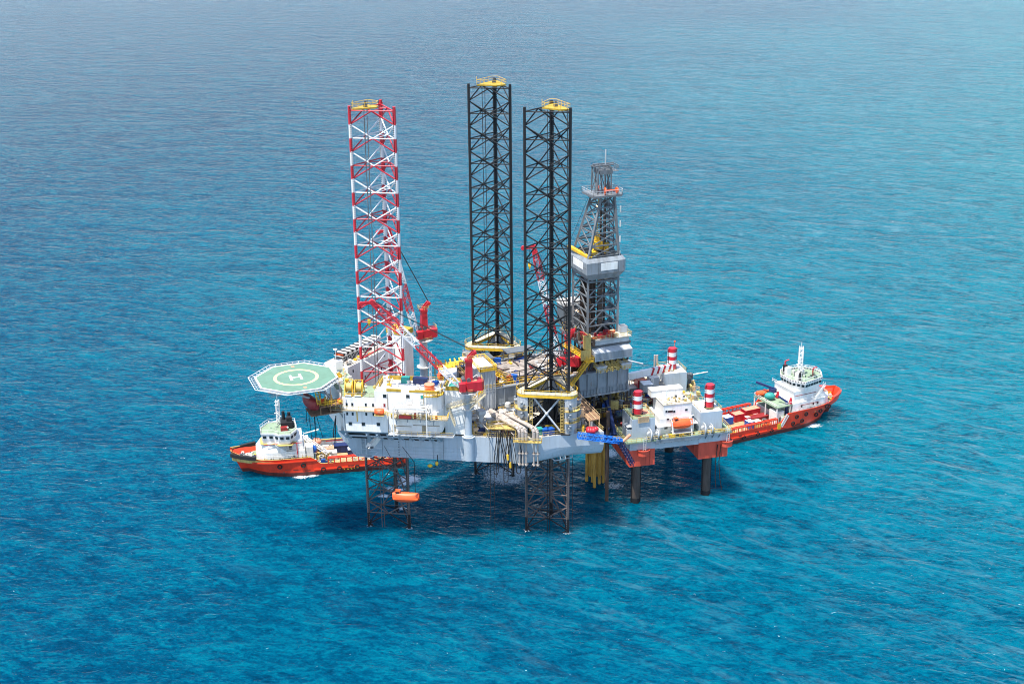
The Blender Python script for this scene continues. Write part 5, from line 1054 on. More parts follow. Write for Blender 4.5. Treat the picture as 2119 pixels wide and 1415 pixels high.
put(dr, clutter(R, 54.5, 62, -4, 4, 44.0, 60, [M_RUSTD, M_DGREY, M_TOWER, M_DRK], 3.2, .8, 106), [M_RUSTD, M_DGREY, M_TOWER, M_DRK], ['iron_roughneck', 'drawworks_part', 'drill_console', 'tong_frame'])
b = MB()                                          # extra tower trussing on a second inner frame
for z0 in range(44, 60, 4):
    for v in (-2.2, 2.2): b.bar(R.w(54.2, v, z0), R.w(62.3, v, z0+4), .18); b.bar(R.w(62.3, v, z0), R.w(54.2, v, z0+4), .14)
    for u in (56.4, 60.6): b.bar(R.w(u, -4.4, z0), R.w(u, 4.4, z0+4), .16)
    b.box(R, 59.6, 62.4, -4.4, -1.6, z0+3.6, z0+3.75)
for z0 in range(67, 82, 3): b.box(R, 60.2, 62.2, -3.4+.1*(z0-66), -1.4+.1*(z0-66), z0, z0+.12)
part('inner_bracing', b, M_TOWER, dr)
# ---------------------------------------------------------------- small four-legged platform on the right
lp = thing('lift_platform', P.w(10, 14, 12), 'small grey jack-up platform with red pontoon bottoms right of the drilling rig', 'lift platform')
PZ = 19.6
def band_leg(u, v, label, vis=True):
    t = thing('cylinder_leg', P.w(u, v, -3), label, 'platform leg', 'round legs of the small platform'); c = P.w(u, v)
    b = MB(); z = -3; segs = [(-3, 24.6, 2), (24.6, 26.0, 2), (26.0, 27.6, 0), (27.6, 28.7, 1), (28.7, 29.8, 0), (29.8, 31.0, 1)]
    segs = [(-3, 1.4, 3), (1.4, 25.9, 2), (25.9, 27.4, 0), (27.4, 28.6, 1), (28.6, 29.7, 0), (29.7, 30.9, 1), (30.9, 32.1, 0)]
    for z0, z1, m in segs: b.cyl(c+Vector((0, 0, z0)), c+Vector((0, 0, z1)), 1.1, 24, m, cap=(z1 > 32))
    part('tube', b, [M_REDL, M_WSTRIPE, M_PLEG, M_BLACK], t)
    for s_ in (-1, 1):
        b = MB(); z = -2
        b.box(P, u+s_*1.1-.1, u+s_*1.1+.1, v-.22, v+.22, -3, 31.9, 2)
        while z < 31.8:
            m = 2 if z < 25.9 else (1 if (27.4 <= z < 28.6 or 29.7 <= z < 30.9) else 0)
            b.box(P, *((u+1.2, u+1.38) if s_ > 0 else (u-1.38, u-1.2)), v-.2, v+.2, z, z+.3, m); z += .6
        part('rack', b, [M_REDL, M_WSTRIPE, M_BLACK], t)
    return t
band_leg(0, 0, 'front left banded round leg of the small platform, beside the tan notice board')
band_leg(19.9, -.5, 'front right red and white banded round leg of the small platform, nearest the ship')
band_leg(20.2, 28.6, 'rear red and white banded round leg of the small platform, beside the striped jib')
band_leg(.3, 28.9, 'rear left round leg of the small platform, mostly hidden beneath the cantilever')
def pontoon(u0, u1, v0, v1):
    b = MB(); c = .5
    b.box(P, u0, u1, v0, v1, 12.4, 16.9); return b
for (u0, u1) in ((-3.2, 3.8), (16.1, 24.4)):
    b = MB(); b.box(P, u0, u1, -3.6, 33, 12.2, 16.9); part('pontoon', b, M_PONT, lp)
    b = MB(); b.box(P, u0-.02, u1+.02, -3.62, 33.02, 16.9, PZ-.3); part('pontoon_side', b, M_HULL, lp)
    b = MB()
    for u in (u0+(u1-u0)*.62, u0+(u1-u0)*.8): b.box(P, u, u+.07, -3.66, -3.6, 12.4, 16.8)
    for v in range(0, 30, 4): b.box(P, u0-.05, u0, v, v+.1, 12.4, 19)
    part('weld_seam', b, M_REDD, lp)
b = MB(); b.box(P, -4.4, 25.2, -4.6, 33, PZ-.3, PZ); q = part('main_deck', b, M_GDECK, lp)
b = MB(); b.box(P, 3.8, 16.1, -3.5, 33, 16.6, PZ-.3); part('centre_hull', b, M_HULL, lp)
b = MB(); b.box(P, 3.7, 16.2, -4.7, -4.55, PZ-1.0, PZ+.05); b.box(P, 3.8, 24.5, -4.72, -4.58, PZ-.3, PZ+.1)
for k in range(10): u = 4.6+k*1.9; b.bar(P.w(u, -4.5, PZ-.4), P.w(u, -3.55, PZ-1.6), .14, .2)
part('deck_bracket', b, M_HULLD, lp)
b = MB(); b.rail([P.w(u, v, PZ) for u, v in ((-4.3, 6), (-4.3, -4.5), (3.6, -4.5), (5.0, -4.55), (25.1, -4.5), (25.1, 12))], 1.1, 1.3, .06); b.rail([P.w(u, v, PZ) for u, v in ((15.5, -4.3), (24.8, -4.3))], 1.1, .9, .08); part('deck_railing', b, M_YELD, lp)
def jackblock(u0, u1, v0, v1, zt, nm='leg_housing'):
    b = MB(); b.prism([tuple(P.w(u, v)[:2]) for u, v in ((u0, v0), (u1, v0), (u1, v1), (u0, v1))], PZ, zt); o_ = part(nm, b, M_HULL, lp)
    b = MB(); b.box(P, u0+.08, u1-.08, v0+.08, v1-.08, zt, zt+.06); part('housing_top', b, M_GDECK if u0 < 5 else M_WHITEW, o_)
    b = MB(); b.rail([P.w(u, v, zt) for u, v in ((u0+.1, v0+.3), (u1-.1, v0+.3), (u1-.1, v1-.1), (u0+.1, v1-.1))], 1.0, 1.2, .05, 0, True); part('housing_railing', b, M_YELD, o_)
    b = MB(); b.cyl(P.w((u0+u1)/2, (v0+v1)/2-1, zt), P.w((u0+u1)/2, (v0+v1)/2-1, zt+.1), 1.6, 20); 
    return o_
jackblock(-2.3, 4.0, -2.6, 5.4, 25.2); jackblock(16.6, 22.8, -2.8, 5.4, 25.2); jackblock(16.9, 23.6, 25.4, 32.5, 25.6); jackblock(-2.8, 3.4, 25.4, 32, 24.5)
b = MB(); b.box(P, 1.6, 3.6, .2, 3.6, 25.26, 25.34); part('rust_patch', b, M_SALMON, lp)
nb = W_ = P.v(1332, 863, -2.75); b = MB(); b.box(P, nb[0]-1.55, nb[0]+1.55, -2.85, -2.78, 24.2, 25.9); q = part('notice_board', b, M_TAN, lp)
b = MB(); rnd = random.Random(3)
for k in range(6):
    u = nb[0]-1.4
    while u < nb[0]+1.2: w = rnd.uniform(.12, .4); b.box(P, u, min(u+w, nb[0]+1.4), -2.87, -2.85, 25.6-k*.22, 25.64-k*.22); u += w+.08
part('faded_lettering', b, M_BROWN if 'M_BROWN' in globals() else M_RUSTD, q)
# after deck on the left side: raised stores deck in front of rear leg housing
b = MB(); b.box(P, -2.9, 16.8, 24.5, 33, PZ, 22.6); o_ = part('raised_deck', b, M_GREY, lp)
b = MB(); b.box(P, -3.0, 16.9, 24.4, 33.1, 22.6, 22.72); part('raised_deck_top', b, M_DECK, o_)
b = MB()
for k in range(9): b.box(P, -2+k*2.1, -1.9+k*2.1, 24.35, 24.5, PZ, 22.5)
part('bulkhead_rib', b, M_DGREY, o_)
cl = clutter(P, -2.5, 16, 6, 23.5, PZ, 150, [M_RUSTD, M_TAN, M_DGREY, M_BLUE, M_YELD, M_LGREY, M_REDD], 1.9, 1.3, 61); put(lp, cl, [M_RUSTD, M_TAN, M_DGREY, M_BLUE, M_YELD, M_LGREY, M_REDD], ['mooring_gear', 'timber_stack', 'pump_skid', 'drum_rack', 'handrail_section', 'pipe_run', 'valve_box'])
cl = clutter(P, 5, 16, 25, 32.4, 22.72, 26, [M_WHITEW, M_STEEL, M_LGREY, M_TAN], 1.4, 1.0, 62); put(lp, cl, [M_WHITEW, M_STEEL, M_LGREY, M_TAN], ['deck_locker', 'pipe_run', 'pump_skid', 'timber_stack'])
cl = clutter(P, 17, 24, 8, 24, PZ, 60, [M_TAN, M_YEL, M_DGREY, M_LGREY], 1.6, 1.1, 63); put(lp, cl, [M_TAN, M_YEL, M_DGREY, M_LGREY], ['timber_stack', 'yellow_frame', 'pump_skid', 'pipe_run'])
cl = clutter(P, 4.6, 24, -4.2, -3.0, PZ, 24, [M_YEL, M_LGREY, M_DGREY], 1.0, .6, 64); put(lp, cl, [M_YEL, M_LGREY, M_DGREY], ['yellow_frame', 'bollard', 'pump_skid'])
# deck house
dh = thing('deck_house', P.w(11, 1.5, PZ), 'white deckhouse with weathered roof in the middle of the small platform', 'deckhouse')
h0 = P.v(1366, 858, -1.5)[0]; h1 = P.v(1437, 853, -1.5)[0]; g0_ = P.v(1373, 852, -1.2)[0]; g1_ = P.v(1431, 846, -1.2)[0]
b = MB(); b.box(P, h0, h1, -1.5, 7.0, PZ, 24.1); part('lower_storey', b, M_WHITE, dh)
b = MB(); b.box(P, h0-1.0, h1+.9, -2.2, 7.2, 22.0, 22.15); b.box(P, h0-.9, h0+.0, -2.2, 0, PZ, 22.0); part('bridge_wing', b, M_WHITEW, dh)
b = MB(); b.box(P, g0_, g1_, -1.2, 7.0, 24.1, 27.6); part('upper_storey', b, M_WHITE, dh)
b = MB(); b.box(P, g0_-.1, g1_+.1, -1.3, 7.1, 27.6, 27.75); part('roof', b, M_DECK, dh)
b = MB(); b.box(P, g0_-1.4, g1_-.4, 4.6, 7.4, 27.75, 29.6); b.box(P, g0_-1.5, g1_-.3, 4.5, 7.5, 29.6, 29.7); part('top_cabin', b, M_WHITE, dh)
b = MB(); b.rail([P.w(u, v, 27.75) for u, v in ((g0_, -1.2), (g1_, -1.2), (g1_, 4))], 1, 1.2, .05); part('roof_railing', b, M_YELD, dh)
def pwin(x, y, w, h, v, m=M_GLASS): u, _, z = P.v(x, y, v); window(u, v, z, w, h, dh, P, m)
for x, w in ((1379, .5), (1387, 1.4), (1395, .5)): pwin(x, 851, w, .55, -1.2)
pwin(1420, 847.5, .65, .5, -1.2)
for x in (1382, 1389, 1396): pwin(x, 867, .55, .4, -1.5)
pwin(1434, 862, .5, .5, -1.5); pwin(1365, 885, .5, 1.2, -1.5, M_DGREY); pwin(1378, 884, .8, .9, -1.5, M_DGREY)
b = MB(); c = P.w(g0_+.8, -.8, 24); b.cyl(c, c+Vector((0, 0, 7.8)), .1, 6); b.bar(c+Vector((-1.1, 0, 7.3)), c+Vector((1.1, 0, 7.4)), .1); b.bar(c+Vector((0, 0, 6)), c+Vector((.5, 0, 7.7)), .08); part('signal_mast', b, M_WHITE, dh)
cl = clutter(P, g0_+1.5, g1_-.6, -.6, 3.4, 27.75, 12, [M_YELD, M_LGREY, M_DGREY], .9, .3, 65); put(dh, cl, [M_YELD, M_LGREY, M_DGREY], ['searchlight', 'roof_locker', 'antenna_base'])
c = P.w(P.v(1411, 878, -3.2)[0], -3.2, 21.7); lbt = lifeboat(c, 196, 5.8, 2.2, 2.5, 'orange enclosed lifeboat in white davits in front of the small platform deckhouse')
for s_ in (-2.6, 2.6):
    b = MB(); u = P.loc(c)[0]+s_; b.bar(P.w(u, -2.2, PZ), P.w(u, -4.0, PZ+.2), .2); b.bar(P.w(u, -4.2, PZ), P.w(u-.3, -3.6, PZ+4.2), .28); b.bar(P.w(u-.3, -3.6, PZ+4.2), P.w(u, -1.5, PZ+4.4), .2); part('davit', b, M_WHITE, lbt)
b = MB(); b.box(P, P.loc(c)[0]-2.6, P.loc(c)[0]+2.6, -4.2, -2.2, PZ+.9, PZ+1.1); part('cradle', b, M_LGREY, lbt)
def mwinch(x, y, label):
    u, v, _ = P.z(x, y, PZ+1); v = -3.5; u = P.v(x, y, v)[0]; c = P.w(u, v, PZ); t = thing('mooring_winch', c, label, 'winch', 'mooring winches of the small platform'); f = P.sub(u, v, 0)
    for r, x0 in ((1.55, -.6), (1.05, 1.5)):
        b = MB()
        for s_ in (-.5, .5): b.cyl(f.w(x0-.15, s_, PZ+1.3), f.w(x0+.1, s_*1.1, PZ+1.3), r, 20)
        b.cyl(f.w(x0, -.5, PZ+1.3), f.w(x0, .5, PZ+1.3), r*.55, 14); part('drum', b, M_LGREY, t)
    b = MB(); b.box(f, -1.6, 2.0, -.6, .6, PZ+.02, PZ+.3); b.cyl(f.w(-.6, 0, PZ+1.3), f.w(1.3, 0, PZ+1.3), .2, 8); part('bed', b, M_GREY, t)
mwinch(1350, 891, 'pale grey mooring winch below the tan notice board'); mwinch(1462, 874, 'pale grey mooring winch right of the small platform lifeboat')
# striped jib lying to the rear leg, red and white containers
j = thing('striped_jib', P.w(8, 31, 23), 'long white box jib with red slanted stripes resting beside the rear banded leg', 'crane jib')
j0 = Zp(1300, 779, 26.5); j1 = Zp(1391, 759, 26.8); b = MB(); dd = (j1-j0).normalized(); b.bar(j0, j1, 1.0, 1.9); part('beam', b, M_WHITE, j)
b = MB()
for k in range(4):
    c = j0.lerp(j1, .52+.13*k); s_ = Vector((-dd.y, dd.x, 0)); 
    for q in (-1, 1): 
        o_ = s_*q*.52; b.add([c+o_+dd*(-.5)-Vector((0, 0, .96)), c+o_+dd*.2-Vector((0, 0, .96)), c+o_+dd*.9+Vector((0, 0, .96)), c+o_+dd*.2+Vector((0, 0, .96))], [(0, 1, 2, 3) if q < 0 else (3, 2, 1, 0)])
    b.add([c-s_*.5+dd*.2+Vector((0, 0, .97)), c-s_*.5+dd*.9+Vector((0, 0, .97)), c+s_*.5+dd*.9+Vector((0, 0, .97)), c+s_*.5+dd*.2+Vector((0, 0, .97))], [(0, 1, 2, 3)])
part('stripe', b, M_RED, j)
b = MB(); b.bar(P.w(8, 31.5, 22.7), j0.lerp(j1, .35)-Vector((0, 0, .9)), .5); b.bar(P.w(15, 30.5, 22.7), j0.lerp(j1, .85)-Vector((0, 0, .9)), .5); part('rest', b, M_LGREY, j)
def pskip(x, y, L, w, h, m, mt, label, deg=0, z=22.72):
    q = P.z(x, y, z+h*.5); container(P, q[0], q[1], z+.05, L, w, h, m, label, deg, roof=mt)
pskip(1325, 791, 2.5, 3.2, 2.4, M_RED, M_SALMON, 'red container on the raised deck under the striped jib')
pskip(1338, 800, 3.0, 3.4, 2.3, M_LGREY, M_WHITE, 'grey and white container in front of the red one on the raised deck')
pskip(1351, 788, 2.8, 2.4, 2.6, M_LGREY, M_WHITE, 'grey container next to the rear banded leg housing')
b = MB(); c = P.w(*P.z(1352, 812, PZ+2)[:2]); bb = P.w(P.z(1355, 812, 22)[0], 23.8, PZ)
b.bar(bb, bb+Vector((.2, 0, 6.5)), .3); b.bar(bb+Vector((-1.7, -.6, 2)), bb+Vector((.2, 0, 6.5)), .22); b.bar(bb+Vector((1.0, 0, 0)), bb+Vector((.2, 0, 6.5)), .22); single('a_frame', b, M_WHITE, 'white A-frame post with braces before the rear leg housing', 'frame')
b = MB(); c = bb+Vector((-1.6, -.7, 0)); b.cyl(c+Vector((0, 0, .8)), c+Vector((.9, .3, 1.1)), .45, 10); b.box(P.sub(*P.loc(c)[:2], 0), -.7, .8, -.5, .5, PZ, PZ+.8); single('winch_unit', b, M_BLUE, 'blue winch drum at the foot of the white A-frame', 'winch')
# long thin flare boom at the far right
e0 = P.w(24.6, 29, 21.5); d_ = ray(1465, 769); tt = e0.y/d_.y; e1 = Vector((d_.x*tt, d_.y*tt, CAMZ+d_.z*tt)); t = thing('flare_boom', e0, 'thin pale boom pointing out right from the rear of the small platform', 'boom')
d_ = ray(1428, 776); tt = e0.y/d_.y; e2 = Vector((d_.x*tt, d_.y*tt, CAMZ+d_.z*tt))
b = MB(); b.cyl(e2, e1, .22, 8, 0, .14); part('spar', b, M_WHITEW, t); b = MB(); b.box(Fr(e2.x, e2.y, 20), -1.0, .6, -.7, .7, e2.z-.9, e2.z+.6); b.bar(Vector((e2.x-.4, e2.y, PZ-1)), e2, 1.0); b.ball(e2+Vector((.2, -.3, .3)), .6); part('pivot', b, M_DGREY, t)
cl = clutter(P, 24, 27.5, 24, 31, PZ-1, 26, [M_RUSTD, M_YELD, M_DGREY, M_TAN], 2.6, .9, 66); put(lp, cl, [M_RUSTD, M_YELD, M_DGREY, M_TAN], ['riser_frame', 'handrail_section', 'pump_skid', 'timber_stack'])
b = MB(); b.box(P, 24.3, 27.8, 23.8, 31.5, PZ-1.4, PZ-1); b.box(P, 24.3, 27, 24, 31, 13, PZ-1.4); part('side_platform', b, M_GREY, lp)
for k in (-.35, .35):
    c = Zp(1357, 752, 26)+Vector((k, 0, 0)); b = MB(); b.cyl(Vector((c.x, c.y, 22.7)), Vector((c.x, c.y, 28.6)), .28, 10); part('exhaust_stack', b, M_STEEL, lp)
c = P.w(21.2, 29.6, 32.1); b = MB(); b.cyl(c-Vector((0, 0, .6)), c+Vector((0, 0, 1.4)), .06, 5); b.ball(c+Vector((0, 0, 1.5)), .3); single('leg_beacon', b, M_ORG, 'small red beacon on a pole behind the rear banded leg', 'beacon')
# boat landings (red rings with ladders) and hanging hoses
for u in (0.6, 24.0):
    b = MB(); z = 16.9; n_ = 14
    for k in range(n_):
        a, c_ = math.pi*k/n_, math.pi*(k+1)/n_; b.bar(P.w(u+1.7*math.cos(math.pi+a), -3.6+1.5*math.sin(math.pi+a), z), P.w(u+1.7*math.cos(math.pi+c_), -3.6+1.5*math.sin(math.pi+c_), z), .18)
    b.prism([tuple(P.w(u+1.6*math.cos(math.pi+math.pi*k/8), -3.62+1.4*math.sin(math.pi+math.pi*k/8))[:2]) for k in range(9)], z-1.5, z-.1); part('boat_landing', b, M_PONT, lp)
    b = MB()
    for k in (-.35, .35): b.bar(P.w(u+k, -4.4, z), P.w(u+k, -4.8, z+4.2), .13)
    for k in range(7): b.bar(P.w(u-.35, -4.4-.05*k, z+.4+.55*k), P.w(u+.35, -4.4-.05*k, z+.4+.55*k), .1)
    part('landing_ladder', b, M_WHITEW, lp)
for u, dz, dx in ((21.0, 10.5, .4), (22.0, 11.5, 1.2)):
    b = MB(); b.tube([P.w(u+.4, -3.9, 16), P.w(u, -3.8, 11), P.w(u+dx*.4, -3.8, 6), P.w(u+dx, -3.8, 17-dz-3)], .12, 6); part('hose', b, M_BLK, lp)
b = MB(); b.box(P, -3.6, -1.6, -2.4, .6, 23.0, 23.15); b.box(P, -3.6, -2.3, -2.4, 1.5, PZ, 22.4); part('side_cabin', b, M_LGREY, lp)
b = MB(); c = P.w(1.3, -3.9, 12.0); b.box(P, -1.2, 1.2, -1.5, 1.3, 11.6, 11.95); part('leg_bracket', b, M_LGREY, lp)
b = MB(); b.bar(P.w(-5.2, 3, 19), P.w(-6.0, 8, 27), .9, 1.1); b.bar(P.w(-7.2, 2, 21), P.w(-5.0, 9, 28), .3); b.box(P, -8.0, -4.4, -1, 9, 18.2, 18.5); single('dark_blue_boom', b, M_NAVY, 'dark blue steel post and boom in the gap between wellhead and small platform', 'boom')
for x, y, m, lab in ((1277, 843, M_YEL, 'yellow upright bottle rack against the grey bulkhead'), (1304, 847, M_BLUE, 'blue conical tarpaulin left of the front left banded leg')):
    q = Zp(x, y, PZ+1.2); b = MB()
    if m is M_BLUE: b.cyl(Vector((q.x, q.y, PZ)), Vector((q.x, q.y, PZ+3)), 1.0, 8, 0, .35)
    else: [b.cyl(Vector((q.x+.3*k, q.y, PZ)), Vector((q.x+.3*k, q.y, PZ+2.4)), .16, 8) for k in range(4)]
    single('bottle_rack' if m is M_YEL else 'tarpaulin', b, m, lab, 'gas bottles' if m is M_YEL else 'tarpaulin')
# ---------------------------------------------------------------- supply ships
def hull_half(x, L, B):                            # half breadth at deck level
    t = x/L
    if t < .30: return B*math.sin(min(1, (t+.012)/.312)*math.pi/2)**.62
    if t > .9: return B*(1-.10*((t-.9)/.1)**2)
    return B
def hull_wl(x, L, B):
    t = (x-3.2)/L
    if t < 0: return 0.02
    if t < .34: return B*.97*math.sin(min(1, t/.34)*math.pi/2)**.9
    return B*.97 if x < L*.9 else hull_half(x, L, B)*.95
def ship_hull(F, t, L, B, fc, zf, za, mats, cutout=True):
    """fc: where the high forward part ends; zf/za: top of the side forward and aft"""
    b = MB(); N_ = 60; rows = []
    def top(x):
        s = zf+1.7*max(0, 1-x/9)**1.5
        if x > fc: s = zf+(za-zf)*min(1, (x-fc)/2.4)
        return s
    for i in range(N_+1):
        x = L*(i/N_)**1.15; hd, hw_ = hull_half(x, L, B), hull_wl(x, L, B); zt = top(x); row = []
        for k, z in enumerate((-1.6, 0, 1.15, zt*.5, zt*.75, zt)):
            f = max(0, z)/zt; h = hw_+(hd-hw_)*f**1.3; h = h*.9 if z < 0 else h
            xx = x+(3.0*(1-f)*max(0, 1-x/10))
            row.append((xx, h, z))
        rows.append(row)
    K = 6; vs = []
    for r in rows: vs += [F.w(x, h, z) for x, h, z in r]+[F.w(x, -h, z) for x, h, z in r]
    fs0, fs1 = [], []
    for i in range(N_):
        for k in range(K-1):
            a = i*2*K+k; c = (i+1)*2*K+k; tgt = fs1 if k < 2 else fs0
            tgt.append((a, c, c+1, a+1)); tgt.append((a+K, a+K+1, c+K+1, c+K))
    b.add(vs, fs0, 0, True); n0 = len(b.V)-len(vs)
    for f in fs1: b.F.append([n0+j for j in f]); b.M.append(1); b.S.append(True)
    e = N_*2*K; b.F.append([n0+e+k for k in range(K)]+[n0+e+K+k for k in range(K-1, -1, -1)]); b.M.append(0); b.S.append(False)
    f_ = [0+k for k in range(K)]+[K+k for k in range(K-1, -1, -1)]; b.F.append([n0+k for k in f_][::-1]); b.M.append(0); b.S.append(False)
    # inner bulwark skin and cap
    th = .28
    iv = []
    for i, r in enumerate(rows):
        x, h, z = r[-1]; zd = (zf-1.3 if r[0][0] < fc else za-1.6); iv += [F.w(x+(.4 if i == 0 else 0), max(.02, h-th), z+.02), F.w(x+(.4 if i == 0 else 0), -max(.02, h-th), z+.02), F.w(x+.4*(i == 0), max(.02, h-th), zd), F.w(x+.4*(i == 0), -max(.02, h-th), zd), F.w(x, h, z+.02), F.w(x, -h, z+.02)]
    fi = []
    for i in range(N_):
        a, c = i*6, (i+1)*6; fi += [(a, a+2, c+2, c), (a+1, c+1, c+3, a+3), (a, c, c+4, a+4), (a+1, a+5, c+5, c+1)]
    b.add(iv, fi, 2); hl = part('hull', b, mats, t)
    d = MB()
    for (xa, xb, zd, m) in ((.5, fc+1.0, zf-1.25, 0), (fc+1.0, L-.3, za-1.55, 1)):
        k = 20; up = [F.w(xa+(xb-xa)*i/k, max(.1, hull_half(xa+(xb-xa)*i/k, L, B)-.25), zd) for i in range(k+1)]; dn = [F.w(xa+(xb-xa)*i/k, -max(.1, hull_half(xa+(xb-xa)*i/k, L, B)-.25), zd) for i in range(k+1)]
        d.add(up+dn, [(i, k+1+i, k+2+i, i+1) for i in range(k)], m)
    part('deck', d, [M_GDECK, M_WOOD], t)
    d = MB(); d.box(F, fc+1, fc+1.2, -B+.3, B-.3, za-1.55, zf-1.25); part('break_bulkhead', d, M_WHITEW, t)
    return hl
def tyre(b, F, x, L, B, z, side, r=.62):
    zf = z/5; h = hull_half(x, L, B); hw_ = hull_wl(x, L, B); y = (hw_+(h-hw_)*min(1, z/5)**1.3)*side; f = F.sub(x, y, 0)
    n_ = 14
    for k in range(n_):
        a, c = 2*math.pi*k/n_, 2*math.pi*(k+1)/n_; b.cyl(f.w(r*.7*math.cos(a), side*.14, z+r*.7*math.sin(a)), f.w(r*.7*math.cos(c), side*.14, z+r*.7*math.sin(c)), .2, 6, 0, cap=False)
def strake(b, F, xa, xb, L, B, z, off, w=.28, h=.3, sides=(-1, 1), hh=None):
    for s_ in sides:
        k = 14; pts = [F.w(x, s_*((hh or hull_half)(x, L, B)+off), z) for x in [xa+(xb-xa)*i/k for i in range(k+1)]]
        for p, q in zip(pts, pts[1:]): b.bar(p, q, w, h)
def rect(F, x0, x1, y0, y1): return [tuple(F.w(x, y)[:2]) for x, y in ((x0, y0), (x1, y0), (x1, y1), (x0, y1))]
def wins(parent, F, pts, z, w, h, out, m=M_GLASS):  # window panes along polyline faces
    for (x, y, deg) in pts:
        f = F.sub(x, y, deg); b = MB(); b.box(f, -w/2, w/2, -.04, .04, z-h/2, z+h/2); part('window', b, m, parent)
# --- left ship
L1_, B1 = 49, 6.6
s1 = thing('supply_ship', SL.w(24, 0, -1.6), 'orange-hulled supply ship at the left with green wheelhouse roof, bow pointing left', 'ship', 'supply ships beside the rig')
ship_hull(SL, s1, L1_, B1, 22.5, 5.6, 3.4, [M_SHIP, M_BOOT, M_YELD])
b = MB(); strake(b, SL, .3, 7, L1_, B1, 6.1, .12, .9, 1.0); part('bow_fender', b, M_BLK, s1)
b = MB(); strake(b, SL, 6, 24, L1_, B1, 4.6, -.02); strake(b, SL, 23, 46, L1_, B1, 1.7, -.02); part('rubbing_strake', b, M_SHIP, s1)
for x, z in ((13.5, 3.3), (20, 3.4), (25.5, 1.6), (30, 1.5), (35, 1.5), (40, 1.5), (44.5, 1.5)):
    b = MB(); tyre(b, SL, x, L1_, B1, z, -1, .8); part('tyre_fender', b, M_BLK, s1)
b = MB()
for k in range(5): f = SL.sub(31.5+k*1.0, -(hull_half(31, L1_, B1)+.03), 0); b.add([f.w(-.25, -.02, 1.0), f.w(.1, -.02, 1.0), f.w(-.25, -.02, 1.9), f.w(-.6, -.02, 1.9)], [(0, 1, 2, 3)])
part('warning_stripe', b, M_YEL, s1)
# cargo rails (openwork side above the aft deck)
def cargo_rail(F, t, x0, x1, L, B, z0, z1, m, posts=1.6, sides=(-1, 1), mt=None):
    for s_ in sides:
        b = MB(); y = s_*(B-.1); b.bar(F.w(x0, y, z1), F.w(x1, y, z1), .35, .35); b.bar(F.w(x0, s_*(B-.9), z1), F.w(x1, s_*(B-.9), z1), .22, .3)
        n_ = int((x1-x0)/posts)
        for k in range(n_+1): x = x0+(x1-x0)*k/n_; b.bar(F.w(x, y, z0), F.w(x, y, z1), .26); b.bar(F.w(x, y, z1), F.w(x, s_*(B-.9), z1), .18); b.bar(F.w(x, s_*(B-.9), z0-1), F.w(x, s_*(B-.9), z1), .18)
        part('cargo_rail', b, mt or m, t)
cargo_rail(SL, s1, 27, 47.5, L1_, B1, 3.4, 4.9, M_SHIP)
b = MB(); b.box(SL, 24, 48, B1-1.0, B1-.8, 1.9, 5.3); part('far_bulwark', b, M_LGREY, s1); b = MB(); b.box(SL, 24, 48, B1-1.1, B1-.7, 5.3, 5.5); part('bulwark_cap', b, M_YELD, s1)
# superstructure
b = MB(); b.prism([tuple(SL.w(x, y)[:2]) for x, y in ((7.2, -1.8), (8.0, -4.2), (10, -5.4), (20.8, -5.6), (20.8, 5.6), (10, 5.4), (8.0, 4.2), (7.2, 1.8))], 4.3, 7.4)
b.prism([tuple(SL.w(x, y)[:2]) for x, y in ((7.2, -1.8), (8.0, -4.2), (10, -5.4), (15, -5.4), (15, 5.4), (10, 5.4), (8.0, 4.2), (7.2, 1.8))], 7.4, 10.2, top=[tuple(SL.w(x, y)[:2]) for x, y in ((9.6, -1.6), (10.0, -3.8), (11.2, -4.6), (15, -4.6), (15, 4.6), (11.2, 4.6), (10.0, 3.8), (9.6, 1.6))])
b.prism(rect(SL, 15, 20.2, -4.2, 4.6), 7.4, 10.0); part('deckhouse', b, M_WHITE, s1)
wh1 = [(9.0, -.4), (9.1, -4.2), (12.6, -4.9), (13.8, -6.1), (16.9, -6.3), (18.6, -3.2), (18.2, 2.6), (14.8, 3.6), (11.0, 2.8)]
def grow(pts, k): cx = sum(p[0] for p in pts)/len(pts); cy = sum(p[1] for p in pts)/len(pts); return [(cx+(x-cx)*k, cy+(y-cy)*k) for x, y in pts]
def poly(F, pts): return [tuple(F.w(x, y)[:2]) for x, y in pts]
b = MB(); b.prism(poly(SL, grow(wh1, .95)), 10.0, 11.1, top=poly(SL, wh1)); b.prism(poly(SL, wh1), 11.1, 12.8, top=poly(SL, grow(wh1, 1.03))); wh_o = part('wheelhouse', b, M_WHITE, s1)
b = MB(); b.prism(poly(SL, grow(wh1, 1.02)), 12.8, 12.92); part('wheelhouse_roof', b, M_GDECK, wh_o)
b = MB(); pr_ = [SL.w(x, y, 12.7) for x, y in grow(wh1, 1.05)]
for p, q in zip(pr_, pr_[1:]+pr_[:1]): b.bar(p+Vector((0, 0, .2)), q+Vector((0, 0, .2)), .12, .4)
b.rail(pr_, 1.3, 1.5, .04, 0, True); part('roof_coaming', b, M_WHITE, wh_o)
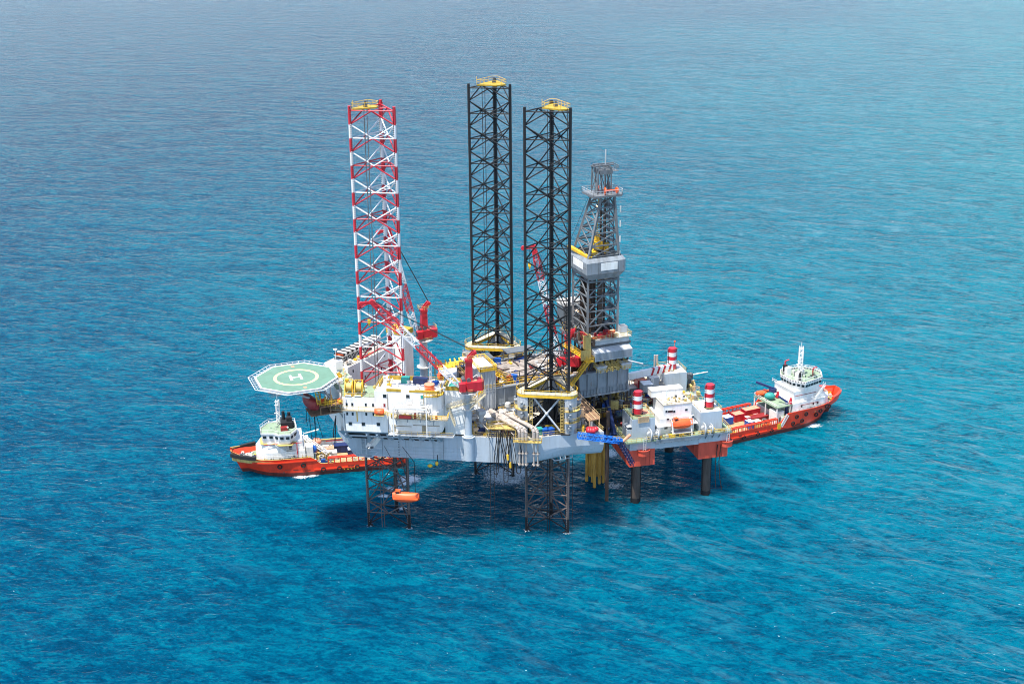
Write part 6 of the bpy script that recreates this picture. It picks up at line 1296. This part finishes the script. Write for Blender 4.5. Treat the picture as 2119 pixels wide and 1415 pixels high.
def poly_windows(F, pts, z, h, parent, w=1.0, gap=.35, k=1.0, skip_=()):
    n_ = len(pts); cx = sum(p[0] for p in pts)/n_; cy = sum(p[1] for p in pts)/n_
    for i in range(n_):
        if i in skip_: continue
        a, c = Vector((*pts[i], 0)), Vector((*pts[(i+1) % n_], 0)); l_ = (c-a).length; m_ = int((l_-.2)/(w+gap))
        if m_ < 1: continue
        d = (c-a).normalized(); nrm = Vector((d.y, -d.x, 0)); nrm = nrm if nrm.dot((a+c)/2-Vector((cx, cy, 0))) > 0 else -nrm
        for j_ in range(m_):
            p = a+d*(l_*(j_+.5)/m_)+nrm*.05; f = F.sub(p.x, p.y, math.degrees(math.atan2(d.y, d.x))); b = MB(); b.box(f, -w/2, w/2, -.06, .06, z-h/2, z+h/2); part('window', b, M_GLASS, parent)
poly_windows(SL, grow(wh1, 1.03), 11.9, .75, wh_o, .95)
b = MB(); b.prism(poly(SL, grow(wh1, 1.12)), 9.7, 9.85); part('bridge_walkway', b, M_YELD, s1)
b = MB(); b.rail([SL.w(x, y, 7.4) for x, y in ((15.2, -5.5), (20.7, -5.5), (20.7, 5.5))], 1.0, 1.3, .05); b.stair(SL.w(12.6, -5.5, 9.8), SL.w(15.8, -5.5, 7.4), .7); part('railing', b, M_WHITE, s1)
b = MB(); b.bar(SL.w(18.6, -5.7, 4.3), SL.w(18.6, -5.7, 9.9), .22); b.bar(SL.w(16.0, -5.6, 9.9), SL.w(20, -5.6, 9.9), .15); b.bar(SL.w(9.6, -5.4, 9.9), SL.w(13.2, -5.2, 9.9), .12); part('red_pipe', b, M_RED, s1)
b = MB(); b.box(SL, 17.3, 17.9, -5.66, -5.6, 4.4, 6.4); b.box(SL, 16.4, 17.2, -4.25, -4.2, 7.5, 9.2); part('door', b, M_DGREY, s1)
b = MB(); b.box(SL, 21.0, 23, -5.2, -2.2, 4.4, 8.2); b.box(SL, 21, 22, 2, 5, 4.4, 7.5); part('vent_housing', b, M_WHITEW, s1)
b = MB(); b.prism(rect(SL, 14.6, 17.8, -2.2, 1.8), 12.7, 14.8); b.cyl(SL.w(15.4, .6, 14.8), SL.w(15.4, .6, 17.2), .45, 10); b.cyl(SL.w(16.9, 1.0, 14.8), SL.w(17.0, 1.0, 16.6), .45, 10); b.box(SL, 16.2, 17.6, -1.4, .2, 14.8, 15.9); b.box(SL, 17.0, 18.2, -1.6, 1.9, 12.7, 13.6); part('funnel', b, M_BLACK, s1)
b = MB(); b.box(SL, 14.4, 16.4, -3.6, -2.2, 12.72, 13.9); part('funnel_base', b, M_REDD, s1)
def ship_mast(F, t, x, y, z0, z1, m=M_WHITE, w=.9, bars=()):
    b = MB(); c = F.w(x, y)
    b.truss(c+Vector((0, 0, z0)), c+Vector((0, 0, z1)), w, w, int((z1-z0)/.7), .09, up=Vector((0, 1, 0)), rb=.06); b.cyl(c+Vector((0, 0, z1)), c+Vector((0, 0, z1+1.4)), .06, 5)
    for z, l_ in bars: b.bar(F.w(x, y, z), F.w(x-l_*.4, y-l_, z+.1), .2); b.bar(F.w(x, y, z), F.w(x+l_*.3, y+l_*.8, z+.1), .16); b.box(F.sub(x-l_*.4, y-l_, 0), -.5, .5, -.12, .12, z+.3, z+.5)
    part('mast', b, m, t)
ship_mast(SL, s1, 14.0, 1.9, 12.7, 20.2, bars=((14.4, 2.6), (16.4, 1.3), (18.6, .8), (19.6, .7)))
b = MB(); b.cyl(SL.w(11.3, -1, 12.7), SL.w(11.3, -1, 15.0), .06, 5); b.ball(SL.w(11.3, -1, 15), .25); b.cyl(SL.w(13, -2, 12.7), SL.w(13, -2, 14.2), .05, 5); b.cyl(SL.w(16.4, -3.4, 12.7), SL.w(16.4, -3.4, 13.8), .06, 5); b.ball(SL.w(16.4, -3.4, 13.9), .28); part('aerial', b, M_WHITE, s1)
cl = clutter(SL, 2.2, 7, -2.6, 2.6, 4.35, 34, [M_YEL, M_NAVY, M_WHITEW, M_DGREY], 1.2, .7, 71); put(s1, cl, [M_YEL, M_NAVY, M_WHITEW, M_DGREY], ['windlass_part', 'rope_drum', 'bollard', 'anchor_gear'])
b = MB(); c = SL.w(22.6, -3.2, 6.6); b.ball(c, 1.35, 0, 14, 8, (1.2, 1, .9)); part('covered_winch', b, M_BLUE, s1)
b = MB(); b.ball(SL.w(24.3, .6, 7.2), 1.3, 0, 14, 8, (1.1, 1, .8)); part('covered_boat', b, M_SALMON, s1)
b = MB(); b.truss(SL.w(21, -1.5, 9.6), SL.w(27.2, -3.8, 5.2), .9, .7, 9, .1, rb=.07); b.cyl(SL.w(21, .5, 10), SL.w(25, -.3, 11.2), .18, 8); part('crane_arm', b, M_WHITEW, s1)
cl = clutter(SL, 21, 28, -5.4, 5, 1.95, 60, [M_REDD, M_DGREY, M_YELD, M_BLUE, M_WHITEW], 3.2, 1.0, 72); put(s1, cl, [M_REDD, M_DGREY, M_YELD, M_BLUE, M_WHITEW], ['tow_winch', 'deck_machinery', 'handrail_section', 'drum', 'locker'])
def cargo(F, x, y, z, L, w, h, m, mt, label, deg=0, cat='cargo container', grp=None): container(F, x, y, z, L, w, h, m, label, deg, cat=cat, roof=mt, group=grp)
for x, y, L, w, h, m, mt, la in ((28.1, -0.2, 3.4, 2.4, 2.2, M_WHITEW, M_WHITE, 'white-topped skip nearest the left ship rail'), (27.8, 2.8, 2.6, 2.4, 2.2, M_TAN, M_SALMON, 'pink-tan crate behind the white skip on the left ship'), (25.2, 3.6, 2.4, 2.0, 2.0, M_TAN, M_SALMON, 'small salmon crate at the forward end of the left ship cargo'),
        (31.6, 4.4, 4.8, 2.6, 2.2, M_NAVY, M_NAVY, 'long dark blue container on the left ship deck'), (33.0, 6.6, 5.6, 2.0, 2.4, M_WHITEW, M_WHITE, 'long white container along the far rail of the left ship'), (34.2, 1.4, 2.6, 2.2, 1.9, M_NAVY, M_WHITE, 'blue box with pale square lid on the left ship deck'), (37.4, 2.6, 3.4, 2.4, 2.2, M_NAVY, M_NAVY, 'dark blue container close under the rig bow'), (23.2, 5.4, 1.8, 1.6, 1.6, M_TEAL, M_TEAL, 'bright teal bin near the forward cargo of the left ship')):
    cargo(SL, x, y, 1.9, L, w, h, m, mt, la, grp='cargo on the left supply ship')
cl = clutter(SL, 33, 46, -4.6, -2, 1.95, 24, [M_BLUE, M_ORG, M_STEEL, M_WHITEW], 1.4, .8, 73); put(s1, cl, [M_BLUE, M_ORG, M_STEEL, M_WHITEW], ['drum', 'net_bag', 'pipe_bundle', 'locker'])
# --- right ship
L2_, B2 = 53, 7.2
s2 = thing('supply_ship', SR.w(26, 0, -1.6), 'orange-red supply ship at the right with tall white lattice mast, red cargo boxes aft', 'ship', 'supply ships beside the rig')
ship_hull(SR, s2, L2_, B2, 24.5, 6.0, 3.5, [M_SHIP, M_BOOT, M_SHIP])
b = MB(); strake(b, SR, .3, 6, L2_, B2, 6.9, .1, .8, .8); part('bow_fender', b, M_SHIP, s2)
for x, z in ((11.5, 4.2), (13.0, 3.2), (17.5, 4.6), (18.8, 2.6), (21, 4.4), (22.2, 2.4), (7.6, 4.6), (9, 5.2), (30, 1.6), (35, 1.5), (40, 1.4), (45, 1.5)):
    b = MB(); tyre(b, SR, x, L2_, B2, z, 1, .75); part('tyre_fender', b, M_BLK, s2)
b = MB(); strake(b, SR, 25, 51, L2_, B2, 1.9, -.02); part('rubbing_strake', b, M_SHIP, s2)
b = MB(); b.bar(SR.w(24.6, B2+.03, 5.9), SR.w(26.9, B2+.03, 2.2), .12, .5); b.bar(SR.w(24.0, B2+.05, 5.4), SR.w(26.3, B2+.05, 2.0), .1, .3); part('hawse_stripe', b, M_WHITEW, s2)
b = MB(); b.box(SR, 26.8, 28.0, B2-.05, B2+.12, 1.6, 3.4); part('yellow_gate', b, M_YEL, s2)
cargo_rail(SR, s2, 28, 51.5, L2_, B2, 3.5, 4.9, M_SHIP, 1.5)
b = MB(); b.prism(poly(SR, [(5.6, 2), (7.4, 4.6), (9.6, 5.6), (21.6, 5.8), (21.6, -5.8), (9.6, -5.6), (7.4, -4.6), (5.6, -2)]), 4.6, 8.0)
b.prism(poly(SR, [(6.2, 2), (8, 4.4), (10, 5.2), (14, 5.2), (14, -5.2), (10, -5.2), (8, -4.4), (6.2, -2)]), 8.0, 9.6, top=poly(SR, [(8, 1.8), (9, 4.0), (10.6, 4.8), (14, 4.8), (14, -4.8), (10.6, -4.8), (9, -4.0), (8, -1.8)]))
b.prism(poly(SR, rect_ := [(11, -4.8), (20.6, -4.8), (20.6, 4.8), (11, 4.8)]), 8.0, 11.4); part('deckhouse', b, M_WHITE, s2)
wh2 = [(8.6, -1.4), (8.6, 1.4), (10.8, 4.6), (17.6, 6.0), (19.8, 2.6), (19.8, -2.6), (17.6, -5.4), (11, -4.8)]
b = MB(); b.prism(poly(SR, grow(wh2, .96)), 11.4, 12.4); b.prism(poly(SR, wh2), 12.4, 13.9, top=poly(SR, grow(wh2, 1.07))); wo = part('wheelhouse', b, M_WHITE, s2)
b = MB(); b.prism(poly(SR, grow(wh2, 1.05)), 13.9, 14.0); part('wheelhouse_roof', b, M_GDECK, wo)
b = MB(); rg = [SR.w(x, y, 14.0) for x, y in grow(wh2, 1.08)]
for p, q in zip(rg, rg[1:]+rg[:1]): b.bar(p+Vector((0, 0, .3)), q+Vector((0, 0, .3)), .15, .75)
part('parapet', b, M_WHITE, wo)
b = MB()
for p, q in zip(rg, rg[1:]+rg[:1]):
    l_ = (q-p).length; n_ = max(1, int(l_/.8))
    for k in range(n_): c = p.lerp(q, (k+.5)/n_)+Vector((0, 0, .3)); d = (q-p).normalized(); b.bar(c-d*.2, c+d*.2, .19, .36)
part('parapet_slot', b, M_DGREY, wo)
b = MB(); b.rail([SR.w(x, y, 14.6) for x, y in grow(wh2, 1.0)], .9, 1.2, .05, 0, True); part('roof_railing', b, M_WHITE, wo)
poly_windows(SR, grow(wh2, 1.035), 13.2, .8, wo, .85, .3)
b = MB()
for x in (12, 13.6, 18): b.box(SR, x, x+.5, 5.82, 5.86, 6.4, 7.2)
for y in (-3, 0, 3): b.box(SR, 21.6, 21.66, y, y+.5, 6.4, 7.2)
part('porthole', b, M_GLASS, s2)
b = MB(); b.stair(SR.w(9.4, 5.0, 11.6), SR.w(13.4, 5.6, 8.0), .8); b.rail([SR.w(10, 5.7, 8.0), SR.w(21.5, 5.7, 8.0), SR.w(21.5, -5.7, 8.0)], 1.0, 1.3, .05); b.rail([SR.w(21, 5.6, 11.4), SR.w(21, -5.6, 11.4)], 1, 1.2, .05); part('railing', b, M_WHITE, s2)
b = MB(); b.box(SR, 12.2, 20.4, 4.85, 4.95, 9.9, 10.05); b.box(SR, 12, 19, 5.82, 5.9, 7.0, 7.12); part('red_handrail', b, M_REDD, s2)
b = MB(); b.box(SR, 8.2, 9.2, 3.5, 5.2, 9.6, 9.8); b.box(SR, 8.2, 9.6, -2, 2, 9.65, 9.8); part('forward_deck_patch', b, M_SALMON, s2)
ship_mast(SR, s2, 14.6, -.6, 14, 23.2, w=1.1, bars=((16.0, 2.6), (17.5, 1.6), (18.8, 1.2)))
for y in (-2.4, 2.8): b = MB(); b.prism(rect(SR, 17.0, 18.6, y-.7, y+.7), 14, 16.4); part('funnel', b, M_WHITE, s2)
b = MB(); b.prism(rect(SR, 17.6, 18.6, -3.9, -2.9), 14, 17.0); b.cyl(SR.w(18, 3.8, 14), SR.w(18, 3.8, 16.8), .35, 10); part('exhaust', b, M_BLACK, s2)
for x, y in ((18.2, -3.4), (11.6, 1.8)):
    b = MB(); b.cyl(SR.w(x, y, 15.6 if x > 15 else 14), SR.w(x, y, 18.2 if x > 15 else 16.4), .2, 8); b.cyl(SR.w(x, y, 18.2 if x > 15 else 16.4), SR.w(x-1.2, y+.3, 18.6 if x > 15 else 16.8), .18, 8); part('fire_monitor', b, M_RED, s2)
cl = clutter(SR, 11, 17, -4, 4, 14.0, 30, [M_WHITEW, M_DGREY, M_GREEN], 1.2, .5, 81); put(s2, cl, [M_WHITEW, M_DGREY, M_GREEN], ['radar_box', 'vent_grille', 'deck_locker'])
b = MB(); b.box(SR, 21.6, 27.6, -5.8, 5.8, 7.6, 7.8); part('boat_deck', b, M_GDECK, s2)
b = MB()
for x in (22.5, 27.3):
    for y in (-5.6, 0, 5.6): b.bar(SR.w(x, y, 2), SR.w(x, y, 7.6), .35)
b.rail([SR.w(21.8, 5.7, 7.8), SR.w(27.5, 5.7, 7.8), SR.w(27.5, -5.7, 7.8), SR.w(21.8, -5.7, 7.8)], 1, 1.1, .06); b.box(SR, 24.5, 27.5, 2.2, 5.6, 2, 6.4); part('boat_deck_frame', b, M_WHITEW, s2)
b = MB(); b.box(SR, 25.5, 26.3, 5.61, 5.66, 2.4, 4.6); part('door', b, M_DGREY, s2)
lifeboat(SR.w(25.4, -4.2, 8.2), 20, 4.6, 1.9, 1.5, 'open orange rescue boat on the boat deck of the right ship', cabin=False)
b = MB(); b.ball(SR.w(25.3, -.8, 9.0), 1.3, 0, 12, 8, (1.3, 1, .9)); part('covered_winch', b, M_TEAL, s2)
b = MB(); c = SR.w(23.4, -2.0, 7.8); b.cyl(c, c+Vector((0, 0, 3.0)), .5, 10); b.bar(c+Vector((.4, 0, 2.8)), c+Vector((-5.0, 1.2, 4.6)), .5, .6); b.box(SR.sub(23.4, -2, 0), -.9, .9, -.8, .8, 9.4, 10.8); part('knuckle_crane', b, M_NAVY, s2)
b = MB(); c = SR.w(22.8, 4.4, 5.0); b.cyl(c-Vector((0, 0, 3)), c+Vector((0, 0, 3.6)), .45, 10); b.bar(c+Vector((.2, 0, 3.4)), c+Vector((-2.4, 1.4, 4.8)), .45, .5); b.bar(c+Vector((0, 0, 1)), c+Vector((1.2, 0, 3.4)), .3); part('blue_crane', b, M_NAVY, s2)
for x, y in ((22.2, -1.0), (21.9, 5.0), (24.5, -4.6)):
    b = MB(); b.cyl(SR.w(x, y, 8), SR.w(x, y, 9.8), .65, 12, 0, .3); part('liferaft_canister', b, M_RED, s2)
cl = clutter(SR, 2.4, 5.6, -2.6, 2.6, 4.75, 22, [M_YEL, M_DGREY, M_WHITEW], 1.2, .6, 82); put(s2, cl, [M_YEL, M_DGREY, M_WHITEW], ['windlass_part', 'anchor_gear', 'bollard'])
cl = clutter(SR, 27, 31, -5, 5.4, 1.98, 26, [M_YEL, M_DGREY, M_ORG, M_WHITEW], 1.2, .9, 83); put(s2, cl, [M_YEL, M_DGREY, M_ORG, M_WHITEW], ['yellow_frame', 'tow_winch', 'rope_drum', 'locker'])
b = MB()
for k in range(4): b.cyl(SR.w(16+k*1.4, 6.3, 5.2), SR.w(17.1+k*1.4, 6.35, 5.2), .38, 10)
part('liferaft_canister', b, M_WHITE, s2)
for x, y, L, w, h, m, mt, la in ((29.8, -4.0, 5.4, 2.6, 2.8, M_RED, M_SALMON, 'longest red container at the far rail of the right ship'), (35.0, -3.4, 3.4, 2.6, 2.4, M_RED, M_SALMON, 'square red container left of the longest one on the right ship'), (33.8, -6.0, 5.0, 1.0, 1.8, M_REDD, M_REDD, 'thin dark red rack along the far rail of the right ship'),
        (29.6, -0.4, 6.2, 2.6, 1.6, M_REDD, M_REDD, 'low dark red open basket in front of the longest red container'), (33.2, -0.8, 1.6, 1.6, 1.8, M_RED, M_WHITE, 'small red box with white lid among red cargo on the right ship'),
        (35.0, 2.8, 2.0, 2.4, 2.2, M_BLUE, M_WHITE, 'blue container with white roof near the near rail of the right ship'), (32.7, 3.4, 2.2, 2.2, 2.0, M_PALEY, M_WHITEW, 'pale yellow-green container beside the blue one on the right ship'), (39.2, -2.8, 2.8, 2.6, 2.4, M_BLUE, M_WHITE, 'blue container with white roof beside the grey platform corner'), (41.6, -4.2, 2.2, 2.6, 2.4, M_TAN, M_SALMON, 'orange-tan container half hidden by the grey platform corner')):
    cargo(SR, x, y, 1.95, L, w, h, m, mt, la, grp='cargo on the right supply ship')
cl = clutter(SR, 41, 50, -2, 5, 1.98, 26, [M_DGREY, M_GREEN, M_YEL, M_ORG], 1.1, 1.0, 84); put(s2, cl, [M_DGREY, M_GREEN, M_YEL, M_ORG], ['pipe_bundle', 'net_bag', 'yellow_frame', 'rope_drum'])
# ---------------------------------------------------------------- foam on the water
def foam_mat(name, den, sc):
    m = bpy.data.materials.new(name); m.use_nodes = True; nt = m.node_tree; b = nt.nodes['Principled BSDF']; N = nt.nodes.new; L = nt.links.new
    b.inputs['Base Color'].default_value = (.8, .86, .88, 1); b.inputs['Roughness'].default_value = .8
    g = N('ShaderNodeNewGeometry'); n = N('ShaderNodeTexNoise'); n.inputs['Scale'].default_value = sc; n.inputs['Detail'].default_value = 9; n.inputs['Roughness'].default_value = .7; n.inputs['Distortion'].default_value = .8; L(g.outputs['Position'], n.inputs['Vector'])
    vc = N('ShaderNodeVertexColor'); vc.layer_name = 'd'; a = N('ShaderNodeMath'); a.operation = 'ADD'; L(n.outputs['Fac'], a.inputs[0]); L(vc.outputs['Color'], a.inputs[1])
    r = N('ShaderNodeValToRGB'); r.color_ramp.elements[0].position = den; r.color_ramp.elements[0].color = (0, 0, 0, 1); r.color_ramp.elements[1].position = den+.26; r.color_ramp.elements[1].color = (.75, .75, .75, 1); L(a.outputs[0], r.inputs['Fac']); L(r.outputs['Color'], b.inputs['Alpha']); return m
FM1 = foam_mat('churned_foam', .80, 1.6); FM2 = foam_mat('wash_foam', .92, 1.4)
def foam(blobs, m, label, zoff=.05):
    N_ = 34; xs = [c.x for c, _, _ in blobs]; V = []; 
    x0 = min(c.x-r*1.5 for c, r, k in blobs); x1 = max(c.x+r*1.5 for c, r, k in blobs); y0 = min(c.y-r*1.5*k for c, r, k in blobs); y1 = max(c.y+r*1.5*k for c, r, k in blobs)
    W8 = []
    for i in range(N_+1):
        for j in range(N_+1):
            x = x0+(x1-x0)*i/N_; y = y0+(y1-y0)*j/N_; d = max((max(0, 1-math.hypot((x-c.x)/r, (y-c.y)/(r*k))/1.45) for c, r, k in blobs)); V.append((x, y, zoff)); W8.append(d)
    me = bpy.data.meshes.new('sea_foam'); fs = [(i*(N_+1)+j, (i+1)*(N_+1)+j, (i+1)*(N_+1)+j+1, i*(N_+1)+j+1) for i in range(N_) for j in range(N_)]
    fs = [f for f in fs if max(W8[k] for k in f) > 0]
    me.from_pydata(V, [], fs); me.materials.append(m); ca = me.color_attributes.new('d', 'FLOAT_COLOR', 'POINT')
    for k, d in enumerate(W8): d = min(.5, d*.62); ca.data[k].color = (d, d, d, 1)
    o = bpy.data.objects.new('sea_foam', me); COL.objects.link(o); o['kind'] = 'stuff'; o['label'] = label
foam([(Zp(848, 991, 0), 3.4, .8), (Zp(836, 1000, 0), 2.4, .7)], foam_mat('dense_foam', .66, 1.2), 'solid white foam patch behind the bow leg')
foam([(Zp(812, 1012, 0), 3.0, .8), (Zp(825, 1014, 0), 3.0, .7), (Zp(795, 1026, 0), 2.4, .6), (Zp(830, 1052, 0), 2.0, .7)], foam_mat('dense_foam_thin', .76, 1.2), 'broken white foam inside the bow leg')
foam([(Zp(1040, 984, 0), 8, 1.1), (Zp(1055, 990, 0), 6, 1.0), (Zp(1075, 978, 0), 5, 1)], FM1, 'churned white water round the rear black leg')
foam([(Zp(1262, 938, 0), 4, 1.2)], FM1, 'white water between wellhead and small platform'); foam([(Zp(1270, 1005, 0), 5, .9)], FM2, 'faint wash by the conductor pipes')
foam([(Zp(645, 983, 0), 2.6, .7), (Zp(622, 987, 0), 3, .5), (Zp(700, 975, 0), 3, .5), (Zp(730, 972, 0), 3, .5)], FM1, 'wash along the left ship waterline')
foam([(Zp(1665, 878, 0), 4, .6), (Zp(1680, 880, 0), 4, .6), (Zp(1652, 874, 0), 3, .6)], FM1, 'white bow wash beside the right ship')
foam([(Zp(1368, 922, 0), 5, .9)], FM2, 'foam at the rear leg of the small platform')

for i in range(3):
    F_ = R.sub(*leg_centre(i), 0)
    foam([(F_.w(LEGR*math.cos(rad(a)), LEGR*math.sin(rad(a))), 1.7, .9) for a in TH], FM2, 'faint wash round the foot of a lattice leg, %s' % ('bow', 'near stern', 'far stern')[i])
foam([(P.w(0, 0), 2.0, .8)], FM2, 'faint wash at the front left round leg'); foam([(P.w(19.9, -.5), 2.0, .8)], FM2, 'faint wash at the front right round leg')
foam([(Zp(x, y, 0), 2.4, .35) for x, y in ((1520, 912), (1560, 904), (1600, 896), (1635, 888))], FM2, 'broken wash along the right ship side')
# scuffs, draught marks and rope fenders on the ship sides
for F_, t_, L_, B_ in ((SL, s1, L1_, B1), (SR, s2, L2_, B2)):
    sd = -1 if F_ is SL else 1; rnd = random.Random(int(L_))
    b = MB()
    for k in range(7): f = F_.sub(4.6+.12*k, sd*(hull_wl(6.2, L_, B_)*.62+.32*k*.25), 0); 
    for k in range(16):
        x = rnd.uniform(12, L_-4); z = rnd.uniform(.9, 2.4); y = sd*(hull_half(x, L_, B_)+.035); l_ = rnd.uniform(.4, 2.2); b.box(F_, x, x+l_, y-.03, y+.0, z, z+rnd.uniform(.12, .4))
    part('hull_scuff', b, M_BOOT, t_)
    for k in range(8):
        x = rnd.uniform(8, 22); b = MB(); y = sd*(hull_half(x, L_, B_)-.55); b.bar(F_.w(x, y, 4.3), F_.w(x, y, 5.9), .3); b.bar(F_.w(x+.6, y, 4.3), F_.w(x+.6, y, 5.7), .25); part('bollard', b, M_DGREY if k % 2 else M_YELD, t_)
    b = MB(); b.rail([F_.w(x, sd*(hull_half(x, L_, B_)-.15), 5.7) for x in (8, 12, 16, 20, 23)], 1.0, 1.5, .045); part('bulwark_rail', b, M_WHITEW, t_)
